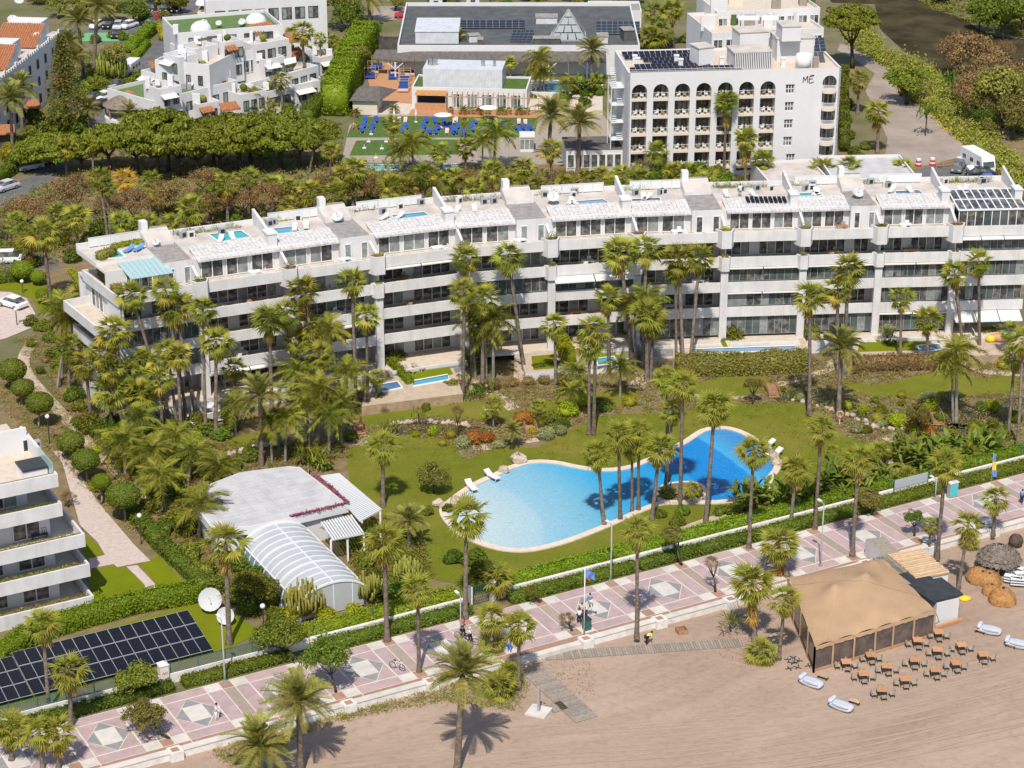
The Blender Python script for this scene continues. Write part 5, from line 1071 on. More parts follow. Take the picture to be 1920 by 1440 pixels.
p0, p1 = U(700, 100, 0), U(1150, 100, 0); MB().prism([p0[:2], p1[:2], (p1.x, p1.y + .3), (p0.x, p0.y + .3)], 0, 3.2).build('rear_wall', 'shade_in', ver)
sheet('pool_deck', [(700, 150), (1130, 150), (1130, 215), (690, 215)], .03, 'terrace')
small_pool('blue hotel pool behind the palms beside the hotel flank', [(988, 172), (1040, 153), (1128, 152), (1126, 168), (1060, 175)], .06, 'pool_blue', .5)
M('pool_club', (.2, .5, .5), .5, .3); small_pool('long turquoise pool at the edge of the hotel lawn', [(680, 321), (735, 318), (860, 316), (862, 309), (690, 311)], .06, 'pool_club', .4)
bar = thing('bar_pavilion', 'low white pool bar with arches, turf roof strips and timber pergola', 'building', U(880, 200, 0)); ZV = 3.6
A, B, e, n = px_block('hall', bar, (772, 163), (988, 168), ZV, 9, 0, ('white2', 'turf'), .35); Lb = (B - A).length
MB().prism([(A + e * (Lb * .09) + n * 1.2)[:2], (A + e * (Lb * .78) + n * 1.2)[:2], (A + e * (Lb * .78) + n * 8)[:2], (A + e * (Lb * .09) + n * 8)[:2]], ZV - .3, ZV + 3.0, 0, 0).build('steel_box', 'steel_sheet', bar)
for q in range(26): c_ = A + e * (Lb * (.095 + .68 * q / 26)) + n * 1.19; MB().bar(c_ + Vector((0, 0, ZV - .2)), c_ + Vector((0, 0, ZV + 3.0)), .05, .02).build('seam', 'white_clean', bar)
for q, (f, r_) in enumerate(((.14, .5), (.18, .5), (.6, .35), (.7, .25))): c_ = A + e * (Lb * f) + n * 4; MB().tube([(c_.x, c_.y, ZV + 3), (c_.x, c_.y, ZV + 4)], r_, 10).build('flue', 'metal', bar)
for q in range(5):
 x = .36 + q * .125
 if x < .95: win(bar, A + e * (Lb * x) - n * .02, A + e * (Lb * (x + .085)) - n * .02, .1, 2.6, 3, -n, 'frame_white', ('glass_dark', 'glass_curtain'))
MB().prism([(A + e * (Lb * .05) - n * .05)[:2], (A + e * (Lb * .3) - n * .05)[:2], (A + e * (Lb * .3) - n * .02)[:2], (A + e * (Lb * .05) - n * .02)[:2]], .9, 2.4).build('bar_opening', 'dark', bar)
MB().prism([(A + e * (Lb * .04) - n * 2)[:2], (A + e * (Lb * .31) - n * 2)[:2], (A + e * (Lb * .31) - n * 1.2)[:2], (A + e * (Lb * .04) - n * 1.2)[:2]], 0, 1.1).build('bar_counter', 'wood_orange', bar)
MB().quad(A + e * (Lb * .04) - n * 2.2 + Vector((0, 0, 2.7)), A + e * (Lb * .31) - n * 2.2 + Vector((0, 0, 2.7)), A + e * (Lb * .31) + Vector((0, 0, 3.1)), A + e * (Lb * .04) + Vector((0, 0, 3.1))).build('bar_awning', 'straw', bar)
for q in range(18): c_ = A + e * (Lb * (.31 + .8 * q / 18)); MB().bar(c_ + Vector((0, 0, 3.05)) + n * .1, c_ - n * 2.6 + Vector((0, 0, 2.75)), .09, .14).build('rafter', 'wood_pale', bar)
for q in range(7): c_ = A + e * (Lb * (.31 + .8 * q / 6)) - n * 2.4; MB().bar(c_, c_ + Vector((0, 0, 2.7)), .12, .12).build('post', 'wood_pale', bar)
MB().bar(A + e * (Lb * .31) - n * 2.4 + Vector((0, 0, 2.68)), A + e * (Lb * 1.12) - n * 2.4 + Vector((0, 0, 2.68)), .1, .16).build('beam', 'wood_pale', bar)
sheet('deck', [(765, 218), (772, 205), (1015, 207), (1020, 222)], .05, 'wood_orange')
hut = thing('shingle_hut', 'beige hut with hipped grey shingle roof beside the pool bar', 'hut', U(690, 205, 0)); A, B, e, n = px_block('walls', hut, (661, 187), (707, 188), 2.6, 7, 0, ('beige', 'shingle'), 0); Q = [A - e * .5 - n * .6, B + e * .5 - n * .6, B + e * 2.5 + n * 7.5, A - e * .5 + n * 7.5]; m1, m2 = (Q[0] + Q[3]) / 2 + e * 1.5, (Q[1] + Q[2]) / 2 - e * 1.5
MB().add([(*p[:2], 2.55) for p in Q] + [(*m1[:2], 4.2), (*m2[:2], 4.2)], [(0, 1, 5, 4), (1, 2, 5), (2, 3, 4, 5), (3, 0, 4), (3, 2, 1, 0)]).build('roof', 'shingle', hut)
sheet('deck', [(690, 150), (715, 118), (780, 118), (775, 195), (700, 190)], .045, 'wood_orange')
KB = [(708, 128), (700, 138), (694, 147), (745, 128), (742, 140), (738, 148), (775, 128), (768, 142), (760, 152), (758, 162), (756, 172)]
for k, (x, y) in enumerate(KB):
 t = thing('cabana', '%s white framed cabana with blue cushions from the left on the timber deck' % ordw(k), 'cabana', U(x, y, .05), 0, 'cabanas')
 m = MB()
 for sx in (-1, 1):
  for sy in (-.8, .8): m.box((sx, sy, 1.1), (.07, .07, 2.2))
 for sx in (-1, 1): m.box((sx, 0, 2.2), (.07, 1.6, .07))
 for sy in (-.8, .8): m.box((0, sy, 2.2), (2, .07, .07))
 m.build('frame', 'wood_pale', t, local=True); MB().box((0, 0, .35), (1.8, 1.4, .25)).build('cushion', 'blue_fabric' if k % 3 != 1 else 'pink_fabric', t, local=True); MB().box((0, .6, .65), (1.8, .2, .4)).build('bolster', 'blue_fabric', t, local=True)
LB = [(685, 228), (706, 228), (683, 238), (700, 239), (679, 247), (697, 248), (800, 229), (815, 230), (832, 229), (892, 231), (795, 240), (822, 242), (835, 241), (845, 240), (858, 240), (886, 241), (792, 247), (806, 250), (817, 250), (850, 251), (855, 250), (870, 251), (886, 245), (756, 249), (762, 241), (950, 241), (967, 242), (981, 242), (994, 243), (975, 252), (989, 252), (940, 234), (915, 244), (905, 250)]
for k, (x, y) in enumerate(sorted(LB)):
 t = thing('sun_lounger', '%s blue sun lounger from the left on the hotel lawn' % ordw(k), 'sun lounger', U(x, y, .045), R(180 + 8), 'sun loungers on the hotel lawn', (1.15, 1.15, 1.15)); lounger_parts(t, 'blue_fabric')
for k, (x, y) in enumerate(((748, 229), (760, 229), (852, 231), (855, 229), (973, 232), (985, 233), (826, 240), (838, 250), (665, 240))):
 t = thing('sun_lounger', '%s sunbed with pale towel from the left on the hotel lawn' % ordw(k), 'sun lounger', U(x, y, .045), R(180), 'towelled sunbeds'); lounger_parts(t, 'pink_fabric')
def parasol(label, px, py, r=1.6, h=2.3, mat='cloth_white', z=.04, closed=False):
 t = thing('parasol', label, 'parasol', U(px, py, z)); MB().bar((0, 0, 0), (0, 0, h), .06, .06).build('pole', 'frame_white', t, local=True); n = 10
 if closed: MB().tube([(0, 0, h * .45), (0, 0, h * .6), (0, 0, h * 1.02)], [.14, .2, .04], 8).build('canopy', mat, t, local=True)
 else: MB().add([(0, 0, h + .4)] + [(r * math.cos(2 * math.pi * q / n), r * math.sin(2 * math.pi * q / n), h) for q in range(n)], [(0, 1 + q, 1 + (q + 1) % n) for q in range(n)]).build('canopy', mat, t, local=True)
 MB().box((0, 0, .06), (.5, .5, .12)).build('foot', 'frame_white', t, local=True)
parasol('open white parasol beside the bar deck', 916, 226); parasol('open white parasol among the blue loungers', 831, 240, 1.5); parasol('closed white parasol near the deck corner', 739, 228, closed=True); parasol('closed pale parasol in the middle of the hotel lawn', 780, 229, closed=True)
for k, (x, y) in enumerate(((691, 266), (683, 278), (716, 279), (724, 266), (696, 252), (705, 296))):
 t = thing('parasol_stand', '%s empty white parasol stand on the lower lawn' % ordw(k), 'parasol stand', U(x, y, .045)); MB().box((0, 0, .06), (.6, .6, .12)).build('plate', 'frame_white', t, local=True); MB().bar((0, 0, .1), (0, 0, .7), .07, .07).build('tube', 'frame_white', t, local=True)
for k, x in enumerate((845, 869, 883, 899, 915, 939, 954, 974, 988, 667, 694, 739, 668)):
 y = 214 + .01 * (x - 840) if x > 800 else (219, 212, 212, 243)[[667, 694, 739, 668].index(x)] if x in (667, 694, 739, 668) else 214
 t = thing('potted_plant', '%s terracotta pot with plant from the left by the pool bar' % ordw(sorted((845, 869, 883, 899, 915, 939, 954, 974, 988, 667, 694, 739, 668)).index(x)), 'potted plant', U(x, y, .05), 0, 'terracotta pots'); MB().tube([(0, 0, 0), (0, 0, .7)], [.35, .5], 10).build('pot', 'terracotta', t, local=True)
 OB('foliage', CROWN['queen', k % 3] if k % 2 else CROWN['fan', k % 6], t, True, loc=(0, 0, .8), sc=(.35, .35, .4))
kq = thing('kiosk', 'small white glass kiosk cart at the lawn edge', 'kiosk', U(988, 280, 0)); MB().box((0, 0, 1.2), (2.2, 3.0, 2.4)).build('cabin', 'white_clean', kq, local=True); MB().box((0, 0, 2.5), (2.5, 3.3, .15)).build('roof', 'awning', kq, local=True)
for q in range(3): MB().box((-.75 + .75 * q, -1.52, 1.3), (.65, .03, 1.6)).build('pane', 'glass_curtain', kq, local=True)
# ================================================================ WHITE VILLAGE AT THE TOP LEFT
def tile_roof(par, a, b, z, dep, rise, name='tile_roof', over=.3):
 """mono pitch roof of clay tile rows, front eave between picture points a-b at height z"""
 A, B = U(*a, z), U(*b, z); e = (B - A).normalized(); n = Vector((-e.y, e.x, 0)); L = (B - A).length; q = max(3, int(L / .45)); r = OB(name, None, par, loc=A); r.empty_display_size = .2; r.matrix_parent_inverse = wm(par).inverted()
 MB().add([A - Vector((0, 0, .05)), B - Vector((0, 0, .05)), B + n * dep + Vector((0, 0, rise - .05)), A + n * dep + Vector((0, 0, rise - .05)), A - Vector((0, 0, .2)), B - Vector((0, 0, .2))], [(0, 1, 2, 3), (4, 5, 1, 0)]).build('deck', 'tile_roof', r)
 for k in range(q):
  p = A + e * (L * (k + .5) / q); MB().tube([p + Vector((0, 0, .02)), p + n * dep + Vector((0, 0, rise + .02))], .13, 6).build('tile_row', 'tile_roof', r)
def dome(par, px, py, z, r, h=None):
 p = U(px, py, z); MB().ball(p, (r, r, h or r * .8), 16, 6, half=True).build('dome', 'white_clean', par, True)
def wins(par, A, B, n, z0, z1, cnt, w, fm='frame_dark', pans=2, pm=('glass_dark', 'glass_curtain'), s0=.06, s1=.94):
 for q in range(cnt):
  f = s0 + (s1 - s0) * (q + .5) / cnt; L = (B - A).length; c = A.lerp(B, f); e = (B - A).normalized(); win(par, c - e * w / 2 - n * .03, c + e * w / 2 - n * .03, z0, z1, pans, -n, fm, pm, .07)
def vclut():
 rv = random.Random(3)
 BLK = [((264, 131), (300, 141), 7.6, 6, 2), ((300, 168), (340, 160), 9.0, 5, 2), ((345, 128), (392, 132), 9.2, 5, 3), ((392, 140), (432, 132), 8.0, 4, 2), ((474, 84), (542, 72), 11.2, 5, 3), ((495, 112), (534, 105), 8.8, 4, 2), ((540, 138), (597, 122), 6.4, 7, 3), ((553, 160), (600, 150), 4.6, 6, 2), ((500, 172), (548, 162), 4.2, 6, 2), ((450, 178), (500, 168), 5.4, 6, 3), ((333, 84), (366, 92), 12.2, 5, 2), ((420, 80), (455, 74), 12.6, 4, 2), ((540, 100), (585, 92), 7.4, 6, 2), ((600, 108), (640, 100), 3.4, 5, 2), ((306, 100), (336, 108), 11.6, 4, 2), ((372, 196), (412, 188), 4.9, 4, 2)]
 for a, b_, z, d, nw in BLK:
  A, B, e, n = px_block('terrace_block', v1, a, b_, z, d, 0, ('white2', rv.choice(['terrace', 'roof_white', 'white2'])), rv.choice([.5, .9, 1.0]))
  for lv in range(int(z // 3)):
   if z - 3 * lv - 2.9 > 0: wins(v1, A, B, n, z - 3 * lv - 2.9, z - 3 * lv - 1.2, nw, rv.choice([1.0, 1.5, 2.0]), 'frame_dark', 2)
  k = rv.random(); L = (B - A).length
  if k < .45: MB().add([(*(A - n * 1.2)[:2], z - 1.5), (*(A + e * L * .7 - n * 1.2)[:2], z - 1.5), (*(A + e * L * .7)[:2], z - 1.0), (*A[:2], z - 1.0)], [(0, 1, 2, 3)]).build('awning', 'awning', v1)
  elif k < .85:
   r = OB('tile_roof', None, v1, loc=A); r.matrix_parent_inverse = wm(v1).inverted(); q = max(3, int(L * .6 / .45))
   for j in range(q): p = A + e * (L * .6 * (j + .5) / q) - n * 1.3; MB().tube([(p.x, p.y, z - 1.35), (*(p + n * 1.5)[:2], z - .6)], .22, 6).build('tile_row', 'tile_roof', r)
  for j in range(rv.randint(1, 3)): p = A + e * (L * rv.random()) + n * (d * rv.uniform(.3, .9)); h = rv.uniform(.8, 2.0); MB().box((p.x, p.y, z + h / 2 - .5), (rv.uniform(.5, 1.4), rv.uniform(.5, 1.4), h)).build('chimney', 'white_clean', v1)
  if k > .5: p = A + e * (L * .5) + n * (d * .5); MB().ball((p.x, p.y, z + .3), (.7, .7, .6), 8, 5).build('planting', 'shrub', v1)
 for j in range(14): x = rv.uniform(300, 520); y = 182 - (x - 300) * .19 - rv.uniform(2, 8) if j % 2 else 60 - (x - 330) * .07 - rv.uniform(1, 8); dish('%s small village roof dish in survey order' % ordw(j) if 0 else 'small dish on the village roof, %s' % ordw(j), x, y, 6.3 if j % 2 else 12.5, .55, rv.uniform(-.5, .8), .4)
v1 = thing('village_block', 'white stepped village block with green roof terrace, domes and clay tile canopies', 'building', U(420, 230, 0))
A, B, e, n = px_block('front_wing', v1, (286, 189), (445, 150), 6.8, 12, 0, ('white2', 'roof_green'), .6); wins(v1, A, B, n, 3.4, 5.2, 6, 1.6); wins(v1, A, B, n, .3, 2.4, 5, 1.8)
dome(v1, 296, 180, 6.2, 1.6, 1.5); dome(v1, 404, 152, 6.2, 1.7, 1.6); tile_roof(v1, (290, 197), (335, 188), 5.2, 2.2, .9); tile_roof(v1, (418, 208), (452, 203), 4.0, 2, .8)
A, B, e, n = px_block('low_terrace', v1, (335, 212), (455, 190), 3.6, 6, 0, ('white2', 'terrace'), .9)
A, B, e, n = px_block('garden_wing', v1, (455, 160), (600, 118), 5.5, 12, 0, ('white2', 'terrace'), .9); wins(v1, A, B, n, .6, 2.8, 5, 2.2, 'frame_white', 3); wins(v1, A, B, n, 3.0, 4.2, 3, 1.4)
A, B, e, n = px_block('middle_wing', v1, (290, 112), (392, 122), 10.6, 13, 0, ('white2', 'terrace'), .9); wins(v1, A, B, n, 7.0, 8.6, 4, .8)
A, B, e, n = px_block('middle_wing', v1, (386, 108), (546, 82), 10.2, 13, 0, ('white2', 'terrace'), 1.0); wins(v1, A, B, n, 6.4, 8.6, 6, 2.2, 'frame_white', 3);
A, B, e, n = px_block('middle_wing', v1, (400, 138), (540, 108), 7.0, 10, 0, ('white2', 'terrace'), .9); wins(v1, A, B, n, 3.4, 5.6, 6, 2.0, 'frame_white', 3)
A, B, e, n = px_block('upper_wing', v1, (333, 62), (530, 46), 13.0, 13, 0, ('white2', 'roof_green'), .6); wins(v1, A, B, n, 10.4, 12, 5, 1.8)
dome(v1, 377, 56, 12.4, 1.9, 1.6); dome(v1, 480, 41, 12.4, 1.9, 1.6); tile_roof(v1, (478, 62), (520, 56), 12.0, 2.6, 1.0); tile_roof(v1, (422, 108), (478, 98), 9.4, 2, .8); tile_roof(v1, (532, 112), (578, 104), 7.2, 3, 1.0); tile_roof(v1, (542, 80), (562, 77), 9.8, 3, 1.0); tile_roof(v1, (288, 128), (300, 126), 8.2, 2, .7)
for a, b_ in (((432, 118), (480, 110)), ((388, 122), (420, 116)), ((534, 122), (556, 117))): MB().add([U(*a, 8.1), U(*b_, 8.1), U(b_[0] - 2, b_[1] - 11, 8.8), U(a[0] - 2, a[1] - 11, 8.8)], [(0, 1, 2, 3)]).build('awning', 'awning', v1)
MB().add([U(372, 78, 12.4), U(416, 70, 12.4), U(412, 66, 13), U(370, 73, 13)], [(0, 1, 2, 3)]).build('timber_canopy', 'wood_grey', v1)
for k, (x, y, z, h) in enumerate(((385, 112, 10, 1.8), (470, 92, 10, 1.6), (505, 130, 7, 1.8), (330, 60, 13, 1.6), (395, 132, 8, 1.6), (500, 150, 5, 2.0))): p = U(x, y, z); MB().box((p.x, p.y, z + h / 2 - .3), (.9, .9, h)).build('chimney', 'white_clean', v1)
for x, y, w in ((345, 166, .35), (355, 167, .3), (330, 163, .35), (363, 155, .3)): p = U(x, y, 6.3); MB().box((p.x, p.y, 6.7), (w * 2.4, .5, .9)).build('roof_unit', 'metal_grey', v1)
small_pool('turquoise pool of the white village beside the hedge', [(588, 118), (625, 112), (632, 125), (605, 128)], .06, 'pool_turq', .4); small_pool('small turquoise pool on a village terrace', [(574, 145), (592, 137), (598, 147), (582, 149)], 3.4, 'pool_turq', .3)
vclut()
rt = thing('rotunda', 'round white terrace pavilion with brown conical roof at the village corner', 'pavilion', U(242, 225, 0)); c = U(242, 194, 4.6); V = [(c.x, c.y, 6.9)]; nn = 24
for z, r_ in ((6.5, 1.0), (4.6, 4.4)):
 for q in range(nn): V.append((c.x + r_ * math.cos(2 * math.pi * q / nn), c.y + r_ * math.sin(2 * math.pi * q / nn), z))
MB().add(V, [(0, 1 + q, 1 + (q + 1) % nn) for q in range(nn)]).build('cap', 'tile_roof', rt); MB().add(V[1:], [(q, nn + q, nn + (q + 1) % nn, (q + 1) % nn) for q in range(nn)]).build('roof', 'thatch', rt); MB().tube([(c.x, c.y, 0), (c.x, c.y, 2.6)], 4.2, 24).build('base', 'white2', rt)
for q in range(8): a = q * math.pi / 4; MB().bar((c.x + 4 * math.cos(a), c.y + 4 * math.sin(a), 2.6), (c.x + 4 * math.cos(a), c.y + 4 * math.sin(a), 4.6), .2, .2).build('post', 'wood', rt)
v3 = thing('village_block', 'white village block with arched balconies at the top of the picture', 'building', U(480, 60, 0))
A, B, e, n = px_block('wing', v3, (385, 2), (612, -10), 11, 14, 0, ('white2', 'terrace'), .8); wins(v3, A, B, n, 6.8, 9.0, 8, 1.8, 'frame_dark', 2)
A, B, e, n = px_block('wing', v3, (440, 20), (605, 2), 8.0, 8, 0, ('white2', 'terrace'), .9); wins(v3, A, B, n, 4.2, 6.4, 7, 1.9, 'frame_dark', 2)
A, B, e, n = px_block('wing', v3, (370, 22), (425, 25), 8.5, 8, 0, ('white2', 'roof_white'), .4); wins(v3, A, B, n, 5, 6.6, 3, 1.0, 'frame_dark', 1); tile_roof(v3, (372, 18), (422, 23), 8.6, 3.5, 1.6)
dome(v3, 380, 8, 9.5, 1.4)
v2 = thing('village_row', 'white terraced row with clay tile roofs at the left edge', 'building', U(60, 240, 0)); ZT = 10.5
P, Q = U(15, 132, ZT), U(117, 54, ZT); P.z = Q.z = 0; e2 = (Q - P).normalized(); n2 = Vector((-e2.y, e2.x, 0)); n2 = n2 if n2.x < 0 else -n2; P = P - e2 * 26; L2 = (Q - P).length
MB().prism([P[:2], Q[:2], (Q + n2 * 13)[:2], (P + n2 * 13)[:2]], 0, ZT - .5, 0, 1).build('walls', ['white2', 'roof_white'], v2)
for q in range(int(L2 / 1.2)): c = P + e2 * (1.2 * q + .6); MB().prism([(c - e2 * .36)[:2], (c + e2 * .36)[:2], (c + e2 * .36 + n2 * .3)[:2], (c - e2 * .36 + n2 * .3)[:2]], ZT - .5, ZT - .1 + (.35 if q % 5 == 0 else 0)).build('merlon', 'white2', v2)
for lv in range(3):
 for q in range(13): c = P + e2 * (L2 * (q + .5) / 13); win(v2, c - e2 * .45 - n2 * .03, c + e2 * .45 - n2 * .03, 1 + 3 * lv, 2.6 + 3 * lv, 2, -n2, 'frame_dark', ('glass_dark',), .07)
for f in (.2, .48, .76):
 a = P + e2 * (L2 * f); b_ = P + e2 * (L2 * (f + .12)); r = OB('tile_roof', None, v2, loc=a); r.matrix_parent_inverse = wm(v2).inverted(); w0, w1 = .8, 8.5
 V = [a + n2 * w0, b_ + n2 * w0, b_ + n2 * w1, a + n2 * w1]; MB().add([(*V[0][:2], ZT - .3), (*V[1][:2], ZT + 2.4), (*V[2][:2], ZT + 2.4), (*V[3][:2], ZT - .3), (*V[1][:2], ZT - .45), (*V[2][:2], ZT - .45)], [(0, 1, 2, 3)], 0).add([(*V[0][:2], ZT - .3), (*V[1][:2], ZT - .45), (*V[1][:2], ZT + 2.4)], [(0, 1, 2)], 1).build('deck', ['tile_roof', 'white2'], r)
 for q in range(18): u = w0 + (w1 - w0) * (q + .5) / 18; MB().tube([(*(a + n2 * u)[:2], ZT - .27), (*(b_ + n2 * u)[:2], ZT + 2.43)], .16, 6).build('tile_row', 'tile_roof', r)
 bx = P + e2 * (L2 * (f + .17)) + n2 * 5; MB().box((bx.x, bx.y, ZT + .9), (5, 6, 2.8), math.atan2(e2.y, e2.x)).build('roof_room', 'white2', v2)
 for dd in (1.5, 4): bx = P + e2 * (L2 * (f + .13)) + n2 * dd; MB().box((bx.x, bx.y, ZT + .9), (.8, .8, 2.8)).build('chimney', 'white_clean', v2)
for k, (x, y, r_) in enumerate(((25, 50, 1.0), (70, 78, .7), (36, 12, .9))): dish('%s white satellite dish from the left on the row of village roofs' % ordw(k), x, y, ZT, r_, .4, .6)
for k, (x, y) in enumerate(((107, 151), (55, 197), (8, 245))):
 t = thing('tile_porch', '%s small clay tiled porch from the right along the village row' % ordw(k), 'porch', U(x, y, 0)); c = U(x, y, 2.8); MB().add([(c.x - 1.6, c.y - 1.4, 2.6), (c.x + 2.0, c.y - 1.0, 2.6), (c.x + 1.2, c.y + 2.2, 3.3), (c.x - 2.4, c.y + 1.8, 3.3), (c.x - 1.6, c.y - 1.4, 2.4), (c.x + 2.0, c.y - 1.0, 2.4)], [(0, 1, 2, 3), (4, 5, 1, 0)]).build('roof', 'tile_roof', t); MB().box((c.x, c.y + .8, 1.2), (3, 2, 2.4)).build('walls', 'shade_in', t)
gt = thing('gate_lodge', 'white arched gate pavilion behind the club roof', 'gatehouse', U(880, 28, 0));
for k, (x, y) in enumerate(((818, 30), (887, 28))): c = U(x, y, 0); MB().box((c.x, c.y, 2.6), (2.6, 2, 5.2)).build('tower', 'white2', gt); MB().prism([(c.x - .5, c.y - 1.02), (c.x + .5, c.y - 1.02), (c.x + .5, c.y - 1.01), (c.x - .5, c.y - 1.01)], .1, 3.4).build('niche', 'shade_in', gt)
lb2 = thing('low_white_building', 'low white flat roofed building behind the club car park', 'building', U(1150, 25, 0)); px_block('walls', lb2, (1105, 20), (1203, 20), 3.4, 9, 0, ('white2', 'roof_grey'), .5)
# ================================================================ WHITE TERRACED HOUSE AT THE LEFT EDGE
lh = thing('terraced_house', 'white terraced apartment house with deep balcony fronts at the left edge', 'building', U(60, 1140, 0))
CR = [((176, 1117), 1.5), ((168, 1057), 4.8), ((159, 1001), 8.1), ((116, 943), 11.4), ((108, 888), 14.7)]
for k, (px, zt) in enumerate(CR):
 c = U(*px, zt); c.z = 0; zfl = zt - .95; A = c - PA * 30; dp = 16; ex = PA; nb = -PB
 MB().prism([A[:2], c[:2], (c + nb * .22)[:2], (A + nb * .22)[:2]], zt - 1.35 if k else 0, zt).build('balcony_front', 'white', lh)
 MB().prism([(c - PA * .22 + nb * .22)[:2], (c + nb * .22)[:2], (c + nb * 9)[:2], (c - PA * .22 + nb * 9)[:2]], zt - 1.35 if k else 0, zt - .003).build('balcony_side', 'white', lh)
 MB().prism([(A + nb * .24)[:2], (c - PA * .24 + nb * .24)[:2], (c - PA * .24 + nb * dp)[:2], (A + nb * dp)[:2]], zfl - .35 if k else -.05, zfl, 0, 1).build('floor_slab', ['white', 'terrace'], lh)
 MB().prism([(A + nb * .25)[:2], (c - PA * .25 + nb * .25)[:2], (c - PA * .25 + nb * .7)[:2], (A + nb * .7)[:2]], zfl + .002, zt - .12, 0, 1).build('trough', ['white2', 'soil'], lh)
 rng = np.random.default_rng(k); nL = 900; P_ = np.array([A + (c - A) * rng.uniform(.3, .98) + nb * rng.uniform(.25, .7) for _ in range(nL)]); P_[:, 2] = zt - .1 + rng.uniform(0, .3, nL)
 if k < 4:
  V, F = leafmesh(P_, np.tile([0, -.3, 1.], (nL, 1)), .08, '', rng); o = OB('planting', arr_mesh([(V, F, 0)], ['gold', 'gold', 'olive', 'shrub'][k]), lh); o['kind'] = 'stuff'
  H = 2.9; MB().prism([(A + nb * 3.2)[:2], (c - PA * 2.6 + nb * 3.2)[:2], (c - PA * 2.6 + nb * 3.4)[:2], (A + nb * 3.4)[:2]], zfl + .002, zfl + H).build('back_wall', 'white2', lh)
  MB().prism([(c - PA * 2.6 + nb * 3.2)[:2], (c - PA * 2.4 + nb * 3.2)[:2], (c - PA * 2.4 + nb * 12)[:2], (c - PA * 2.6 + nb * 12)[:2]], zfl + .003, zfl + H).build('side_wall', 'white2', lh)
  for s0, s1 in ((3.4, 6.0), (7.5, 9.6), (12, 15), (17, 20)): win(lh, c - PA * s1 + nb * 3.2, c - PA * s0 + nb * 3.2, zfl + .1, zfl + 2.3, 2, PB, 'frame_white', ('glass_dark', 'glass_dark', 'glass_curtain'), .1)
  MB().prism([(c - PA * 9.9 + nb * .8)[:2], (c - PA * 9.7 + nb * .8)[:2], (c - PA * 9.7 + nb * 3.19)[:2], (c - PA * 9.9 + nb * 3.19)[:2]], zfl + .003, zfl + H).build('party_wall', 'white2', lh)
ct = U(108, 888, 14.7); ct.z = 0; zr = 13.75
MB().prism([(ct - PA * 6.5 - PB * 8.6)[:2], (ct - PA * .3 - PB * 8.6)[:2], (ct - PA * .3 - PB * 8.9)[:2], (ct - PA * 6.5 - PB * 8.9)[:2]], zr, zr + 2.4).build('roof_wall', 'white2', lh)
MB().prism([(ct - PA * .3 - PB * 5.2)[:2], (ct - PB * 5.2)[:2], (ct - PB * 11)[:2], (ct - PA * .3 - PB * 11)[:2]], zr, zr + 1.6).build('roof_wall', 'white2', lh)
MB().prism([(ct - PA * 30 - PB * 9)[:2], (ct - PA * 6.6 - PB * 9)[:2], (ct - PA * 6.6 - PB * 16)[:2], (ct - PA * 30 - PB * 16)[:2]], zr, zr + 3.2, 0, 1).build('roof_house', ['white2', 'terrace'], lh)
for s0 in (.3,): MB().prism([(ct - PA * s0 - PB * .5)[:2], (ct - PA * (s0 - .05) - PB * .5)[:2], (ct - PA * (s0 - .05) - PB * 5)[:2], (ct - PA * s0 - PB * 5)[:2]], zr + .9, zr + 1.9).build('glass_rail', 'canopy_glass', lh)
ht = thing('hot_tub', 'square white hot tub with dark cover on the left roof terrace', 'hot tub', U(61, 888, zr), AL); MB().box((0, 0, .42), (2.3, 2.3, .84)).build('tub', 'white_clean', ht, local=True); MB().box((0, 0, .95), (2.5, 2.5, .2)).build('cover', 'frame_dark', ht, local=True)
for k, (x, y) in enumerate(((54, 842), (66, 846))): t = thing('air_conditioner', ['dark', 'grey'][k] + ' boxed air conditioning unit on the left roof terrace', 'air conditioner', U(x, y, zr), AL); MB().box((0, 0, .55), (1.1, .6, 1.1)).build('casing', ['frame_dark', 'metal_grey'][k], t, local=True); MB().box((0, -.31, .55), (.8, .02, .8)).build('grille', 'dark', t, local=True)
bn = thing('garden_bench', 'black wrought iron bench on the white balcony', 'bench', U(75, 1010, 7.15), AL)
MB().box((0, 0, .42), (1.6, .5, .05)).build('seat', 'frame_dark', bn, local=True); m = MB()
for q in range(9): m.bar((-.78 + .195 * q, .25, .45), (-.7 + .175 * q, .28, .95), .03, .03)
m.bar((-.8, .27, .95), (.8, .27, .95), .05, .05).build('backrest', 'frame_dark', bn, local=True)
for x in (-.7, .7): MB().box((x, 0, .2), (.06, .45, .4)).build('leg', 'frame_dark', bn, local=True)
hedge('thick bright hedge between the left house lawn and the solar panels', [(-20, 1262), (60, 1200), (150, 1172), (260, 1142), (375, 1122)], 2.2, 1.6, 'hedge_lime', 21)
hedge('ivy covered hedge running down beside the brick path', [(250, 968), (300, 1025), (350, 1072), (388, 1105)], 1.7, 1.1, 'hedge_dark', 22)
hedge('short hedge at the corner of the left house terrace', [(178, 1130), (195, 1150)], 1.2, 1.2, 'shrub_lime', 23)
TR, BRp = U(352, 1143, 1.6), U(402, 1217, .5); t1, w1 = tw_of(TR); t2, w2 = tw_of(BRp); wb = w2
def SF(t, w): f = (w - w1) / (wb - w1); return TW(t, w, 1.6 - 1.1 * f)
solar_grid('big ground array of dark solar panels behind the lattice fence', [SF(t1 - 17.1, wb), SF(t1, wb), SF(t1, w1), SF(t1 - 17.1, w1)], 15, 3, gapx=.03)
solar_grid('left ground array of dark solar panels partly out of frame', [SF(t1 - 31, wb), SF(t1 - 17.15, wb), SF(t1 - 17.15, w1 + .5), SF(t1 - 31, w1 + .5)], 12, 3, gapx=.03)
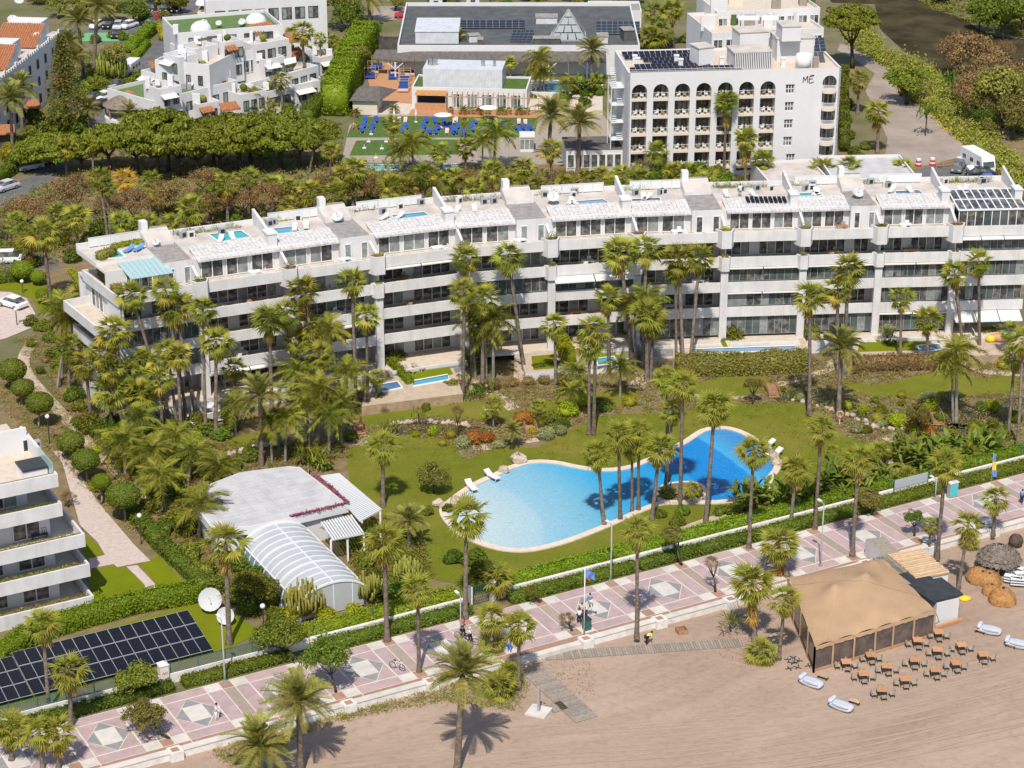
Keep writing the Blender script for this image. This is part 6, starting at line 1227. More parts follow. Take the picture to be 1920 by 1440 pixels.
dish('large white satellite dish on the grass beside the solar panels', 396, 1148, 0, 1.15, 0, .7, 62); dish('smaller white satellite dish behind the palm trunk', 424, 1172, 0, .85, 0, .5, 62)
# ================================================================ POOL HOUSE AND GLAZED VAULT
ph = thing('pool_house', 'low pool house with white marble slab roof and bougainvillea edge', 'building', U(520, 960, 0)); ZH = 3.7
RP = [(384, 909), (449, 884), (469, 881), (542, 872), (562, 874), (653, 944), (544, 969), (467, 986), (395, 985), (360, 940)]
rp = [U2(x, y, ZH) for x, y in RP]; MB().prism(rp, 2.7, ZH - .12).build('fascia', 'white2', ph); MB().prism(inset_poly(rp, .6), -.05, 2.7).build('walls', 'white2', ph)
tp = inset_poly(rp, .3); ps = [tw_of(p) for p in tp]; ts = [p[0] for p in ps]; ws = [p[1] for p in ps]
t = min(ts)
while t < max(ts):
 w = min(ws)
 while w < max(ws):
  if all(inpoly(*TW(t + a, w + c)[:2], tp) for a in (.02, 1.2) for c in (.02, .75)): piece('roof_slab', [(t + .02, w + .02), (t + 1.2, w + .02), (t + 1.2, w + .75), (t + .02, w + .75)], 'white_stone', ZH - .06, ph)
  w += .78
 t += 1.23
MB().prism(inset_poly(rp, .15), ZH - .118, ZH - .085).build('roof', 'white_stone', ph)
def flower_strip(label, px, z, mat, n, w=.4, h=.35):
 L = [U(x, y, z) for x, y in px]; rng = np.random.default_rng(3); P = []
 for _ in range(n): k = rng.integers(0, len(L) - 1); P.append(L[k].lerp(L[k + 1], rng.random()) + Vector((rng.normal(0, w / 2), rng.normal(0, w / 2), rng.uniform(0, h))))
 V, F = leafmesh(np.array(P), np.tile([0, 0, 1.], (n, 1)), .1, '', rng); o = OB('flower_strip', arr_mesh([(V, F, 0)], mat)); tag(o, label, 'flowers'); return o
flower_strip('magenta bougainvillea edging the right and front of the marble roof', [(586, 890), (620, 914), (652, 944), (600, 957), (546, 969)], ZH - .1, 'flower_magenta', 1700, .25, .22)
def pergola_slats(label, q4, z, n, par=None, mat='frame_white'):
 A, B, C, D = [U(*p, z) for p in q4]; t = thing('pergola', label, 'pergola', A)
 for k in range(n): f = (k + .5) / n; MB().bar(A.lerp(D, f), B.lerp(C, f), .16, .2).build('slat', mat, t)
 for p, r_ in ((A.lerp(B, .08), D.lerp(C, .08)), (A.lerp(B, .92), D.lerp(C, .92))): MB().bar(p - Vector((0, 0, .2)), r_ - Vector((0, 0, .2)), .15, .2).build('beam', mat, t)
 for p in (A.lerp(B, .92), D.lerp(C, .92), A.lerp(B, .92).lerp(D.lerp(C, .92), .5)): MB().bar((p.x, p.y, 0), (p.x, p.y, z - .25), .2, .2).build('post', mat, t)
pergola_slats('white slatted pergola along the right side of the pool house', [(600, 893), (636, 888), (716, 956), (676, 978)], 3.3, 34); pergola_slats('white open pergola before the pool house corner', [(600, 980), (622, 1012), (684, 1000), (660, 966)], 3.0, 12)
vt = thing('pool_enclosure', 'barrel vaulted white framed glass pool enclosure', 'pool enclosure', U(570, 1100, 0))
Bl0, Bl1 = U(467, 1060, 0), U(524, 1130, 0); axis = PB; wdt = 7.9; ln = 14.4; fl = TW(12.2, -8.3); NS, NB = 12, 14
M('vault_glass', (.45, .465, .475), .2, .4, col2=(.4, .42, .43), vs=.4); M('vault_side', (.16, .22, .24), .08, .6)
def VP(s, u): a = math.pi * u; x = wdt / 2 * (1 - math.cos(a)); z = 3.2 * math.sin(a) ** .75; p = fl - axis * (ln * (1 - s)) * 1.0 + PA * x; return Vector((p.x, p.y, z + .15))
for k in range(NS + 1):
 m = MB(); P_ = [VP(k / NS, u / 20) for u in range(21)]
 for p, q in zip(P_[:-1], P_[1:]): m.bar(p, q, .12 if k % 4 else .2, .1 if k % 4 else .18)
 m.build('arch_rib', 'frame_white', vt)
for u in (.14, .5, .86): MB().bar(VP(0, u) + Vector((0, 0, .03)), VP(1, u) + Vector((0, 0, .03)), .12, .1).build('purlin', 'frame_white', vt)
for k in range(NS):
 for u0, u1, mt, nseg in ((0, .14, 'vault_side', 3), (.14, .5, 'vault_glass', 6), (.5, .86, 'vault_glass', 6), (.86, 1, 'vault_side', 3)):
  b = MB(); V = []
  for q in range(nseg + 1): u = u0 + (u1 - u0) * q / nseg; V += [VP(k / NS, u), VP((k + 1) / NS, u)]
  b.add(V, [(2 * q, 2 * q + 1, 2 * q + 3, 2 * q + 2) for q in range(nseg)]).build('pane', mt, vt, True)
for q in range(6):
 u0, u1 = .5 - .5 * math.cos(math.pi * q / 6) if 0 else q / 6, (q + 1) / 6; x0, x1 = VP(1, u0), VP(1, u1); MB().add([(x0.x, x0.y, .1), (x1.x, x1.y, .1), x1, x0], [(0, 1, 2, 3)]).build('end_pane', 'vault_glass', vt)
 MB().bar((x1.x, x1.y, .1), x1, .08, .08).build('mullion', 'frame_white', vt)
bs = MB()
for p, q in ((VP(0, 0), VP(1, 0)), (VP(0, 1), VP(1, 1))): bs.bar((p.x, p.y, .1), (q.x, q.y, .1), .3, .25)
bs.build('base_rail', 'white2', vt)
# ================================================================ BEACH RESTAURANT
tent = thing('beach_tent', 'large tan canvas stretch tent of the beach restaurant with clear side walls', 'tent', U(1610, 1200, ZB))
E = {'FL': (U(1528, 1213, 2.2)), 'FR': U(1753, 1145, 2.3), 'BL': U(1478, 1086, 2.6), 'BR': U(1655, 1052, 2.9)}
nu, nv = 40, 34; V = []
pk = [(.30, .52, 1.9), (.62, .58, 1.7), (.86, .92, .9)]
for j in range(nv + 1):
 for i in range(nu + 1):
  u, v = i / nu, j / nv; p = E['FL'].lerp(E['FR'], u).lerp(E['BL'].lerp(E['BR'], u), v); z = p.z + 1.15 * math.sin(math.pi * u) ** .8 * math.sin(math.pi * v) ** .7 + .15 * v
  for a, b_, h in pk: d = math.hypot((u - a) * 1.2, v - b_); z += h * .55 * math.exp(-d / .045 * .5)
  if j == 0: z += .16 * abs(math.sin(u * math.pi * 6))
  if i in (0, nu): z += .12 * abs(math.sin(v * math.pi * 4))
  V.append((p.x, p.y, z))
MB().add(V, [(j * (nu + 1) + i, j * (nu + 1) + i + 1, (j + 1) * (nu + 1) + i + 1, (j + 1) * (nu + 1) + i) for j in range(nv) for i in range(nu)]).build('canvas_roof', 'canvas', tent, True)
ev = lambda i, j: Vector(V[j * (nu + 1) + i])
for nm, idx in (('rope', [(i, int(nv * (1 - .35 * i / nu) - 3) if 0 else max(0, nv - 4 - int(i * .55))) for i in range(0, nu + 1, 2)]), ('rope', [(int(nu * .08 + nu * .5 * q / 17), min(nv, 2 * q)) for q in range(18)])):
 m = MB(); P_ = [ev(a, b_) + Vector((0, 0, .04)) for a, b_ in idx]
 for p, q in zip(P_[:-1], P_[1:]): m.bar(p, q, .05, .02)
 m.build(nm, 'wood_pale', tent)
M('clear_wall', (.07, .06, .06), .25, .5, col2=(.16, .12, .1), vs=.9)
for nseg, fn in ((6, lambda q: ev(int(nu * q / 6), 0)), (4, lambda q: ev(0, int(nv * q / 4)))):
 for q in range(nseg + 1):
  p = fn(q); MB().bar((p.x, p.y, ZB), p, .28, .16).build('post', 'canvas', tent)
 for q in range(nseg):
  a, b_ = fn(q), fn(q + 1); lo_, hi = ZB + .35, -.12; nrm = Vector((b_.y - a.y, a.x - b_.x, 0)).normalized() * .05
  MB().add([(a.x, a.y, lo_), (b_.x, b_.y, lo_), (b_.x, b_.y, b_.z + hi), (a.x, a.y, a.z + hi)], [(0, 1, 2, 3)]).build('clear_panel', 'clear_wall', tent)
  MB().add([(a.x, a.y, ZB), (b_.x, b_.y, ZB), (b_.x - nrm.x, b_.y - nrm.y, lo_ + .12), (a.x - nrm.x, a.y - nrm.y, lo_ + .12)], [(0, 1, 2, 3)]).build('canvas_skirt', 'canvas', tent)
  m = MB()
  for s_ in range(6): x, y = a.lerp(b_, s_ / 6), a.lerp(b_, (s_ + 1) / 6); dz = .06 * math.sin(s_ * 2.2 + q); m.add([(x.x, x.y, x.z + .02), (y.x, y.y, y.z + .02), (y.x + nrm.x * 2, y.y + nrm.y * 2, y.z - .32), (x.x + nrm.x * 2, x.y + nrm.y * 2, x.z - .32 + dz)], [(3, 2, 1, 0)])
  m.build('valance', 'canvas', tent)
fl_ = [ev(0, 0), ev(nu, 0), ev(nu, nv), ev(0, nv)]; MB().prism([p[:2] for p in fl_], ZB - .02, ZB + .12).build('timber_floor', 'wood', tent)
for k, (a, pz) in enumerate((((1527, 1248), 0), ((1560, 1242), 0))): pass
for q, (i, px) in enumerate(((0, (1532, 1258)), (7, (1572, 1240)), (20, (1640, 1218)), (33, (1700, 1195)), (40, (1762, 1168)))): MB().bar(ev(i, 0), U(*px, ZB), .04, .04).build('guy_rope', 'frame_dark', tent)
wp = U(1638, 1218, ZB); MB().bar(wp, wp + Vector((-.1, 0, 2.2)), .1, .1).build('white_pole', 'frame_white', tent)
kt = thing('beach_kitchen', 'white kitchen cabin with black felt flat roof beside the tent', 'cabin', U(1780, 1165, ZB)); A, B, e, n = px_block('walls', kt, (1757, 1130), (1799, 1120), 2.0, 6.5, ZB, ('white2', 'black_felt'), 0)
R4 = [U(1750, 1128, 2.15), U(1806, 1113, 2.15), U(1765, 1082, 2.3), U(1700, 1096, 2.3)]; MB().add(R4 + [p - Vector((0, 0, .22)) for p in R4], [(0, 1, 2, 3), (4, 5, 1, 0), (5, 6, 2, 1), (6, 7, 3, 2), (7, 4, 0, 3), (7, 6, 5, 4)]).build('roof', 'black_felt', kt)
sd = thing('bamboo_shed', 'low bar shed with split bamboo and driftwood roof behind the kitchen', 'shed', U(1710, 1075, ZB)); A, B, e, n = px_block('walls', sd, (1690, 1095), (1778, 1078), 1.7, 5.5, ZB, ('white2', 'wood_grey'), 0)
MB().prism([A[:2], B[:2], (B + n * 5.4)[:2], (A + n * 5.4)[:2]], 1.71, 1.85).build('roof_base', 'wood_grey', sd)
for q in range(20): c = A + e * ((B - A).length * (.0 + .0)) + n * (5.4 * (q + .5) / 20); f0, f1 = .3 + .0 * q, 1.02; MB().tube([(c + e * ((B - A).length * f0) + Vector((0, 0, 1.95 + .05 * (q % 3)))), (c + e * ((B - A).length * f1) + Vector((0, 0, 1.9 + .05 * ((q + 1) % 3))))], .15, 6).build('bamboo', 'wood_pale', sd)
for q in range(8): c = A + e * ((B - A).length * (.28 * (q + .5) / 8)); MB().bar(c + Vector((0, 0, 1.92)), c + n * 5.4 + Vector((0, 0, 1.95)), .3, .08).build('plank', 'wood_grey', sd)
px_block('side_room', sd, (1656, 1043), (1690, 1038), 1.9, 4, ZB, ('white2', 'wood_grey'), 0)
pl = thing('plank_stack', 'stack of long timber planks lying before the kitchen cabin', 'planks', U(1800, 1165, ZB))
for q in range(4): a, b_ = U(1755, 1178 - q * 1.2, ZB + .08 + .06 * q), U(1803, 1163 - q * 1.2, ZB + .08 + .06 * q); MB().bar(a, b_, .25, .06).build('plank', 'wood_orange', pl)
th = thing('thatched_hut', 'round thatched grey hut on the sand at the right edge', 'hut', U(1870, 1075, ZB)); c = U(1871, 1068, ZB)
rng = np.random.default_rng(4); Pn = []; Nn = []
for _ in range(2600): r_ = 2.2 * math.sqrt(rng.uniform(.01, 1)); a = rng.uniform(0, 6.283); Pn.append((c.x + r_ * math.cos(a), c.y + r_ * math.sin(a), 2.35 - r_ * .3 - r_ * r_ * .12 + rng.normal(0, .05) - (.3 if r_ > 2.0 else 0))); Nn.append((math.cos(a) * .5, math.sin(a) * .5, 1))
Vt, Ft = leafmesh(np.array(Pn), np.array(Nn), .28, '', rng, .25, jitter=.2); cv, cf = [], []
kk = MB().tube([(c.x, c.y, .95), (c.x, c.y, 1.6), (c.x, c.y, 2.3)], [2.15, 1.4, .05], 20); OB('thatch', arr_mesh([(Vt, Ft, 0)], 'thatch'), th); kk.build('roof', 'thatch', th)
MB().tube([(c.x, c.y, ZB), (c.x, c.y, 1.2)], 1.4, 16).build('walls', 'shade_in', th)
for q in range(7): a = q * .9; MB().bar((c.x + 1.9 * math.cos(a), c.y + 1.9 * math.sin(a), ZB), (c.x + 1.9 * math.cos(a), c.y + 1.9 * math.sin(a), 1.1), .14, .14).build('post', 'wood_grey', th)
def straw_top(label, px, py, r, h, tilt, az, hole=False):
 p = U(px, py, ZB); t = thing('straw_parasol_top', label, 'parasol top', p, az); n = 22; rngs = random.Random(px); b = MB(); V = [(0, 0, h)]
 for q, f in enumerate((.3, .6, .85, 1)):
  for k in range(n): an = 2 * math.pi * k / n; rr_ = r * math.sin(f * math.pi / 2) * rngs.uniform(.94, 1.05); V.append((rr_ * math.cos(an), rr_ * math.sin(an), h * math.cos(f * math.pi / 2) * .98 + .02))
 F = [(0, 1 + k, 1 + (k + 1) % n) for k in range(n)] + [(1 + q * n + k, 1 + (q + 1) * n + k, 1 + (q + 1) * n + (k + 1) % n, 1 + q * n + (k + 1) % n) for q in range(3) for k in range(n)]
 o = b.add(V, F).build('straw_cap', 'straw', t, True, True); o.rotation_euler = (tilt, 0, 0); o.location = (0, 0, .3 * abs(math.sin(tilt)) * r)
 MB().tube([(0, 0, h * .97), (0, 0, h * 1.06)], .14, 8).build('top_ring', 'frame_dark', o, local=True)
 rg_ = np.random.default_rng(px); N_ = 700; an = rg_.uniform(0, 6.283, N_); f = rg_.uniform(.1, 1, N_); P2 = np.stack([r * np.sin(f * np.pi / 2) * np.cos(an), r * np.sin(f * np.pi / 2) * np.sin(an), h * np.cos(f * np.pi / 2)], 1) * 1.02
 Vn, Fn = leafmesh(P2, P2, .22, '', rg_, .12, jitter=.15); OB('straw', arr_mesh([(Vn, Fn, 0)], 'straw'), o, True)
straw_top('golden straw parasol top lying tilted left of the thatched hut', 1833, 1088, 1.25, 1.2, .5, .6); straw_top('golden straw parasol top leaning behind the front one', 1853, 1092, 1.3, 1.1, .3, 0); straw_top('small golden straw top squeezed between the others', 1858, 1112, .9, 1.0, .2, 0); straw_top('front golden straw parasol top standing on the sand', 1879, 1128, 1.35, 1.5, .05, 0)
bo = thing('mooring_buoy', 'round olive brown buoy on the sand by the right palm', 'buoy', U(1904, 1025, ZB)); MB().ball((0, 0, .7), .75, 16, 10).build('ball', 'bark', bo, True, True); MB().tube([(0, 0, 1.4), (0, 0, 1.62)], .06, 6).build('eye', 'metal_grey', bo, local=True)
for k, (x, y) in enumerate(((1884, 1075), (1896, 1072), (1908, 1078), (1899, 1095), (1911, 1100), (1918, 1088))):
 t = thing('stacked_sunbed', '%s white plastic sunbed piled beside the straw tops' % ordw(k), 'sun lounger', U(x, y, ZB), R(20 + 15 * k), 'piled white sunbeds')
 for q in range(3):
  MB().box((0, 0, .3 + .28 * q), (.65, 1.8, .06)).build('bed', 'white_clean', t, local=True); MB().box((0, -.75, .5 + .28 * q), (.65, .06, .4)).build('headrest', 'white_clean', t, local=True)
yb = thing('yellow_sack', 'yellow folded sack on the sand by the kitchen wall', 'sack', U(1809, 1124, ZB)); b = MB(); b.ball((0, 0, .1), (.7, .5, .3), 12, 6); b.v = [(x * random.uniform(.85, 1.15), y * random.uniform(.8, 1.2), max(0, z)) for x, y, z in b.v]; b.build('body', 'yellow', yb, True, True)
TABLES = [(1587, 1240), (1633, 1227), (1619, 1262), (1663, 1248), (1654, 1292), (1697, 1272), (1715, 1236), (1758, 1217), (1721, 1199), (1760, 1184), (1754, 1255), (1793, 1242), (1803, 1208), (1844, 1226)]
ORDT = sorted(TABLES); SD = [(0, -.78, 180, 'near'), (0, .78, 0, 'far'), (-.85, -.12, 90, 'left'), (.85, -.12, -90, 'right')]
def arm_chair():
 t = MB()
 n = 9; V = []
 for q in range(n): a = math.pi * q / (n - 1); x, y = .3 * math.cos(a), .02 + .28 * math.sin(a); V += [(x, y, .38), (x * 1.1, y * 1.1, .62 + .12 * math.sin(a))]
 shell = MB().add(V, [(2 * q, 2 * q + 2, 2 * q + 3, 2 * q + 1) for q in range(n - 1)]).mesh('rattan'); seat = MB().box((0, 0, .4), (.56, .54, .07)).mesh('rattan'); leg = MB().bar((0, 0, 0), (0, 0, .4), .04, .04).mesh('frame_dark'); return shell, seat, leg
ACS, ACT, ACL = arm_chair(); TT = MB().box((0, 0, .73), (.92, .92, .05)).mesh('wood_orange'); TL = MB().box((0, 0, .35), (.06, .06, .7)).mesh('frame_dark')
for x, y in TABLES:
 k = ORDT.index((x, y)); p = U(x, y, ZB + .73); p.z = ZB; t = thing('dining_table', '%s square wooden table from the left on the sand before the tent' % ordw(k), 'table', p, R(random.uniform(-8, 8)), 'beach dining tables'); OB('tabletop', TT, t, True)
 for sx in (-.4, .4):
  for sy in (-.4, .4): OB('leg', TL, t, True, loc=(sx, sy, 0))
 for dx, dy, a, wd in SD:
  if wd == 'left' and (x, y) == (1844, 1226): continue
  c = thing('rattan_chair', 'rattan armchair at the %s side of the %s beach table from the left' % (wd, ordw(k)), 'chair', p + Vector((dx + random.uniform(-.08, .08), dy + random.uniform(-.06, .06), 0)), R(a + random.uniform(-14, 14)), 'rattan chairs', (.9, .9, .95)); OB('backrest', ACS, c, True); OB('seat', ACT, c, True)
  for sx in (-.24, .24):
   for sy in (-.22, .22): OB('leg', ACL, c, True, loc=(sx, sy, 0))
for x, y, tx_, ty_, lab in ((1522, 1278, 1543, 1273, 'grey beach daybed nearest the tent corner'), (1578, 1322, 1602, 1320, 'grey beach daybed lowest on the sand'), (1856, 1180, 1838, 1187, 'grey beach daybed right of the tables'), (1908, 1206, 1895, 1214, 'grey beach daybed at the right edge')):
 t = thing('daybed', lab, 'daybed', U(x, y, ZB + .35) - Vector((0, 0, .35)), R(-38 if x < 1700 else -25), None, (1.05, 1.05, 1.05));
 def cush(c, d):
  b = MB();
  nx = 8
  for q in range(nx + 1):
   pass
  b.ball(c, (d[0] / 2 * 1.3, d[1] / 2 * 1.3, d[2] / 2 * 1.3), 16, 8); b.v = [(c[0] + max(-d[0] / 2, min(d[0] / 2, vx - c[0])), c[1] + max(-d[1] / 2, min(d[1] / 2, vy - c[1])), c[2] + max(-d[2] / 2, min(d[2] / 2, vz - c[2]))) for vx, vy, vz in b.v]; return b
 cush((0, 0, .28), (2.1, 1.15, .5)).build('mattress', 'sofa', t, True, True); cush((-.92, 0, .6), (.38, 1.1, .34)).build('bolster', 'sofa', t, True, True); cush((.15, -.5, .55), (1.5, .25, .3)).build('side_roll', 'sofa', t, True, True)
 s = thing('side_table', 'low wooden bench table beside the ' + lab, 'side table', U(tx_, ty_, ZB), R(-35)); MB().box((0, 0, .34), (1.0, .45, .05)).build('top', 'wood_pale', s, local=True)
 for q in (-.42, .42): MB().box((q, 0, .17), (.05, .4, .32)).build('leg', 'frame_dark', s, local=True)
for k, (x, y) in enumerate(((1478, 1237), (1487, 1234), (1484, 1243), (1492, 1243), (1497, 1239), (1480, 1254), (1495, 1252), (1517, 1249))):
 t = thing('parasol_stand', '%s dark metal parasol base from the left on the sand' % ordw(k), 'parasol stand', U(x, y, ZB), k * .7, 'dark parasol bases'); m = MB()
 for q in range(4): a = q * math.pi / 2; m.bar((0, 0, .04), (.4 * math.cos(a), .4 * math.sin(a), .04), .09, .06)
 m.build('cross_foot', 'frame_dark', t, local=True); MB().bar((0, 0, .05), (0, 0, .5), .07, .07).build('tube', 'metal_grey', t, local=True)
def boardwalk(label, a, b, w, n, mat='wood_grey'):
 A, B = U(*a, ZB), U(*b, ZB); d = (B - A).normalized(); nr = Vector((-d.y, d.x, 0)); t = thing('boardwalk', label, 'boardwalk', A)
 for k in range(n): c = A.lerp(B, (k + .5) / n) + Vector((0, 0, .06)); sk = random.uniform(-.04, .04); MB().bar(c - nr * (w / 2 + sk), c + nr * (w / 2 - sk), (B - A).length / n * .86, .05).build('plank', mat, t)
 for s in (-1, 1): MB().bar(A + nr * s * w * .4 + Vector((0, 0, .02)), B + nr * s * w * .4 + Vector((0, 0, .02)), .1, .04).build('runner', 'frame_dark', t)
boardwalk('plank boardwalk leading from the promenade down onto the sand', (1000, 1258), (1100, 1350), 2.3, 34); boardwalk('long plank boardwalk running along the sea wall', (1022, 1231), (1395, 1205), 1.6, 78); boardwalk('short plank spur from the boardwalk to the shower', (1030, 1330), (1058, 1322), 1.5, 8)
sh = thing('beach_shower', 'grey beach shower post on a square white base', 'shower', U(1010, 1335, ZB), AL + R(38)); MB().box((0, 0, .06), (1.9, 1.9, .16)).build('base', 'pave_white', sh, local=True); MB().box((0, 0, 1.3), (.26, .2, 2.4)).build('post', 'metal_grey', sh, local=True); MB().bar((0, 0, 2.35), (0, -.4, 2.35), .05, .05).box((0, -.42, 2.3), (.16, .16, .06)).build('shower_head', 'metal_grey', sh, local=True)
bx = thing('timber_planter', 'empty square timber planter box on the sand below the sea wall', 'planter', U(1278, 1186, ZB), AL - R(10))
for q in range(4): a = q * math.pi / 2; MB().box((.45 * math.cos(a), .45 * math.sin(a), .22), (.95 if q % 2 else .08, .08 if q % 2 else .95, .44)).build('plank', 'wood', bx, local=True)
MB().box((0, 0, .15), (.8, .8, .1)).build('soil', 'soil', bx, local=True)
# ================================================================ PALMS  (crown in the picture, foot in the picture)
ZONE = {'prom': 'along the promenade', 'beach': 'on the sand', 'pool': 'around the big pool', 'garden': 'in the lower garden', 'front': 'before the apartment facade', 'behind': 'behind the apartment roofs', 'hotelg': 'in the hotel garden', 'far': 'near the white village', 'yard': 'beside the hotel', 'house': 'by the left terraced house', 'top': 'behind the club roof'}
def P(zone, kind, lst, sc=1.0, z=0.0, fr=False):
 zs = {'front': 1.06, 'garden': 1.05, 'behind': 1.1, 'yard': 1.08, 'hotelg': 1.05, 'far': 1.05, 'top': 1.15}.get(zone, 1.0) if kind == 'fan' else 1.08 if kind == 'date' else .95
 for e in lst: palm_at(kind, e[:2], e[2:4], zone, (e[4] if len(e) > 4 else sc) * zs, z, e[5] if len(e) > 5 else None, fr)
P('prom', 'fan', [(720, 1015, 726, 1202, 1.1), (783, 1103, 786, 1260, 1.0), (875, 968, 872, 1160, 1.05), (1195, 995, 1194, 1198, 1.0), (922, 1158, 932, 1222, 1.0), (933, 1083, 933, 1125, .95), (1460, 1023, 1476, 1080, 1.05, 'skirt'), (1340, 763, 1323, 985, 1.15), (1413, 846, 1404, 1028, 1.05), (1540, 803, 1528, 992, 1.0), (1493, 880, 1482, 985, .95), (1610, 862, 1598, 1043, 1.05), (1773, 868, 1757, 1047, 1.05), (1867, 935, 1862, 1005, .95), (1815, 985, 1797, 1103, .95), (1745, 985, 1742, 1032, .5)], fr=True)
P('beach', 'fan', [(973, 1177, 973, 1293, .95), (1410, 1095, 1415, 1203, 1.15, 'skirt'), (1472, 1125, 1460, 1237, .95), (1428, 1222, 1428, 1240, .8), (922, 1208, 922, 1228, .7), (1818, 1015, 1818, 1028, .7)], 1, ZB, True)
P('beach', 'date', [(867, 1268, 857, 1445, .92), (560, 1318, 564, 1447, .88), (487, 1402, 490, 1455, .9)], 1, ZB, True)
P('beach', 'fan', [(935, 1288, 935, 1304, .95), (955, 1262, 955, 1285, .7)], 1, ZB, True)
P('house', 'fan', [(423, 1018, 430, 1208, 1.2), (80, 1172, 92, 1332, 1.0), (130, 1258, 133, 1363, 1.0), (20, 1365, 22, 1425, 1.0), (73, 1372, 80, 1442, .95), (107, 1376, 110, 1440, 1.05)], fr=True)
P('pool', 'fan', [(718, 838, 718, 950, 1.1), (1120, 852, 1133, 985, .95), (1160, 815, 1163, 975, .95), (1197, 808, 1197, 958, .95), (1237, 840, 1222, 975, 1.0), (1280, 722, 1275, 945, 1.0), (1262, 770, 1245, 930, .9), (1298, 916, 1298, 950, .55), (1010, 762, 1010, 785, .6), (1250, 712, 1253, 900, .95), (1185, 838, 1185, 960, .9)], fr=True)
P('pool', 'date', [(960, 808, 961, 842, .42), (767, 978, 767, 1030, .7)], fr=True)
P('garden', 'fan', [(925, 758, 925, 805, .62), (707, 708, 704, 765, .65), (1518, 557, 1518, 780, 1.1), (1903, 668, 1890, 820, 1.0), (1918, 640, 1908, 840, .9), (1117, 620, 1113, 815, 1.1), (1105, 650, 1104, 815, .8), (1213, 590, 1213, 713, 1.2), (1815, 850, 1812, 870, .7), (1560, 845, 1560, 862, .5), (1650, 845, 1650, 870, .6), (1700, 890, 1705, 915, .7)], fr=True)
P('garden', 'date', [(488, 745, 490, 873, .95), (1577, 655, 1572, 785, 1.05)], fr=True)
P('garden', 'queen', [(507, 790, 510, 868, .8), (537, 787, 535, 868, .85), (597, 735, 597, 833, 1.0), (617, 780, 617, 850, .9), (575, 760, 580, 840, .9), (360, 853, 352, 905, 1.0), (300, 895, 310, 960, 1.0), (263, 785, 263, 850, .95), (233, 832, 235, 890, 1.05), (377, 948, 372, 1010, 1.0), (1793, 665, 1793, 792, 1.0), (1785, 690, 1787, 792, .9), (1080, 700, 1080, 740, .9), (1163, 690, 1163, 745, .85), (925, 600, 925, 716, 1.0), (910, 625, 912, 712, .9), (330, 820, 330, 880, .9), (410, 880, 405, 930, .9), (285, 850, 280, 905, .9), (640, 760, 640, 835, .9), (1070, 735, 1072, 770, .7)])
P('front', 'fan', [(152, 557, 153, 700, 1.05), (247, 553, 247, 715, 1.05), (310, 545, 313, 750, .95), (328, 577, 332, 748, 1.1), (380, 580, 386, 817, .95), (405, 642, 405, 823, 1.0), (333, 667, 340, 827, 1.0), (315, 660, 334, 815, .85), (267, 675, 268, 765, .95), (227, 697, 233, 772, 1.05), (187, 665, 207, 775, 1.0), (160, 682, 172, 795, 1.0), (213, 622, 220, 775, 1.05), (205, 690, 212, 775, .9), (567, 547, 565, 700, 1.0), (537, 590, 547, 747, 1.05), (580, 612, 580, 705, 1.0), (557, 640, 556, 745, .9), (660, 527, 668, 763, 1.0), (687, 593, 690, 770, 1.0), (873, 485, 880, 693, 1.0), (870, 547, 868, 747, 1.1), (953, 482, 953, 650, 1.0), (1163, 476, 1167, 650, 1.15), (1212, 468, 1205, 690, 1.0), (1273, 487, 1281, 690, 1.05), (1312, 483, 1293, 695, 1.1), (1267, 512, 1268, 690, .85), (1225, 605, 1220, 710, 1.05), (1590, 505, 1583, 700, 1.05), (1570, 545, 1572, 700, .95), (1790, 512, 1780, 625, 1.0), (1835, 492, 1820, 640, 1.05), (1895, 620, 1892, 680, .8)])
P('front', 'fan', [(205, 735, 210, 812), (262, 738, 266, 815), (300, 710, 305, 822), (130, 650, 136, 745), (505, 600, 510, 780), (600, 665, 603, 770), (440, 690, 446, 790, .9), (1140, 560, 1142, 700), (1690, 560, 1688, 690), (1740, 600, 1738, 690, .9), (905, 560, 905, 720), (1040, 610, 1042, 720, .9)])
P('front', 'queen', [(440, 760, 442, 815, .9), (650, 700, 652, 775, .9), (560, 700, 562, 770, 1), (117, 582, 116, 718, 1.05), (127, 600, 127, 723, .95), (135, 590, 134, 710, .9), (617, 622, 617, 720, .95), (1215, 560, 1213, 690, .9), (1190, 575, 1192, 690, .9), (885, 600, 883, 700, .8)])
P('behind', 'fan', [(187, 333, 203, 453, 1.0), (200, 350, 208, 453, .8), (283, 337, 282, 405, 1.0), (423, 347, 428, 425, 1.0), (465, 335, 467, 408, 1.0), (583, 362, 583, 420, 1.05), (360, 390, 363, 440, 1.05), (143, 407, 146, 475, 1.1), (80, 437, 97, 572, 1.05), (227, 417, 226, 470, 1.0), (273, 417, 273, 465, .9), (593, 253, 580, 325, .9), (620, 283, 618, 345, .9), (662, 320, 662, 395, 1.1), (733, 350, 735, 400, 1.05), (797, 327, 797, 395, .95), (820, 342, 820, 395, 1.0), (923, 320, 923, 385, 1.05), (980, 317, 978, 380, 1.05), (1033, 280, 1034, 352, 1.0), (1097, 337, 1095, 375, 1.0), (1127, 333, 1126, 375, .9), (1167, 330, 1165, 370, 1.0), (1263, 323, 1263, 365, 1.0), (640, 330, 640, 400, .9), (173, 268, 175, 330, .9), (123, 275, 125, 330, .85), (540, 350, 540, 410, .9)])
P('behind', 'fan', [(x, y, x + 2, y + 48) for x, y in ((30, 415), (300, 365), (510, 348), (625, 365), (690, 340), (760, 352), (850, 335), (890, 352), (950, 347), (1008, 352), (1060, 345), (1145, 348), (1200, 335), (1290, 328), (1322, 345), (110, 400), (400, 370), (55, 455), (320, 420), (545, 385))])
P('behind', 'fan', [(233, 337, 237, 395, .95, 'gold')])
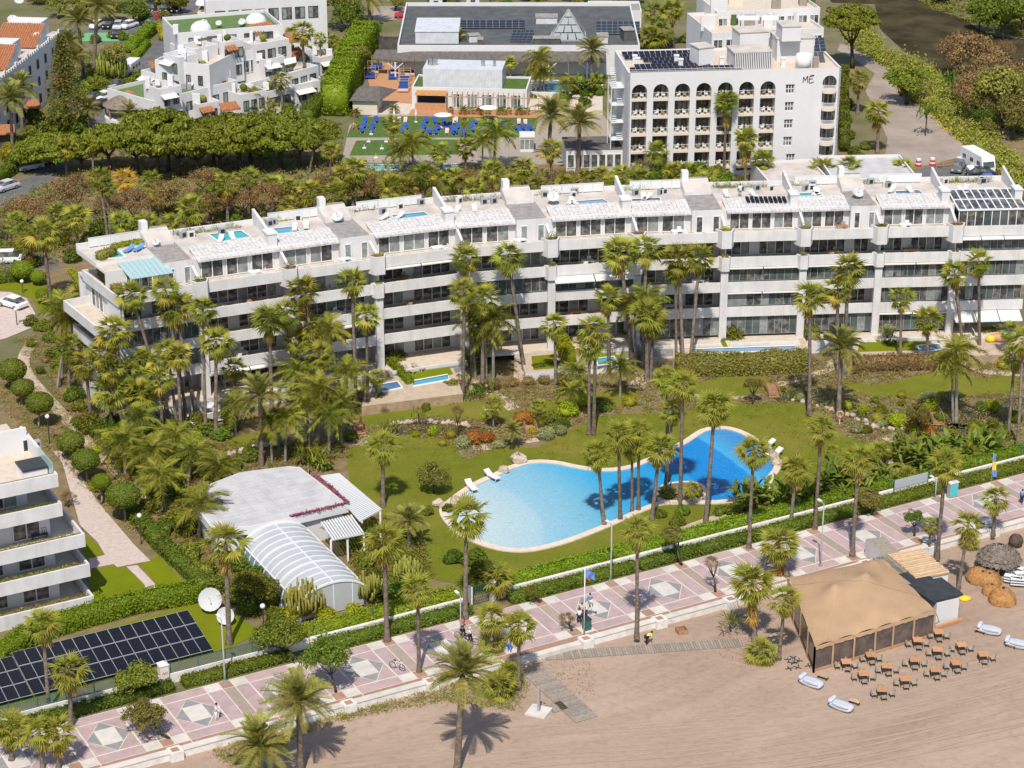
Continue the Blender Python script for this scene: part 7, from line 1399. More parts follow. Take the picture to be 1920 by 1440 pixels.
P('hotelg', 'fan', [(735, 233, 737, 305, .85, 'skirt'), (873, 277, 873, 320, 1.0), (827, 285, 828, 325, .9), (870, 227, 870, 262, .45), (957, 117, 957, 150, .8), (810, 113, 812, 130, .85)])
P('hotelg', 'date', [(1033, 217, 1028, 300, 1.15), (1087, 233, 1083, 328, 1.15), (853, 80, 856, 122, .95), (1110, 97, 1108, 158, 1.0)])
P('hotelg', 'queen', [(773, 270, 775, 325, 1.15), (930, 250, 925, 320, 1.3), (905, 268, 905, 325, 1.0), (1013, 112, 1013, 172, 1.15), (1005, 135, 1005, 172, .9), (1018, 140, 1020, 172, .9), (1060, 160, 1060, 190, .7), (750, 285, 752, 325, .9)])
P('far', 'date', [(182, 12, 175, 150, 1.25), (147, 40, 157, 148, 1.1), (130, 80, 133, 165, 1.0), (65, 133, 66, 190, .85), (20, 187, 24, 300, 1.05), (38, 165, 42, 250, 1.0), (137, 110, 140, 170, .95), (247, 220, 247, 255, .95), (165, 205, 167, 250, .8), (430, 23, 430, 45, .9), (690, -5, 695, 45, 1.2)])
P('far', 'fan', [(452, 103, 452, 158, .75), (527, 150, 530, 215, .85), (567, 60, 573, 188, 1.05), (407, 195, 408, 225, .95), (477, 180, 478, 225, 1.0), (503, 200, 503, 225, .9), (470, 205, 470, 230, .9), (600, 73, 602, 130, .7), (625, 75, 626, 130, .7), (545, 62, 548, 110, .8), (355, 105, 356, 146, .5, 'gold')])
P('yard', 'fan', [(1610, 150, 1608, 214, 1.1), (1647, 212, 1645, 288, 1.25), (1330, 200, 1342, 318, 1.0), (1362, 192, 1357, 332, 1.0, 'skirt'), (1345, 190, 1350, 320, .95), (1400, 262, 1397, 348, .95, 'skirt'), (1430, 300, 1428, 352, 1.0), (1543, 317, 1542, 352, 1.05), (1592, 312, 1590, 352, 1.1), (1693, 318, 1692, 348, 1.1), (1230, 285, 1230, 335, 1.0)])
P('top', 'fan', [(920, 5, 921, 28, .85), (1007, 8, 1007, 28, .8), (1083, 8, 1083, 26, .8), (1227, 22, 1228, 85, 1.1), (1260, 20, 1262, 88, 1.1), (1220, 70, 1222, 95, 1.3), (1240, 60, 1240, 92, 1.1)])
_cnt = {}; _ord = sorted(range(len(PALMS)), key=lambda q: PALMS[q][1][0]); _lab = {}
for q in _ord:
 k = (PALMS[q][3], PALMS[q][0]); _cnt[k] = _cnt.get(k, 0) + 1; nm = KINDNAME[PALMS[q][0]][1]; h_ = PALMS[q][2][1] - PALMS[q][1][1]
 _lab[q] = '%s %s from the left %s' % (ordw(_cnt[k] - 1), nm, ZONE[PALMS[q][3]]) + (', with dead skirt' if PALMS[q][6] == 'skirt' else ', with withered yellow fronds' if PALMS[q][6] == 'gold' else '')
for q, (kind, c_, b_, zn, sc, z, var, fr) in enumerate(PALMS): build_palm(q, kind, c_, b_, z, sc * random.Random(q).uniform(.88, 1.12), var, fr, _lab[q], '%ss %s' % (KINDNAME[kind][1], ZONE[zn]))
# ================================================================ SHRUBS, TREES, BEDS
BL = {}
def blobs(key, mat, **k): BL[key] = [blob_mesh(900 + hash(key) % 50 * 0 + i * 3 + len(BL) * 17, mat, **k) for i in range(3)]
LEAF('topi', (.055, .08, .018), (.1, .13, .03), .2, .012, .12); blobs('shrub', 'shrub', n=1700, lobes=11, leaf=.085, lob=.5, core=.55, jitter=.8); blobs('lime', 'shrub_lime', n=1500, lobes=10, leaf=.085, lob=.5, core=.55, jitter=.8); blobs('grey', 'shrub_grey', n=1300, lobes=10, leaf=.075, lob=.5, core=.5, jitter=.9); blobs('gold', 'gold', n=1100, lobes=12, leaf=.08); blobs('brown', 'brown', n=1500, lobes=18, leaf=.06, core=.45, sparse=True, lob=.5)
blobs('topiary', 'topi', n=3200, lobes=0, r=(1, 1, .82), leaf=.06, zmin=-.9, core=.93); blobs('topiary_lime', 'hedge_lime', n=3000, lobes=0, r=(1, 1, .82), leaf=.06, zmin=-.9, core=.93)
blobs('pine', 'pine', n=13000, lobes=120, r=(1, 1, .42), leaf=.034, lob=.17, zmin=-.15, core=.55); blobs('tree', 'olive', n=3600, lobes=30, r=(1, 1, .85), leaf=.05, lob=.3, core=.3); blobs('tree_green', 'shrub', n=3600, lobes=30, r=(1, 1, .85), leaf=.05, lob=.3, core=.35); blobs('bare', 'brown', n=2600, lobes=34, r=(1, 1, .8), leaf=.035, lob=.3, core=None, sparse=True)
blobs('red', 'redleaf', n=1100, lobes=12, leaf=.085)
NAMES = {'shrub': ('shrub', 'green shrub'), 'lime': ('shrub', 'lime green shrub'), 'grey': ('shrub', 'grey leaved shrub'), 'gold': ('shrub', 'golden shrub'), 'brown': ('shrub', 'brown dry shrub'), 'red': ('shrub', 'dark red shrub')}
SHR = []
def shr(kind, zone, lst, z=0.0):
 for e in lst: SHR.append((kind, zone, e, z))
shr('shrub', 'in the bed along the stream', [(590, 870, 1.2), (610, 880, 1.0), (470, 862, 1.4), (440, 880, 1.2), (660, 825, 1.0), (1015, 800, 1.1), (1030, 790, 1.2), (1055, 800, 1.0), (1040, 812, .9), (1135, 770, 1.0), (1125, 760, .9), (1465, 735, .7), (1490, 745, .8), (1650, 775, 1.0), (1690, 790, 1.0), (1830, 810, 1.4), (1760, 790, 1.1), (1625, 812, .8), (1860, 800, 1.0), (1880, 820, 1.3), (1510, 745, .7), (1900, 790, 1.2), (1745, 760, .9), (1840, 770, 1.0), (1690, 760, .7), (1640, 755, .7)])
shr('lime', 'in the bed along the stream', [(812, 815, .95), (1062, 780, 1.6), (1100, 760, 1.2), (1245, 725, 1.1), (1680, 800, 1.5), (1000, 815, .8), (905, 785, .6), (780, 818, .6), (1860, 770, 1.2), (1745, 770, 1.3), (1620, 775, .9), (1715, 815, 1.3)])
shr('grey', 'in the bed along the stream', [(870, 838, 1.2), (935, 840, .9), (1025, 822, 1.3), (1050, 815, 1.0), (1680, 778, .9), (1650, 800, .9), (1605, 812, .9), (1740, 755, 1.2), (1780, 752, 1.2), (1500, 752, .9), (1220, 650, 1.3)])
shr('gold', 'in the bed along the stream', [(845, 820, .9), (1180, 760, 1.1), (830, 835, .7), (1520, 770, .7), (1590, 765, .8), (1645, 788, .9), (1690, 745, .8), (1880, 690, 1.0)])
shr('red', 'by the lawn edge', [(888, 830, 1.4), (912, 828, 1.2), (980, 795, 1.5), (1722, 805, 1.5), (1742, 815, 1.0)])
shr('shrub', 'in the private gardens', [(742, 690, 1.9, 1.2), (800, 770, .8), (870, 690, 1.2), (890, 700, 1.4), (845, 735, 1.5), (985, 665, .9), (1020, 660, 1.0), (1040, 655, 1.0), (900, 735, 1.0), (1370, 648, 2.2, 1.2), (1560, 648, 1.6), (1580, 640, 1.3), (1665, 660, 1.6), (1690, 655, 1.2), (1655, 600, 1.5, 1.5), (1500, 640, 1.2), (1320, 690, 1.0), (1435, 690, 1.2), (1490, 690, .9), (1840, 640, 1.2), (1905, 640, 1.4), (1770, 630, 1.0), (640, 745, 1.3), (590, 740, 1.2), (425, 740, 1.2), (470, 740, 1.1), (430, 790, 1.3), (395, 800, .9), (1110, 640, 1.3), (1170, 640, 1.6), (1195, 645, 1.5)], 0)
shr('lime', 'in the private gardens', [(862, 655, 2.2, 1.3), (1372, 640, 1.4, 1.2), (1300, 590, .6), (420, 770, 1.0), (1165, 600, 1.0), (760, 700, .6), (550, 690, 1.4, 1.6), (490, 720, .7), (1090, 655, .9), (1740, 600, .9)])
shr('brown', 'below the retaining walls', [(960, 725, 1.1), (990, 722, 1.1), (1020, 720, 1.1), (1050, 715, 1.0), (1330, 700, 1.2), (1370, 695, 1.0), (1430, 685, 1.2), (1480, 690, 1.0), (1700, 690, 1.2), (1730, 692, 1.1), (1760, 690, 1.0), (1850, 675, 1.2), (1880, 680, 1.1), (800, 755, 1.0), (720, 772, .9), (1300, 700, 1.2), (1650, 695, 1.0), (1600, 700, 1.0), (1255, 720, 1.0), (700, 760, .9), (930, 730, .9), (690, 630, 1.6, 1.3)])
shr('shrub', 'by the pool house and vault', [(480, 1100, 1.8), (455, 1070, 1.5), (440, 1130, 1.4), (500, 1140, 1.6), (520, 1165, 1.4), (660, 1030, 1.3), (690, 1060, 1.4), (640, 1010, 1.0), (700, 1090, 1.3), (350, 1000, 1.6), (330, 980, 1.5), (310, 1000, 1.4), (360, 1050, 1.5), (385, 1080, 1.6), (410, 1110, 1.6), (470, 1150, 1.4), (745, 1120, 1.5), (850, 1055, 1.2), (890, 1060, 1.6), (905, 1080, 1.5), (240, 830, 1.4), (270, 900, 1.8), (300, 930, 1.7), (330, 930, 1.8), (250, 870, 1.6), (340, 860, 1.6), (400, 900, 1.5), (380, 860, 1.4), (280, 960, 1.5), (420, 1020, 1.4), (800, 965, .9), (840, 960, .8), (215, 800, 1.4), (290, 820, 1.4), (200, 760, 1.0)])
shr('lime', 'by the pool house and vault', [(545, 1165, 1.5), (610, 1165, 1.3), (660, 1155, 1.2), (190, 920, 1.3), (200, 830, 1.2), (220, 780, 1.0), (130, 740, .8), (110, 700, .8), (230, 880, 1.0), (410, 975, 1.2), (180, 850, .8)])
shr('shrub', 'at the foot of the left balconies', [(150 + i * 22, 800 + (i * 37 % 28), 1.2 + (i * 13 % 7) * .12) for i in range(14)])
shr('lime', 'at the foot of the left balconies', [(165 + i * 50, 812 + (i * 29 % 20), 1.0) for i in range(6)])
shr('shrub', 'along the path at the left end', [(60, 650, .9), (100, 670, 1.2), (110, 690, 1.3), (75, 700, .8), (150, 770, 1.2), (140, 750, 1.5), (170, 800, .9), (95, 640, 1.2), (80, 620, 1.4), (60, 610, 1.2), (120, 660, 1.4)])
shr('brown', 'along the path at the left end', [(85, 680, .8), (120, 720, .9), (150, 790, .8), (185, 830, .8), (210, 860, .9), (240, 900, .8), (130, 770, .8), (160, 815, .7)])
shr('shrub', 'at the pool edge planting', [(1400, 955, 1.4), (1420, 940, 1.5), (1375, 965, 1.2), (1350, 965, .9), (1280, 965, 1.0), (1480, 960, 1.4), (1520, 950, 1.5), (1270, 985, 1.0), (1250, 935, .8), (1310, 935, .7), (1240, 970, .8), (1560, 930, 1.4), (1585, 915, 1.4)])
shr('gold', 'in the village gardens', [(255, 105, 1.2), (300, 60, 2.0), (310, 75, 2.0), (595, 95, 1.4), (20, 300, 2.2, 1.2), (150, 70, 1.0)])
shr('shrub', 'in the village gardens', [(190, 165, 2.0), (170, 170, 2.4), (180, 150, 2.2), (155, 185, 2.2), (200, 175, 1.8), (215, 160, 2.0), (245, 165, 2.0), (255, 150, 1.8), (70, 230, 2.0), (80, 240, 1.8), (130, 245, 2.6), (100, 250, 2.4), (150, 250, 2.6), (60, 265, 2.2), (40, 280, 2.2), (110, 225, 2.2), (230, 75, 1.5), (210, 70, 1.2), (180, 80, 1.5), (270, 40, 2.2), (310, 35, 1.6), (330, 50, 1.4), (540, 215, 1.8), (555, 205, 1.6), (600, 200, 1.8), (580, 100, 1.4), (640, 215, 1.6)])
shr('shrub', 'in the hotel grounds', [(1290, 320, 2.4), (1310, 330, 2.2), (1260, 335, 2.2), (1230, 340, 2.0), (1340, 335, 2.0), (1360, 345, 1.8), (1200, 335, 1.8), (1420, 340, 1.5), (1150, 345, 1.8), (1080, 175, 1.4), (1100, 180, 1.5), (1120, 178, 1.5), (1060, 185, 1.3), (1095, 200, 1.6), (1056, 200, 1.9), (1600, 290, 1.4), (1590, 260, 1.4), (1585, 230, 1.4), (1610, 300, 1.4), (1620, 280, 1.2), (1630, 310, 1.2), (1680, 310, 1.2), (1590, 200, 1.3), (1250, 80, 1.6), (1285, 80, 1.6), (1000, 185, .8), (1200, 355, 1.5), (1250, 360, 1.5), (1110, 360, 1.4), (1450, 350, 1.2), (1385, 350, 1.3)])
shr('gold', 'in the hotel grounds', [(1205, 310, 1.3), (1150, 312, 1.0), (1180, 312, 1.0), (1100, 315, 1.0), (1280, 345, 1.3), (1533, 287, .9), (905, 360, 1.1), (795, 395, 1.0), (1115, 368, 1.0), (1090, 370, 1.2)])
shr('shrub', 'in the grove behind the roofs', [(640, 405, 1.4), (700, 410, 1.6), (690, 395, 1.8), (560, 420, 1.4), (480, 430, 1.4), (170, 460, 1.8), (250, 465, 2.0), (210, 470, 2.0), (160, 475, 1.6), (190, 440, 2.0), (400, 440, 1.4), (330, 450, 1.5), (860, 395, 1.4), (940, 385, 1.6), (1000, 378, 1.6), (1050, 372, 1.6), (20, 480, 1.8), (50, 470, 2.0), (110, 460, 2.2), (60, 500, 1.6), (300, 445, 1.6), (135, 490, 1.6), (770, 395, 1.6), (440, 420, 1.6), (330, 400, 1.8), (250, 430, 1.8)])
_c = {}
for kind, zone, e, z in sorted(SHR, key=lambda s: s[2][0]):
 nm, ds = NAMES[kind]; k = (kind, zone); _c[k] = _c.get(k, 0) + 1; r_ = e[2]; hf = e[3] if len(e) > 3 else 1.0
 t = tag(OB(nm, BL[kind][_c[k] % 3], None, loc=U(e[0], e[1], z) + Vector((0, 0, r_ * .42)), rot=(0, 0, random.random() * 6), sc=(r_, r_, r_ * hf)), '%s %s from the left %s' % (ordw(_c[k] - 1), ds, zone), 'shrub', ds + 's ' + zone)
def limb_tree(label, foot, crown, r, key, rz=.85, group=None, z=0.0, lean=0, cat='tree', name='tree', tr='bark', nb=5, multi=False, rt=.16):
 base = U(*foot, z); h = max(1.0, hz(base, crown[1]) - z); top = U(crown[0], crown[1], z + h); q = Vector((top.x - base.x, 0, h)); t = thing(name, label, cat, base, 0, group); b = MB(); rg_ = random.Random(int(foot[0] * 7 + foot[1]))
 fk = q * .5; b.tube([(0, 0, 0), q * .25 + Vector((rg_.uniform(-.1, .1), 0, 0)), fk], [rt * 1.4, rt, rt * .8], 8)
 for k in range(nb): a = k * 6.283 / nb + rg_.random(); e = q + Vector((math.cos(a) * r * .6, math.sin(a) * r * .6, r * rz * rg_.uniform(-.1, .35))); m = fk.lerp(e, .5) + Vector((0, 0, -.1 * r)); b.tube([fk, m, e], [rt * .6, rt * .4, rt * .12], 6)
 b.build('trunk', tr, t, True, True); OB('crown', BL[key][int(foot[0]) % 3], t, True, loc=q, rot=(0, 0, rg_.random() * 6), sc=(r, r, r * (rz / .85 if key in ('tree', 'tree_green') else rz / .8 if key == 'bare' else rz / .42 if key == 'pine' else rz / .82)))
 return t
PINES = [(100, 322, 100, 277, 5.6), (55, 320, 55, 288, 4.0), (205, 322, 205, 262, 5.0), (150, 320, 150, 275, 4.6), (295, 330, 295, 256, 7.0), (258, 326, 256, 268, 5.6), (372, 332, 372, 262, 6.8), (335, 330, 335, 270, 5.6), (450, 322, 450, 256, 6.4), (412, 324, 412, 268, 5.6), (528, 316, 526, 254, 6.6), (490, 316, 490, 264, 5.4), (590, 312, 588, 252, 5.0), (560, 314, 560, 262, 4.8), (315, 320, 315, 248, 5.5), (400, 315, 400, 248, 5.0), (470, 308, 470, 246, 4.6)]
for k, e in enumerate(sorted(PINES)):
 _q = random.Random(k); e = (e[0], e[1], e[2] + _q.uniform(-6, 6), e[3] + _q.uniform(-9, 8), e[4] * _q.uniform(.78, 1.2))
 limb_tree('%s umbrella pine from the left in the row before the village' % ordw(k), e[:2], e[2:4], e[4], 'pine', .42 + .2 * _q.random(), 'umbrella pines', name='umbrella_pine', rt=.3)
limb_tree('big umbrella pine with bare leaning trunks beside the hotel', (1598, 128), (1596, 40), 5.6, 'pine', .6, name='umbrella_pine', rt=.35); limb_tree('wide round tree standing in the gravel yard', (1700, 196), (1700, 150), 4.9, 'tree_green', .5, rt=.3)
TOPI = [(23, 733, 23, 693, 1.7, 0), (42, 760, 42, 727, 1.35, 0), (73, 803, 74, 755, 1.6, 0), (133, 862, 132, 828, 1.55, 0), (165, 905, 160, 862, 1.55, 0), (235, 978, 230, 928, 1.8, 0), (190, 945, 190, 903, 1.1, 1), (42, 530, 42, 505, 1.55, 1), (72, 535, 72, 518, 1.1, 1), (80, 570, 80, 552, 1.0, 1)]
for k, e in enumerate(sorted(TOPI)): limb_tree('%s clipped round topiary tree from the left%s' % (ordw(k), ', bright green' if e[5] else ', dark green'), e[:2], e[2:4], e[4], 'topiary_lime' if e[5] else 'topiary', .75, 'topiary trees', name='topiary_tree', tr='trunk_grey', nb=3, rt=.12)
BARE = [(50, 440, 50, 395, 3.6), (105, 430, 110, 370, 3.8), (150, 420, 140, 352, 3.4), (250, 430, 252, 378, 3.2), (330, 425, 330, 368, 3.6), (400, 425, 398, 382, 3.0), (500, 420, 500, 372, 3.6), (540, 410, 545, 380, 2.8), (15, 450, 15, 410, 3.2), (700, 395, 700, 350, 3.0), (770, 390, 770, 355, 2.6), (870, 380, 870, 340, 3.0), (900, 385, 900, 350, 2.6), (1060, 365, 1060, 335, 2.4), (200, 425, 205, 385, 2.8), (300, 410, 300, 360, 2.8), (455, 420, 455, 375, 2.8), (590, 400, 600, 352, 2.6), (680, 380, 690, 335, 2.4), (1200, 340, 1200, 315, 2.0), (450, 380, 455, 345, 2.6), (380, 370, 380, 335, 2.6), (1520, 358, 1512, 335, 1.6)]
for k, e in enumerate(sorted(BARE)): limb_tree('%s brown leafless tree from the left in the strip behind the apartment roofs' % ordw(k), e[:2], e[2:4], e[4], 'bare', .8, 'leafless trees', rt=.12, nb=7)
GREEN = [(420, 400, 425, 372, 2.4), (640, 395, 640, 360, 2.4), (770, 360, 775, 330, 2.0), (545, 400, 540, 365, 2.0), (400, 360, 400, 335, 2.4)]
for k, e in enumerate(sorted(GREEN)): limb_tree('%s green leafy tree from the left among the leafless ones' % ordw(k), e[:2], e[2:4], e[4], 'tree', .8, 'green trees in the grove', rt=.12)
TOPT = [(250, 45, 250, 18, 3.6), (205, 40, 205, 18, 3.2), (110, 35, 112, 8, 3.6), (70, 5, 70, -10, 4), (160, 25, 165, 0, 4), (320, 25, 330, 5, 3), (655, 90, 655, 30, 4.0), (670, 150, 670, 110, 3.2), (640, 60, 640, 0, 5), (700, 75, 705, 55, 2.0), (740, 20, 745, 5, 2.2), (845, 28, 850, 15, 2.2), (950, 20, 950, 12, 2.0), (815, 5, 830, -8, 4), (1000, 0, 1000, -12, 4), (1080, 0, 1080, -12, 4), (1180, 5, 1180, -8, 4), (300, 5, 300, -10, 4)]
for k, e in enumerate(sorted(TOPT)): limb_tree('%s dense green tree from the left along the top of the picture' % ordw(k), e[:2], e[2:4], e[4], 'tree' if k % 2 else 'tree_green', .85, 'trees along the top', rt=.2)
RIV = [(1880, 75, 1880, 25, 6.0, 'tree_green'), (1835, 60, 1840, 20, 3.5, 'tree_green'), (1915, 60, 1918, 20, 4.5, 'tree'), (1835, 172, 1832, 112, 6.4, 'bare'), (1796, 150, 1800, 96, 5.0, 'bare'), (1880, 240, 1872, 172, 5.6, 'tree'), (1832, 232, 1838, 178, 5.4, 'bare'), (1918, 215, 1915, 158, 5.6, 'bare'), (1862, 190, 1862, 140, 5.2, 'bare'), (1900, 262, 1902, 215, 4.0, 'tree'), (1812, 205, 1815, 165, 3.6, 'bare'), (1900, 30, 1905, -5, 5, 'tree_green'), (1760, 8, 1765, -8, 3, 'tree'), (1845, 245, 1845, 220, 2.2, 'tree_green'), (1860, 255, 1860, 235, 2.0, 'tree'), (1885, 115, 1885, 95, 2.6, 'bare')]
for k, e in enumerate(sorted(RIV)): limb_tree('%s %s tree from the left on the river bank' % (ordw(k), {'tree_green': 'dark green', 'tree': 'olive', 'bare': 'brown'}[e[5]]), e[:2], e[2:4], e[4], e[5], .9, 'river bank trees', rt=.2)
for lab, f, c, r_, key in (('bushy tamarisk tree leaning over the promenade hedge', (245, 1312), (257, 1275), 2.3, 'tree_green'), ('bushy tamarisk tree with bare grey branches on the promenade', (318, 1385), (268, 1345), 2.2, 'tree'), ('wide dark tamarisk tree over the wall by the lattice fence', (530, 1240), (525, 1195), 2.8, 'tree_green'), ('round tamarisk tree standing on the promenade edge', (630, 1298), (612, 1232), 2.5, 'tree_green'), ('young olive tree with bare stem against the promenade hedge', (1278, 1060), (1262, 1002), 1.35, 'tree'), ('small bare grey tree on the promenade left of the tent', (1341, 1110), (1335, 1055), 1.0, 'bare'), ('thin sapling beside the flagpole', (1072, 1183), (1062, 1160), 1.0, 'bare'), ('small olive bush tree on the promenade behind the bamboo shed', (1714, 1005), (1714, 970), 1.2, 'tree_green'), ('scrubby tree by the grey banner', (1635, 965), (1630, 935), 1.7, 'tree'), ('small shrub tree at the hedge right of the gate', (1012, 1130), (1000, 1115), 1.1, 'tree_green'), ('round leafy tree on the lawn left of the pool', (813, 925), (813, 892), 2.1, 'tree'), ('red tipped spreading tree at the stream bank', (1722, 822), (1722, 775), 1.6, 'tree'), ('small tree beside the middle footbridge', (1412, 758), (1412, 722), 1.3, 'tree'), ('bare white stemmed sapling on the lawn', (858, 820), (858, 770), .9, 'bare'), ('dragon tree like round tree on the right private lawn', (1669, 655), (1666, 622), 1.3, 'grey'), ('big leafy tree behind the gate of the vault', (500, 1150), (495, 1105), 2.0, 'tree_green'), ('dark tree behind the satellite dish', (470, 1135), (470, 1095), 2.2, 'tree_green'), ('small bare bush on the brick path verge', (128, 950), (128, 935), 1.1, 'bare'), ('pale leaning tree beside the small camper in the village', (212, 160), (215, 100), 2.6, 'tree')):
 if key == 'grey': BL['grey'] = BL['grey']
 limb_tree(lab, f, c, r_, key, .8, rt=.1, nb=6)
np_ = thing('norfolk_pine', 'tall narrow conifer with drooping tiers beside the village row', 'tree', U(128, 250, 0)); MB().tube([(0, 0, 0), (0, 0, 17.5)], [.3, .05], 8).build('trunk', 'bark', np_, True, True)
rng = np.random.default_rng(8); Pp = []
for k in range(26):
 z = 3 + 14.3 * k / 26; R_ = 4.6 * (1 - k / 27) + .3
 for a in range(7): an = a * .898 + k * 1.3; u = rng.uniform(.1, 1, 60); Pp.append(np.stack([R_ * u * math.cos(an) + rng.normal(0, .2, 60), R_ * u * math.sin(an) + rng.normal(0, .2, 60), z - .9 * u * u + rng.normal(0, .12, 60)], 1))
Pp = np.concatenate(Pp); V, F = leafmesh(Pp, np.tile([0, 0, 1.], (len(Pp), 1)), .2, '', rng, .4); OB('crown', arr_mesh([(V, F, 0)], 'olive'), np_, True)
hedge('tall clipped hedge between the village and the hotel', [(628, 218), (645, 180), (662, 135), (690, 95)], 4.5, 6.0, 'hedge_lime', 31, dens=22, leaf=.2); hedge('clipped hedge running down beside the village pool', [(575, 232), (610, 195), (640, 160)], 2.2, 2.6, 'hedge_dark', 32, dens=30, leaf=.16)
hedge('clipped hedge beside the sports court', [(245, 100), (285, 60)], 2.2, 2.0, 'hedge_lime', 33, dens=30, leaf=.16); hedge('narrow low hedge in the village lane', [(252, 115), (278, 85)], 1.2, 1.2, 'hedge_lime', 34, dens=30, leaf=.15)
hedge('long dark flowering hedge on the stone wall before the lap pool', [(1268, 702), (1400, 700), (1515, 693)], 2.2, 2.5, 'olive', 35, dens=45, leaf=.14); hedge('dry brown hedge on the wall of the right private lawn', [(1600, 696), (1700, 693), (1790, 690)], 1.2, 2.0, 'brown', 36, dens=45, leaf=.13)
hedge('lime green clipped hedge between two private gardens', [(1045, 645), (1055, 665), (1068, 690)], 1.6, 2.2, 'shrub_lime', 37, 0.6); hedge('low hedge in front of the white walled plot', [(1000, 705), (1075, 694)], 1.0, 1.4, 'shrub', 38); hedge('clipped hedge between the two left plunge pools', [(733, 700), (770, 738)], .9, 2.0, 'hedge_lime', 39)
hedge('curved clipped hedge right of the long lap pool', [(1500, 612), (1508, 632), (1525, 660)], 1.6, 2.8, 'olive', 40); hedge('dark hedge along the turning circle lawn', [(-20, 532), (40, 525)], 1.6, 1.5, 'hedge_dark', 41); hedge('dark low hedge by the street at the left edge', [(-20, 350), (20, 325), (45, 300)], 2.2, 1.6, 'hedge_dark', 42, dens=30, leaf=.16); hedge('clipped shrub column before the right bays', [(1655, 628), (1657, 632)], 1.6, 4.2, 'shrub_lime', 43)
hedge('climbing plants on the hotel garden fence', [(1583, 285), (1580, 200), (1582, 150)], 1.6, 3.0, 'shrub', 44, dens=25, leaf=.18); hedge('clipped square hedge at the far right garden', [(1838, 640), (1870, 636)], 1.2, 1.6, 'olive', 45); hedge('planted edge of the left penthouse terrace', [(192, 515), (222, 556)], 1.2, 1.2, 'olive', 46, zf(4), dens=60); hedge('golden planted edge of the left lower terrace', [(132, 512), (160, 545)], .8, .6, 'gold', 47, zf(3) + .2, dens=60); hedge('planted edge along the back of the left roof', [(185, 488), (215, 478)], 1.0, 1.0, 'olive', 48, ZR, dens=60); hedge('low plants along the rear of the left roof', [(210, 466), (250, 458), (285, 456)], .8, .5, 'gold', 49, ZR)
def cactus(label, foot, crown, r, n=44):
 base = U(*foot); h = hz(base, crown[1]); t = thing('candelabra_cactus', label, 'cactus', base); b = MB(); rg_ = random.Random(int(foot[0])); b.tube([(0, 0, 0), (0, 0, h * .35)], [.25, .2], 8)
 for k in range(n):
  a = k * 2.4; q = r * math.sqrt((k + .5) / n); e = Vector((q * math.cos(a), q * math.sin(a), h * rg_.uniform(.3, .6) + .2 * (r - q))); tp = e + Vector((rg_.uniform(-.1, .1), rg_.uniform(-.1, .1), h * rg_.uniform(.35, .6) * (1 - .35 * q / r))); b.tube([Vector((0, 0, h * .2 * rg_.random())), e * .6 + Vector((0, 0, h * .05)), e, tp], [.1, .11, .12, .09], 6)
 b.build('stems', 'cactus', t, True, True)
cactus('tall candelabra cactus in front of the glazed vault', (573, 1160), (573, 1095), 1.9, 60); cactus('candelabra cactus right of the glazed vault', (690, 1130), (685, 1080), 1.6, 50); cactus('candelabra cactus beside the lower palms', (765, 1090), (765, 1050), 1.5, 46); cactus('huge candelabra tree in the village lane', (211, 158), (216, 102), 2.9, 90)
BAN = MB();
for s in (-1, 1): BAN.add([(0, 0, 0), (.5, s * .22, .05), (1.1, s * .26, -.02), (1.7, s * .02, -.35), (1.1, 0, .1), (.5, 0, .1)], [(0, 1, 5), (1, 2, 4, 5), (2, 3, 4)] if s > 0 else [(5, 1, 0), (5, 4, 2, 1), (4, 3, 2)])
BANM = BAN.mesh('banana'); YUC = MB(); YUC.add([(0, -.05, 0), (.5, -.06, .05), (1.0, 0, 0), (.5, .06, .05), (0, .05, 0)], [(0, 1, 3, 4), (1, 2, 3)]);
def clump(label, px, py, kind, n, h, r, name, z=0.0, cat='plant'):
 t = thing(name, label, cat, U(px, py, z)); rg_ = random.Random(px * 3 + py); parts = []
 src = BAN if kind == 'banana' else YUC
 for k in range(n):
  m = Matrix.Translation((r * rg_.uniform(-1, 1), r * rg_.uniform(-1, 1), h * rg_.uniform(.25, .8) if kind == 'banana' else h)) @ Matrix.Rotation(k * 2.4, 4, 'Z') @ Matrix.Rotation(-R(rg_.uniform(5, 75) if kind == 'banana' else rg_.uniform(-50, 85)), 4, 'Y') @ Matrix.Rotation(rg_.uniform(-.6, .6), 4, 'X') @ Matrix.Scale(h * rg_.uniform(.3, .45) if kind == 'banana' else rg_.uniform(.8, 1.2) * r, 4); A = np.array(src.v); Mx = np.array(m); A = A @ Mx[:3, :3].T + Mx[:3, 3]
  for q in (3, 4):
   fs = [f for f in src.f if len(f) == q]
   if fs: parts.append((A, np.array(fs), 0))
 OB('leaves', arr_mesh(parts, 'banana' if kind == 'banana' else 'shrub'), t, True); MB().tube([(0, 0, 0), (0, 0, h * .6 if kind == 'banana' else h)], .12, 6).build('stem', 'bark', t, local=True)
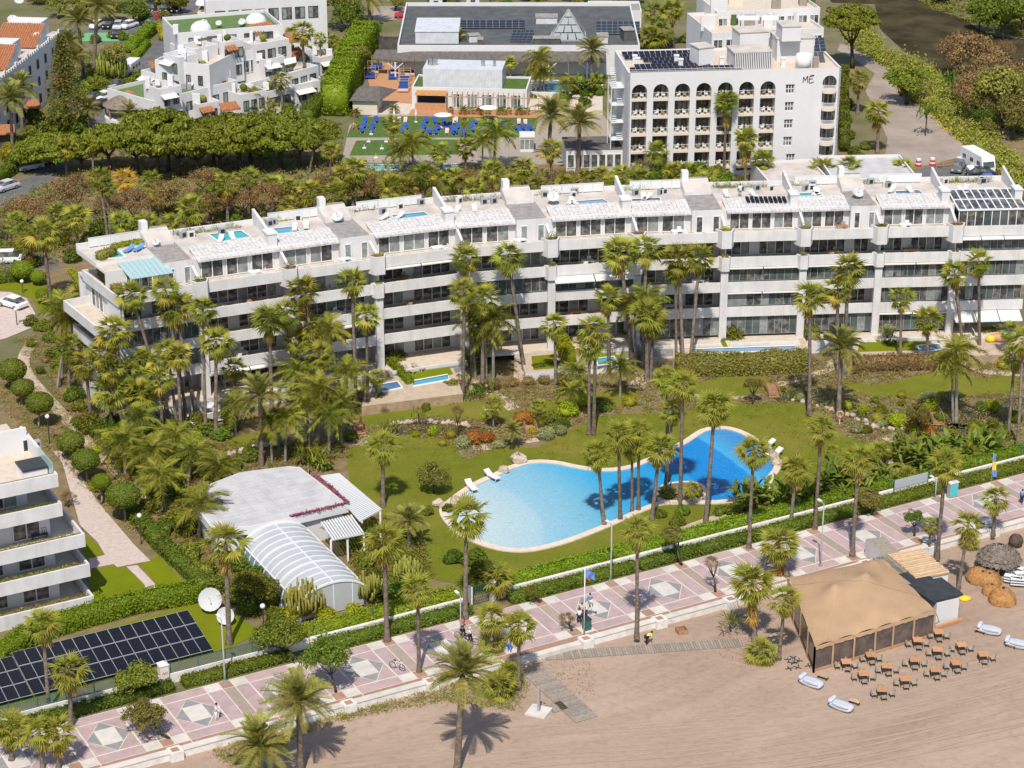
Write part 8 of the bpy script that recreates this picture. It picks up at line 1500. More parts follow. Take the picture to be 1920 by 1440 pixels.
for k, (x, y, h, r_) in enumerate(((1395, 950, 3.6, 1.1), (1425, 945, 3.2, 1.2), (1480, 955, 4.0, 1.3), (1510, 948, 3.4, 1.2), (1555, 925, 4.2, 1.3), (1580, 918, 4.4, 1.4), (1700, 880, 4.0, 1.6), (1735, 872, 4.2, 1.6), (1770, 865, 4.0, 1.6), (1800, 858, 3.8, 1.5), (1740, 895, 3.4, 1.5), (1690, 862, 3.6, 1.4), (1830, 865, 3.6, 1.4), (1850, 850, 3.6, 1.3), (715, 760, 2, .6), (890, 690, 3.6, 1.2), (1095, 178, 4, 1.5), (1075, 175, 4, 1.5), (1115, 172, 4, 1.5), (1250, 940, 2.0, .7), (1600, 935, 3.4, 1.3), (1650, 915, 3.4, 1.2))): clump('%s clump of large paddle leaves in survey order%s' % (ordw(k), '') if 0 else 'large leaved strelitzia clump, %s from the left' % ordw(sorted((1395, 1425, 1480, 1510, 1555, 1580, 1700, 1735, 1770, 1800, 1740, 1690, 1830, 1850, 715, 890, 1095, 1075, 1115, 1250, 1600, 1650)).index(x)), x, y, 'banana', 46, h * .72, r_, 'strelitzia')
for k, (x, y, h, r_) in enumerate(((583, 872, 1.6, 1.5), (600, 880, 1.2, 1.3), (1735, 255, 4, 1.6), (1783, 195, 4.5, 1.6), (730, 815, .8, 1.0), (785, 798, 1.4, .9), (985, 790, .8, .8), (915, 735, .7, 1.0), (885, 745, .5, 1.0), (690, 1020, 1.2, 1.0), (620, 1010, 1.8, .9), (1370, 1180, 1.2, .9))): clump('spiky yucca rosette, %s from the left' % ordw(sorted((583, 600, 1735, 1783, 730, 785, 985, 915, 885, 690, 620, 1370)).index(x)), x, y, 'yucca', 60, h, r_, 'yucca')
def cover(name, label, polys, n, mat, size, seed, zmax=.35, avoid=(), clumpy=True, z0=0.0):
 rng = np.random.default_rng(seed); pts = []
 for poly in polys:
  w = [U2(*p, z0) for p in poly]; x0, x1, y0, y1 = min(p[0] for p in w), max(p[0] for p in w), min(p[1] for p in w), max(p[1] for p in w)
  av = [[U2(*p) for p in a] for a in avoid]; k = 0; tries = 0; kk = max(1, n // (14 if clumpy else 1))
  while k < kk and tries < kk * 6:
   tries += 1; x, y = rng.uniform(x0, x1), rng.uniform(y0, y1)
   if inpoly(x, y, w) and not any(inpoly(x, y, a) for a in av):
    k += 1; m = 14 if clumpy else 1; rr = rng.uniform(.15, .5)
    for _ in range(m): pts.append((x + rng.normal(0, rr), y + rng.normal(0, rr), abs(rng.normal(0, zmax * .6)) * rr * 2.2 + .03 + z0))
 V, F = leafmesh(np.array(pts), np.tile([0, -.2, .8], (len(pts), 1)), size, mat, rng, .4); o = OB(name, arr_mesh([(V, F, 0)], mat)); tag(o, label, 'ground cover', kind='stuff')
GB = [[(640, 700), (1930, 660), (1930, 880), (1640, 940), (1560, 800), (1500, 757), (1150, 776), (880, 860), (650, 845)]]
AV = [LAWN1, [(650, 778), (700, 767), (780, 766), (850, 756), (890, 752), (945, 762), (975, 770), (1050, 746), (1120, 735), (1200, 733), (1185, 760), (1100, 772), (1050, 792), (960, 790), (880, 786), (800, 782), (740, 792), (690, 802)], [(1580, 716), (1640, 722), (1690, 712), (1750, 697), (1800, 700), (1830, 710), (1910, 703), (1905, 735), (1800, 746), (1740, 752), (1680, 746), (1600, 737)], [(1290, 722), (1380, 702), (1440, 708), (1448, 728), (1400, 740), (1300, 742)]]
cover('ground_cover', 'low dry brown plants covering the garden beds', GB, 26000, 'brown', .13, 1, avoid=AV); cover('ground_cover', 'low green plants covering the garden beds', GB, 26000, 'olive', .14, 2, avoid=AV); cover('ground_cover', 'low grey green plants covering the garden beds', GB, 9000, 'shrub_grey', .12, 3, avoid=AV)
LBD = [[(150, 780), (400, 830), (640, 830), (660, 860), (560, 870), (390, 900), (380, 1000), (470, 1060), (520, 1180), (380, 1100), (240, 930)], [(640, 990), (720, 970), (790, 1010), (805, 1080), (760, 1130), (690, 1150)]]
cover('ground_cover', 'mixed green undergrowth around the pool house', LBD, 16000, 'shrub', .13, 4, .6); cover('ground_cover', 'mixed brown undergrowth around the pool house', LBD, 6000, 'brown', .11, 5, .4)
EB = [[(30, 640), (100, 610), (180, 740), (300, 900), (260, 930), (150, 850)], [(0, 690), (60, 720), (240, 920), (300, 1010), (250, 1000), (0, 760)]]
cover('ground_cover', 'dry ground cover on the slope left of the building', EB, 7000, 'brown', .1, 6); cover('ground_cover', 'green ground cover on the slope left of the building', EB, 5000, 'shrub', .1, 7)
cover('grass_tufts', 'fine grass blades over the pool lawn', [LAWN1], 26000, 'lawn_blade', .075, 21, .02, [POOL], False); cover('grass_tufts', 'ragged longer grass along the lawn edges', [[LAWN1[i] for i in range(0, 20)]], 6000, 'lawn_blade', .1, 22, .1, [POOL], True)
RB = [[(1575, 60), (1640, 60), (1660, 100), (1740, 125), (1770, 160), (1800, 195), (1860, 250), (1935, 330), (1935, 385), (1880, 340), (1822, 288), (1770, 238), (1740, 208), (1690, 182), (1665, 130), (1600, 92)]]
cover('reeds', 'dense green reeds along the river bank', RB, 17000, 'reed', .26, 8, 1.6); cover('reeds', 'dull olive scrub between the reeds of the bank', RB, 9000, 'olive', .24, 28, 1.3); cover('reeds', 'dead brown stalks among the reeds of the bank', RB, 5000, 'brown', .24, 29, 1.8); cover('ground_cover', 'yellow wild flowers on the river bank', [[(1725, 205), (1760, 215), (1830, 265), (1860, 290), (1830, 290), (1760, 240)]], 1500, 'flower_yellow', .12, 9, .6)
cover('reeds', 'dry reeds on the far river bank', [[(1740, 15), (1830, 45), (1935, 75), (1935, 30), (1820, 0), (1700, -20)], [(1790, 190), (1935, 265), (1935, 230), (1860, 200), (1800, 160)]], 9000, 'olive', .25, 10, .9)
GV = [[(-40, 400), (200, 300), (640, 300), (1240, 330), (1440, 345), (1440, 372), (1000, 390), (560, 430), (190, 480), (-40, 520)]]
cover('undergrowth', 'rough undergrowth in the grove behind the apartment roofs', GV, 20000, 'brown', .2, 11, .9); cover('undergrowth', 'green undergrowth in the grove behind the apartment roofs', GV, 24000, 'shrub', .2, 12, 1.0)
cover('undergrowth', 'green undergrowth of the village gardens', [[(60, 230), (150, 150), (250, 140), (230, 100), (120, 100), (60, 290), (150, 300), (640, 300), (640, 230), (400, 232), (180, 260)]], 16000, 'shrub', .2, 13, .8)
cover('beach_grass', 'weedy grass growing along the foot of the sea wall', [[(440, 1440), (400, 1410), (640, 1340), (830, 1290), (960, 1250), (990, 1290), (960, 1330), (830, 1315), (620, 1355)]], 11000, 'olive', .09, 14, .25, z0=ZB)
cover('beach_litter', 'dry seaweed and twigs strewn over the sand near the boardwalk', [[(990, 1240), (1120, 1240), (1110, 1310), (1060, 1300)], [(1360, 1150), (1420, 1160), (1400, 1250), (1350, 1230)]], 420, 'brown', .07, 15, .04, clumpy=False, z0=ZB)
def hedge_tufts():
 pass
# ================================================================ CARS, PEOPLE, LAMPS
for nm, c in (('car_white', (.75, .75, .75)), ('car_black', (.02, .02, .022)), ('car_grey', (.12, .13, .14)), ('car_silver', (.5, .52, .54)), ('car_red', (.5, .02, .04)), ('car_blue', (.02, .08, .4))): M(nm, c, .25, .5)
def car_meshes(L=4.3, W=1.78, H=1.5, van=False):
 """body shell lofted over side profiles, with glasshouse and wheels"""
 s = L / 2; w = W / 2
 prof = [(-s, .35, .75), (-s + .15, .3, .88), (-s + 1.0, .28, .98), (-.2, .28, 1.0), (s - .7, .28, 1.0), (s - .12, .3, .92), (s, .4, .8)]
 b = MB(); V = []
 for x, lo, hi in prof: V += [(x, -w * .94, lo), (x, -w, (lo + hi) / 2), (x, -w * .9, hi), (x, w * .9, hi), (x, w, (lo + hi) / 2), (x, w * .94, lo)]
 n = len(prof); F = [(i * 6 + j, (i + 1) * 6 + j, (i + 1) * 6 + (j + 1) % 6, i * 6 + (j + 1) % 6) for i in range(n - 1) for j in range(6)] + [(5, 4, 3, 2, 1, 0), tuple((n - 1) * 6 + j for j in range(6))]; b.add(V, F)
 x0, x1, x2, x3 = (-s + .95, -s + 1.6, s - 1.05, s - .35) if not van else (-s + .5, -s + .95, s - .3, s - .12)
 g = MB().add([(x0, -w * .86, .97), (x3, -w * .86, .99), (x3, w * .86, .99), (x0, w * .86, .97), (x1, -w * .7, H - .05), (x2, -w * .7, H - .05), (x2, w * .7, H - .05), (x1, w * .7, H - .05)], [(0, 1, 5, 4), (1, 2, 6, 5), (2, 3, 7, 6), (3, 0, 4, 7), (4, 5, 6, 7)])
 r = MB().box(((x1 + x2) / 2, 0, H - .02), (x2 - x1 + .05, W * .74, .07)); wh = MB().tube([(0, -.11, 0), (0, .11, 0)], .32, 14); rim = MB().tube([(0, -.115, 0), (0, .115, 0)], .19, 10); hl = MB().box((0, 0, 0), (.08, .35, .14))
 return b, g, r, wh, rim, hl, s, w
CB = {}
def car(label, px, py, col, rz, kind='car', z=0.034, L=4.3, H=1.5, W_=1.78):
 k = (L, H, W_)
 if k not in CB:
  b, g, r, wh, rim, hl, s, w = car_meshes(L, W_, H); CB[k] = (b, g.mesh('glass_dark', False), r, wh.mesh('rubber', True), rim.mesh('metal'), hl.mesh('frame_white'), s, w, {})
 b, g, r, wh, rim, hl, s, w, c = CB[k]
 if col not in c: c[col] = (b.mesh(col, False), r.mesh(col))
 t = thing('parked_car', label, 'car', U(px, py, z), rz, 'parked cars'); OB('body', c[col][0], t, True); OB('windows', g, t, True); OB('roof', c[col][1], t, True)
 for x in (-s + .78, s - .82):
  for y in (-w + .1, w - .1): q = OB('wheel', wh, t, True, loc=(x, y, .32)); OB('rim', rim, q, True)
 for y in (-w + .35, w - .35): OB('headlight', hl, t, True, loc=(-s + .02, y, .68))
 return t
for e in (('dark grey car parked alone by the striped barriers', 1796, 320, 'car_grey', R(70), 4.4, 1.65), ('dark car at the right behind the camper van', 1838, 332, 'car_black', R(8), 4.6, 1.6), ('white car squeezed behind the camper van', 1838, 322, 'car_white', R(8), 4.2, 1.45), ('blue car half hidden behind the right roof', 1848, 344, 'car_blue', R(10), 4.0, 1.45),
  ('white hatchback on the turning circle', 24, 575, 'car_white', R(-35), 4.2, 1.5), ('white van roofed car at the left street', 10, 492, 'car_white', R(5), 4.6, 1.8), ('red car beside the club house', 759, 33, 'car_red', R(5), 4.3, 1.5), ('white car first in the row at the village car park', 182, 52, 'car_white', R(75), 4.2, 1.5), ('black car second in the row at the village car park', 203, 52, 'car_black', R(85), 4.2, 1.5), ('silver car under a cover at the village car park', 222, 53, 'car_silver', R(90), 4.2, 1.5), ('white car last in the row at the village car park', 242, 52, 'car_white', R(60), 4.2, 1.5), ('dark car parked on the green court', 219, 70, 'car_black', R(85), 3.8, 1.45), ('long black car along the hedge lane', 285, 48, 'car_black', R(-10), 4.6, 1.5), ('dark red car at the village car park edge', 325, 48, 'car_red', R(-5), 4.3, 1.5), ('black car top left of the far parking', 284, 21, 'car_black', R(90), 4.4, 1.6), ('black car in the middle of the far parking', 309, 21, 'car_black', R(90), 4.4, 1.6), ('black car right in the far parking', 330, 22, 'car_black', R(90), 4.4, 1.6), ('white car by the red one in the far parking', 273, 33, 'car_white', R(80), 4.0, 1.45), ('small red car in the far parking', 290, 35, 'car_red', R(30), 3.4, 1.4), ('dark car behind the dark red one', 335, 38, 'car_black', R(-8), 4.2, 1.5),
  ('white car in the village lane near the rotunda', 196, 187, 'car_white', R(60), 4.2, 1.5), ('silver car in the village lane', 208, 176, 'car_silver', R(60), 4.2, 1.5), ('grey car at the top of the village lane', 218, 165, 'car_grey', R(65), 4.2, 1.5), ('black car nearest in the village lane', 188, 203, 'car_black', R(60), 4.4, 1.5), ('dark car in the lane shade', 176, 190, 'car_black', R(60), 4.4, 1.5), ('silver car on the left road below the pines', 57, 318, 'car_silver', R(35), 4.2, 1.5), ('white car behind the silver one on the left road', 75, 308, 'car_white', R(35), 4.2, 1.5), ('grey car at the left edge of the road', 12, 356, 'car_silver', R(55), 4.2, 1.5), ('white car in the row behind the club', 1055, 28, 'car_white', R(88), 4.2, 1.5), ('white van in the row behind the club', 1033, 29, 'car_white', R(60), 4.6, 1.9), ('red car in the row behind the club', 1090, 30, 'car_red', R(10), 4.3, 1.5), ('second red car in the row behind the club', 1075, 31, 'car_red', R(0), 4.2, 1.5), ('dark car behind the white van', 1032, 22, 'car_black', R(88), 4.2, 1.5), ('dark grey car behind the white car at the club', 1054, 22, 'car_grey', R(88), 4.2, 1.5)): car(e[0], e[1], e[2], e[3], e[4], L=e[5], H=e[6])
def camper(label, px, py, rz, L, W_, H):
 t = thing('camper_van', label, 'camper van', U(px, py, .034), rz); s = L / 2; w = W_ / 2; P = [(-s, .45), (-s, 1.25), (-s + .35, 2.2), (-s + .6, H), (s, H), (s, .45)]
 MB().add([(x, y, z) for y in (-w, w) for x, z in P], [(5, 4, 3, 2, 1, 0), tuple(range(6, 12))] + [(i, (i + 1) % 6, 6 + (i + 1) % 6, 6 + i) for i in range(6)]).build('body', 'car_white', t, local=True)
 MB().add([(-s - .01, -w * .85, 1.3), (-s - .01, w * .85, 1.3), (-s + .33, w * .85, 2.2), (-s + .33, -w * .85, 2.2)], [(0, 1, 2, 3)]).build('windscreen', 'glass_green', t, local=True)
 for y in (-w - .01, w + .01):
  for x in (-s + 1.4, 0, s - 1.3): MB().box((x, y, 1.8), (1.0, .03, .6)).build('window', 'glass_dark', t, local=True)
 for x in (-s + 1, s - 1.4):
  for y in (-w + .12, w - .12): MB().tube([(x, y - .13, .36), (x, y + .13, .36)], .36, 14).build('wheel', 'rubber', t, True, True)
 for x in (-1, .6, 1.9): MB().box((x, 0, H + .06), (.7, .7, .12)).build('roof_hatch', 'frame_white', t, local=True)
 MB().box((-s - .06, 0, .62), (.16, W_, .25)).build('bumper', 'metal_grey', t, local=True)
camper('large white camper van parked by the river fence', 1832, 318, R(-72) + math.pi * 1.0 - R(180 - 160) * 0, 7.2, 2.3, 3.0); camper('white camper van in the village lane', 247, 140, R(-100), 5.8, 2.1, 2.7)
for k, x in enumerate((1722, 1748, 1798, 1811)):
 t = thing('striped_barrier', '%s red and white striped barrier drum from the left' % ordw(k), 'barrier', U(x, 311 - k * 1.5, .03), 0, 'striped barrier drums')
 for q in range(4): MB().tube([(0, 0, .3 * q), (0, 0, .3 * q + .295)], .5 - .03 * q, 12).build('ring', ['red', 'white_clean'][q % 2], t, local=True)
bg = thing('barrier_gate', 'orange pole gate between the striped drums', 'gate', U(1770, 310, 0)); A, B = U(1756, 311, .4), U(1796, 307, .4); MB().bar(A, B, .08, .1).bar(A + Vector((0, 0, .5)), B + Vector((0, 0, .5)), .08, .1).build('rails', 'terracotta', bg)
for f in (0, .33, .66, 1): p = A.lerp(B, f); MB().bar((p.x, p.y, 0), (p.x, p.y, 1.2), .12, .12).build('post', 'terracotta', bg)
rf = thing('rail_fence', 'brown timber rail fence beside the right car park', 'fence', U(1880, 340, 0)); FP_ = [U(1850, 308), U(1870, 330), U(1890, 350), U(1915, 372), U(1935, 390)]
for a, b_ in zip(FP_[:-1], FP_[1:]):
 MB().bar(a, a + Vector((0, 0, 1.1)), .15, .15).build('post', 'wood', rf)
 for z in (.5, .95): MB().bar(a + Vector((0, 0, z)), b_ + Vector((0, 0, z)), .07, .12).build('rail', 'wood', rf)
# ---- people
def person(label, px, py, z, top, bottom, yaw=0, pose='stand', hair='hair', h=1.74, skin='skin', cap=None):
 """one skinned figure: legs, torso, arms, head; clothes and hair as children"""
 t = thing('person', label, 'person', U(px, py, z), yaw)
 st = .16 if pose in ('walk', 'ride') else .03; sc = h / 1.74
 hip = (0, 0, .92); J = {'pel': hip, 'wa': (0, 0, 1.08), 'ch': (0, -.02, 1.33), 'nk': (0, -.01, 1.49), 'hd': (0, -.03, 1.6), 'ht': (0, -.02, 1.72),
   'hl': (.1, 0, .9), 'kl': (.11, -st - .03, .5), 'al': (.11, -st * .6, .08), 'tl': (.12, -st * .6 - .16, .03), 'hr': (-.1, 0, .9), 'kr': (-.11, st * .4 - .03, .5), 'ar': (-.11, st * 1.5, .1), 'tr': (-.12, st * 1.5 - .15, .03),
   'sl': (.18, 0, 1.41), 'el': (.25, -.02 - st * .3, 1.14), 'wl': (.23, -.16 - st * .3, .92), 'fl': (.22, -.2 - st * .3, .82), 'sr': (-.18, 0, 1.41), 'er': (-.25, .02, 1.14), 'wr': (-.23, -.1, .92), 'fr': (-.22, -.12, .82)}
 if pose in ('reach', 'ride'): J.update({'el': (.24, -.2, 1.2), 'wl': (.16, -.42, 1.22), 'fl': (.14, -.5, 1.24), 'er': (-.24, -.18, 1.2), 'wr': (-.14, -.4, 1.25), 'fr': (-.12, -.48, 1.27)})
 if pose == 'bend':
  for k in ('wa', 'ch', 'nk', 'hd', 'ht', 'sl', 'sr', 'el', 'er', 'wl', 'wr', 'fl', 'fr'): x, y, zz = J[k]; d = zz - .92; J[k] = (x, y - d * .85, .92 + d * .45)
  for k in ('wl', 'fl', 'wr', 'fr', 'el', 'er'): J[k] = (J[k][0], J[k][1] - .25, J[k][2] - .05)
 rad = {'pel': .155, 'wa': .13, 'ch': .155, 'nk': .06, 'hd': .098, 'ht': .07, 'hl': .1, 'kl': .07, 'al': .045, 'tl': .04, 'hr': .1, 'kr': .07, 'ar': .045, 'tr': .04, 'sl': .065, 'el': .045, 'wl': .034, 'fl': .035, 'sr': .065, 'er': .045, 'wr': .034, 'fr': .035}
 Ed = [('pel', 'wa'), ('wa', 'ch'), ('ch', 'nk'), ('nk', 'hd'), ('hd', 'ht'), ('pel', 'hl'), ('hl', 'kl'), ('kl', 'al'), ('al', 'tl'), ('pel', 'hr'), ('hr', 'kr'), ('kr', 'ar'), ('ar', 'tr'), ('ch', 'sl'), ('sl', 'el'), ('el', 'wl'), ('wl', 'fl'), ('ch', 'sr'), ('sr', 'er'), ('er', 'wr'), ('wr', 'fr')]
 def skin_obj(name, keys, mat, grow):
  ks = list(keys); me = bpy.data.meshes.new('mesh'); me.from_pydata([tuple(c * sc for c in J[k]) for k in ks], [(ks.index(a), ks.index(b)) for a, b in Ed if a in ks and b in ks], []); o = OB(name, me, t, True); md = o.modifiers.new('skin', 'SKIN'); md.use_smooth_shade = True
  for q, k in enumerate(ks): v = me.skin_vertices[0].data[q]; v.radius = (rad[k] * grow * sc, rad[k] * grow * sc); v.use_root = (q == 0)
  o.modifiers.new('sub', 'SUBSURF').levels = 1; o.modifiers['sub'].render_levels = 1; me.materials.append(MT[mat]); return o
 skin_obj('body', J.keys(), skin, 1.0); skin_obj('shirt', ['ch', 'wa', 'pel', 'sl', 'el', 'sr', 'er'], top, 1.14); skin_obj('trousers', ['pel', 'hl', 'kl', 'al', 'hr', 'kr', 'ar'], bottom, 1.16)
 hd = J['hd']; MB().ball((hd[0] * sc, (hd[1] + .025) * sc, (hd[2] + .045) * sc), (.105 * sc, .115 * sc, .11 * sc), 12, 6).build('hair', cap or hair, t, True, True)
 return t
person('person in white clothes holding a phone on the left promenade', 407, 1350, .035, 'cloth_white', 'cloth_white', R(60), 'reach'); person('cyclist with red cap sitting on a bicycle on the promenade', 868, 1196, .25, 'cloth_dark', 'cloth_dark', R(70), 'ride', cap='cloth_red'); person('cyclist in white shirt behind the red capped one', 881, 1206, .25, 'cloth_white', 'cloth_dark', R(80), 'ride', cap='cloth_white')
person('person in blue top walking behind the flagpole group', 1106, 1142, .035, 'cloth_blue', 'beige', R(200), 'walk'); person('person in pale clothes in the group by the flagpole', 1091, 1160, .035, 'pink_fabric', 'cloth_dark', R(160), 'walk'); person('person with bare legs in the group by the flagpole', 1086, 1170, .035, 'cloth_white', 'cloth_dark', R(200), 'walk'); person('person in dark clothes at the front of the flagpole group', 1096, 1168, .035, 'cloth_dark', 'cloth_dark', R(170), 'walk'); person('worker in lime vest bending over the sand by the boardwalk', 1212, 1210, ZB, 'cloth_lime', 'cloth_dark', R(120), 'bend'); person('man in white shirt standing on the apartment roof', 1387, 369, ZR, 'cloth_white', 'metal_grey', R(200)); person('person walking on the promenade near the shower palm', 955, 1222, .035, 'cloth_white', 'cloth_blue', R(180), 'walk'); person('person in blue at the right end of the promenade', 1915, 945, .035, 'cloth_blue', 'cloth_dark', R(150), 'walk')
def bicycle(label, px, py, rz):
 t = thing('bicycle', label, 'bicycle', U(px, py, .035), rz)
 for y in (-.52, .52):
  m = MB(); P_ = [(0, y + .33 * math.cos(a * .3927), .34 + .33 * math.sin(a * .3927)) for a in range(17)]
  for p, q in zip(P_[:-1], P_[1:]): m.bar(p, q, .04, .04)
  m.build('wheel', 'rubber', t, local=True)
 MB().bar((0, .52, .34), (0, .1, .32), .035, .035).bar((0, .1, .32), (0, .22, .85), .035, .035).bar((0, .22, .8), (0, -.38, .82), .035, .035).bar((0, .1, .32), (0, -.38, .78), .035, .035).bar((0, -.4, 1.0), (0, -.52, .34), .035, .035).build('frame', 'car_white', t, local=True); MB().bar((-.28, -.38, 1.02), (.28, -.38, 1.02), .03, .03).build('handlebar', 'frame_dark', t, local=True); MB().box((0, .24, .9), (.14, .26, .06)).build('saddle', 'frame_dark', t, local=True)
bicycle('white bicycle ridden by the red capped cyclist', 868, 1198, R(70)); bicycle('white bicycle ridden by the cyclist in white', 881, 1208, R(80)); bicycle('bicycle leaning by the sea wall near the palms', 745, 1255, R(60))
# ---- lamps, flag, signs
LAMPS = [(422, 1281, 1163), (1145, 1092, 985), (1753, 937, 900), (864, 1190, 1118), (1538, 1062, 945)]
for k, (x, y, yt) in enumerate(sorted(LAMPS)):
 b = U(x, y); h = hz(b, yt); t = thing('street_lamp', '%s grey promenade street lamp from the left' % ordw(k), 'street lamp', b, AL, 'promenade lamps'); MB().tube([(0, 0, 0), (0, 0, 1.2), (0, 0, h)], [.1, .075, .055], 10).build('pole', 'metal_grey', t, True, True); MB().box((0, 0, .15), (.3, .3, .3)).build('foot', 'metal_grey', t, local=True)
 MB().bar((0, 0, h), (0, .5, h + .1), .06, .06).build('arm', 'metal_grey', t, local=True); MB().box((0, .75, h + .1), (.28, .6, .1)).build('lamp_head', 'white_clean', t, local=True)
GL = [(93, 832, 784, 1), (265, 1020, 970, 1), (43, 550, 530, 0), (32, 610, 583, 0), (912, 786, 780, 0), (495, 1190, 1140, 0)]
for k, (x, y, yt, c) in enumerate(sorted(GL)):
 b = U(x, y); h = max(1.0, hz(b, yt)); t = thing('globe_lamp', '%s globe garden lamp from the left' % ordw(k), 'garden lamp', b, 0, 'globe lamps'); MB().tube([(0, 0, 0), (0, 0, h)], .06, 8).build('pole', 'frame_dark', t, local=True); MB().ball((0, 0, h + .2), .26, 12, 8).build('globe', 'white_clean', t, True, True)
fb = U(1095, 1191); fp = thing('flagpole', 'white flagpole with drooping dark flag on a sea wall pier', 'flagpole', fb); hf = hz(fb, 1064); MB().tube([(0, 0, 0), (0, 0, hf)], [.07, .045], 8).build('pole', 'white_clean', fp, True, True)
fl2 = MB(); nn = 8; Vf = []
for j in range(5):
 for i in range(nn + 1): u = i / nn; Vf.append((.06 + .85 * u, .1 * math.sin(u * 7 + j), hf - .25 - .2 * j - .25 * u))
fl2.add(Vf, [(j * (nn + 1) + i, j * (nn + 1) + i + 1, (j + 1) * (nn + 1) + i + 1, (j + 1) * (nn + 1) + i) for j in range(4) for i in range(nn)]); fl2.build('flag', 'cloth_blue', fp, True, True); MB().add([(x, y - .01, z - .75) for x, y, z in Vf[:2 * (nn + 1)]], [(i, i + 1, nn + 2 + i, nn + 1 + i) for i in range(4)]).build('flag_tail', 'cloth_red', fp, local=True)
sg = thing('beach_banner', 'blue and yellow feather banner beside the right hedge', 'banner', U(1858, 902)); MB().bar((0, 0, 0), (0, 0, 3.4), .05, .05).build('pole', 'metal_grey', sg, local=True)
for q, (z0, z1, m_) in enumerate(((.5, 1.3, 'cloth_blue'), (1.3, 2.3, 'yellow'), (2.3, 3.3, 'cloth_blue'))): MB().prism([(.03, -.02), (.55 - .12 * q, -.02), (.55 - .12 * q, .02), (.03, .02)], z0, z1 - .003).build('cloth', m_, sg, local=True)
for v in [c for c in sg.children if c.name.startswith('cloth')]: pass
bn2 = thing('grey_banner', 'long blank grey banner on posts above the garden wall', 'banner', U(1690, 905)); A, B = TW(tx(1660, 925), -3.2), TW(tx(1722, 908), -3.2); MB().add([A + Vector((0, 0, 1.0)), B + Vector((0, 0, 1.0)), B + Vector((0, 0, 2.1)), A + Vector((0, 0, 2.1))], [(0, 1, 2, 3)]).build('sheet', 'awning_grey', bn2)
for p in (A, B): MB().bar(p, p + Vector((0, 0, 2.25)), .1, .1).build('post', 'green_metal', bn2)
ib = thing('information_box', 'small turquoise information stand by the promenade hedge', 'sign', U(1785, 932), AL); MB().box((0, 0, .9), (1.1, .5, 1.6)).build('cabinet', 'metal_grey', ib, local=True); MB().box((0, -.27, .9), (.9, .03, 1.2)).build('panel', 'pool_turq', ib, local=True); MB().box((0, 0, 1.75), (1.2, .6, .1)).build('cap', 'frame_white', ib, local=True)
bi = thing('litter_bin', 'dark green litter bin beside the flagpole', 'bin', U(1100, 1180), AL); MB().box((0, 0, .55), (.65, .65, 1.1)).build('body', 'green_metal', bi, local=True); MB().box((0, 0, 1.15), (.7, .7, .1)).build('lid', 'frame_dark', bi, local=True)
for k in range(18):
 t = 12 + k * 6.1
 if tg0 - 1 < t < tg1 + 1: continue
 q = thing('fence_post', '%s green fence post from the left rising from the promenade hedge' % ordw(k), 'post', TW(t, -3.75), 0, 'hedge fence posts'); MB().bar((0, 0, 0), (0, 0, 2.2), .09, .09).build('upright', 'green_metal', q, local=True); MB().box((0, 0, 2.23), (.12, .12, .06)).build('cap', 'green_metal', q, local=True)
gg = thing('garden_gate', 'green mesh gate in the garden wall beside the tall palm', 'gate', TW((tg0 + tg1) / 2, -3.4)); m = MB()
for f in range(9): p = TW(tg0 + .2 + (tg1 - tg0 - .4) * f / 8, -3.4); m.bar(p, p + Vector((0, 0, 2.0)), .04, .04)
for z in (.1, 1.0, 2.0): m.bar(TW(tg0 + .2, -3.4, z), TW(tg1 - .2, -3.4, z), .05, .05)
m.build('leaf', 'green_metal', gg)
for tt in (tg0, tg1): MB().prism([TW(tt - .25, -3.1)[:2], TW(tt + .25, -3.1)[:2], TW(tt + .25, -3.7)[:2], TW(tt - .25, -3.7)[:2]], 0, 2.1).build('pillar', 'wall_white', gg)
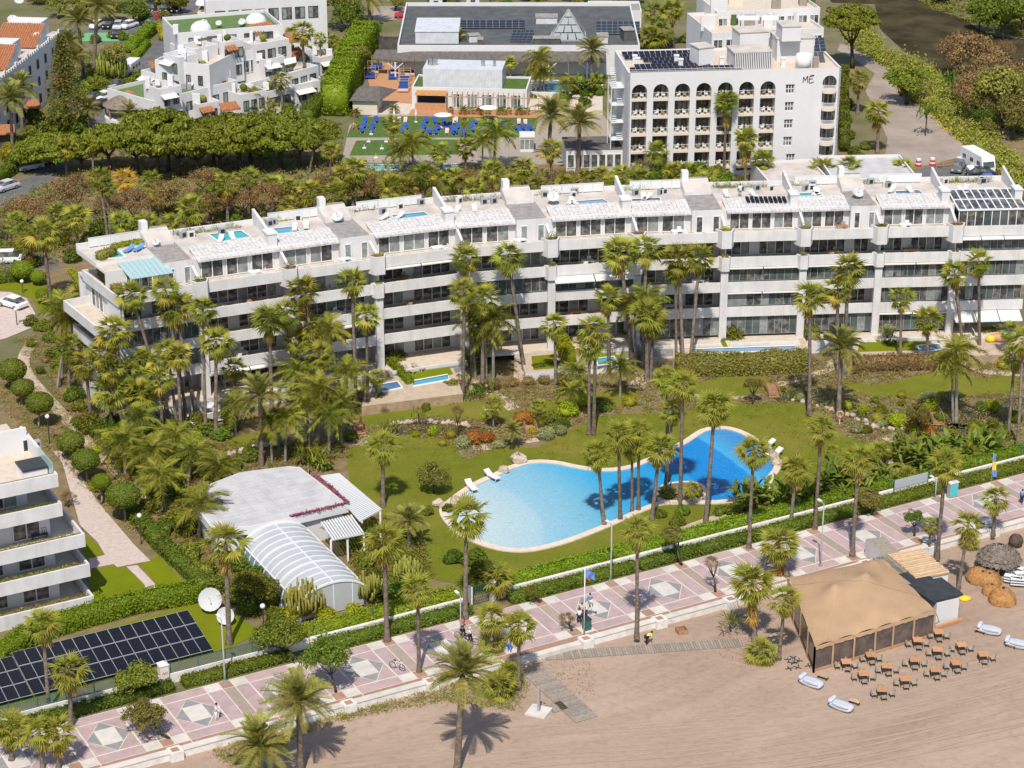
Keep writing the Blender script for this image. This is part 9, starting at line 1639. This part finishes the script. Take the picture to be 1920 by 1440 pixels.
lf = thing('lifebuoy', 'orange lifebuoy on a white post by the stream', 'lifebuoy', U(1574, 795)); MB().bar((0, 0, 0), (0, 0, 1.2), .08, .08).build('post', 'frame_white', lf, local=True); m = MB(); P_ = [(.36 * math.cos(a * .3927), -.08, 1.25 + .36 * math.sin(a * .3927)) for a in range(17)]; m.tube(P_, .1, 8, cap=False).build('ring', 'wood_orange', lf, True, True)
for k, (x, y, a) in enumerate(((923, 897, 40), (884, 917, 25), (1437, 838, -60), (1452, 855, -50))): lounger_parts(thing('sun_lounger', '%s white sun lounger from the left on the pool coping' % ordw(k), 'sun lounger', U(x, y, .16), R(180 + a), 'pool loungers', (1.15, 1.15, 1.15)), 'white_clean')
for k, (x, y) in enumerate(((768, 698), (784, 693))): lounger_parts(thing('sun_lounger', ['left', 'right'][k] + ' brown sun lounger on the private lawn by the plunge pool', 'sun lounger', U(x, y, ZP + .012), R(230)), 'rattan')
it = thing('inflatable_toy', 'orange, yellow and teal inflatable slide in the right private garden', 'toy', U(1875, 640, ZP)); m = MB().ball((0, 0, .5), (1.6, .7, .6), 12, 6); m.build('slide', 'wood_orange', it, True, True); MB().ball((-1.2, -.2, .4), (.7, .5, .5), 10, 6).build('bumper', 'yellow', it, True, True); MB().ball((1.1, .3, .6), (1.1, .8, .5), 10, 6).build('canopy', 'pool_turq', it, True, True)
sv = thing('stone_steps', 'pale stone garden steps between the private plots', 'steps', U(978, 700))
for q in range(8): A = U(978 + q * .3, 712 - q * 7, .1 + .15 * q); MB().box((A.x, A.y, .05 + .075 * q), (2.0, .9, .1 + .15 * q)).build('step', 'path', sv)
pp = thing('patio_umbrella_table', 'white round garden table with yellow chairs on the paved patio', 'table', U(392, 770, ZG)); MB().tube([(0, 0, .68), (0, 0, .73)], .9, 18).build('top', 'white_clean', pp, local=True); MB().tube([(0, 0, 0), (0, 0, .68)], .08, 8).build('leg', 'frame_white', pp, local=True)
sheet_w('patio', [U2(x, y, .3) for x, y in [(355, 755), (430, 745), (432, 785), (375, 795)]], .3, 'white_stone')
pw = thing('garden_wall', 'white stepped garden wall beside the left patio', 'wall', U(350, 800));
for a, b_ in (((338, 745), (355, 800)), ((355, 800), (368, 822)), ((368, 800), (460, 775))): A, B = U(*a), U(*b_); MB().bar(A + Vector((0, 0, .6)), B + Vector((0, 0, .6)), .3, 1.3).build('wall_length', 'white', pw)
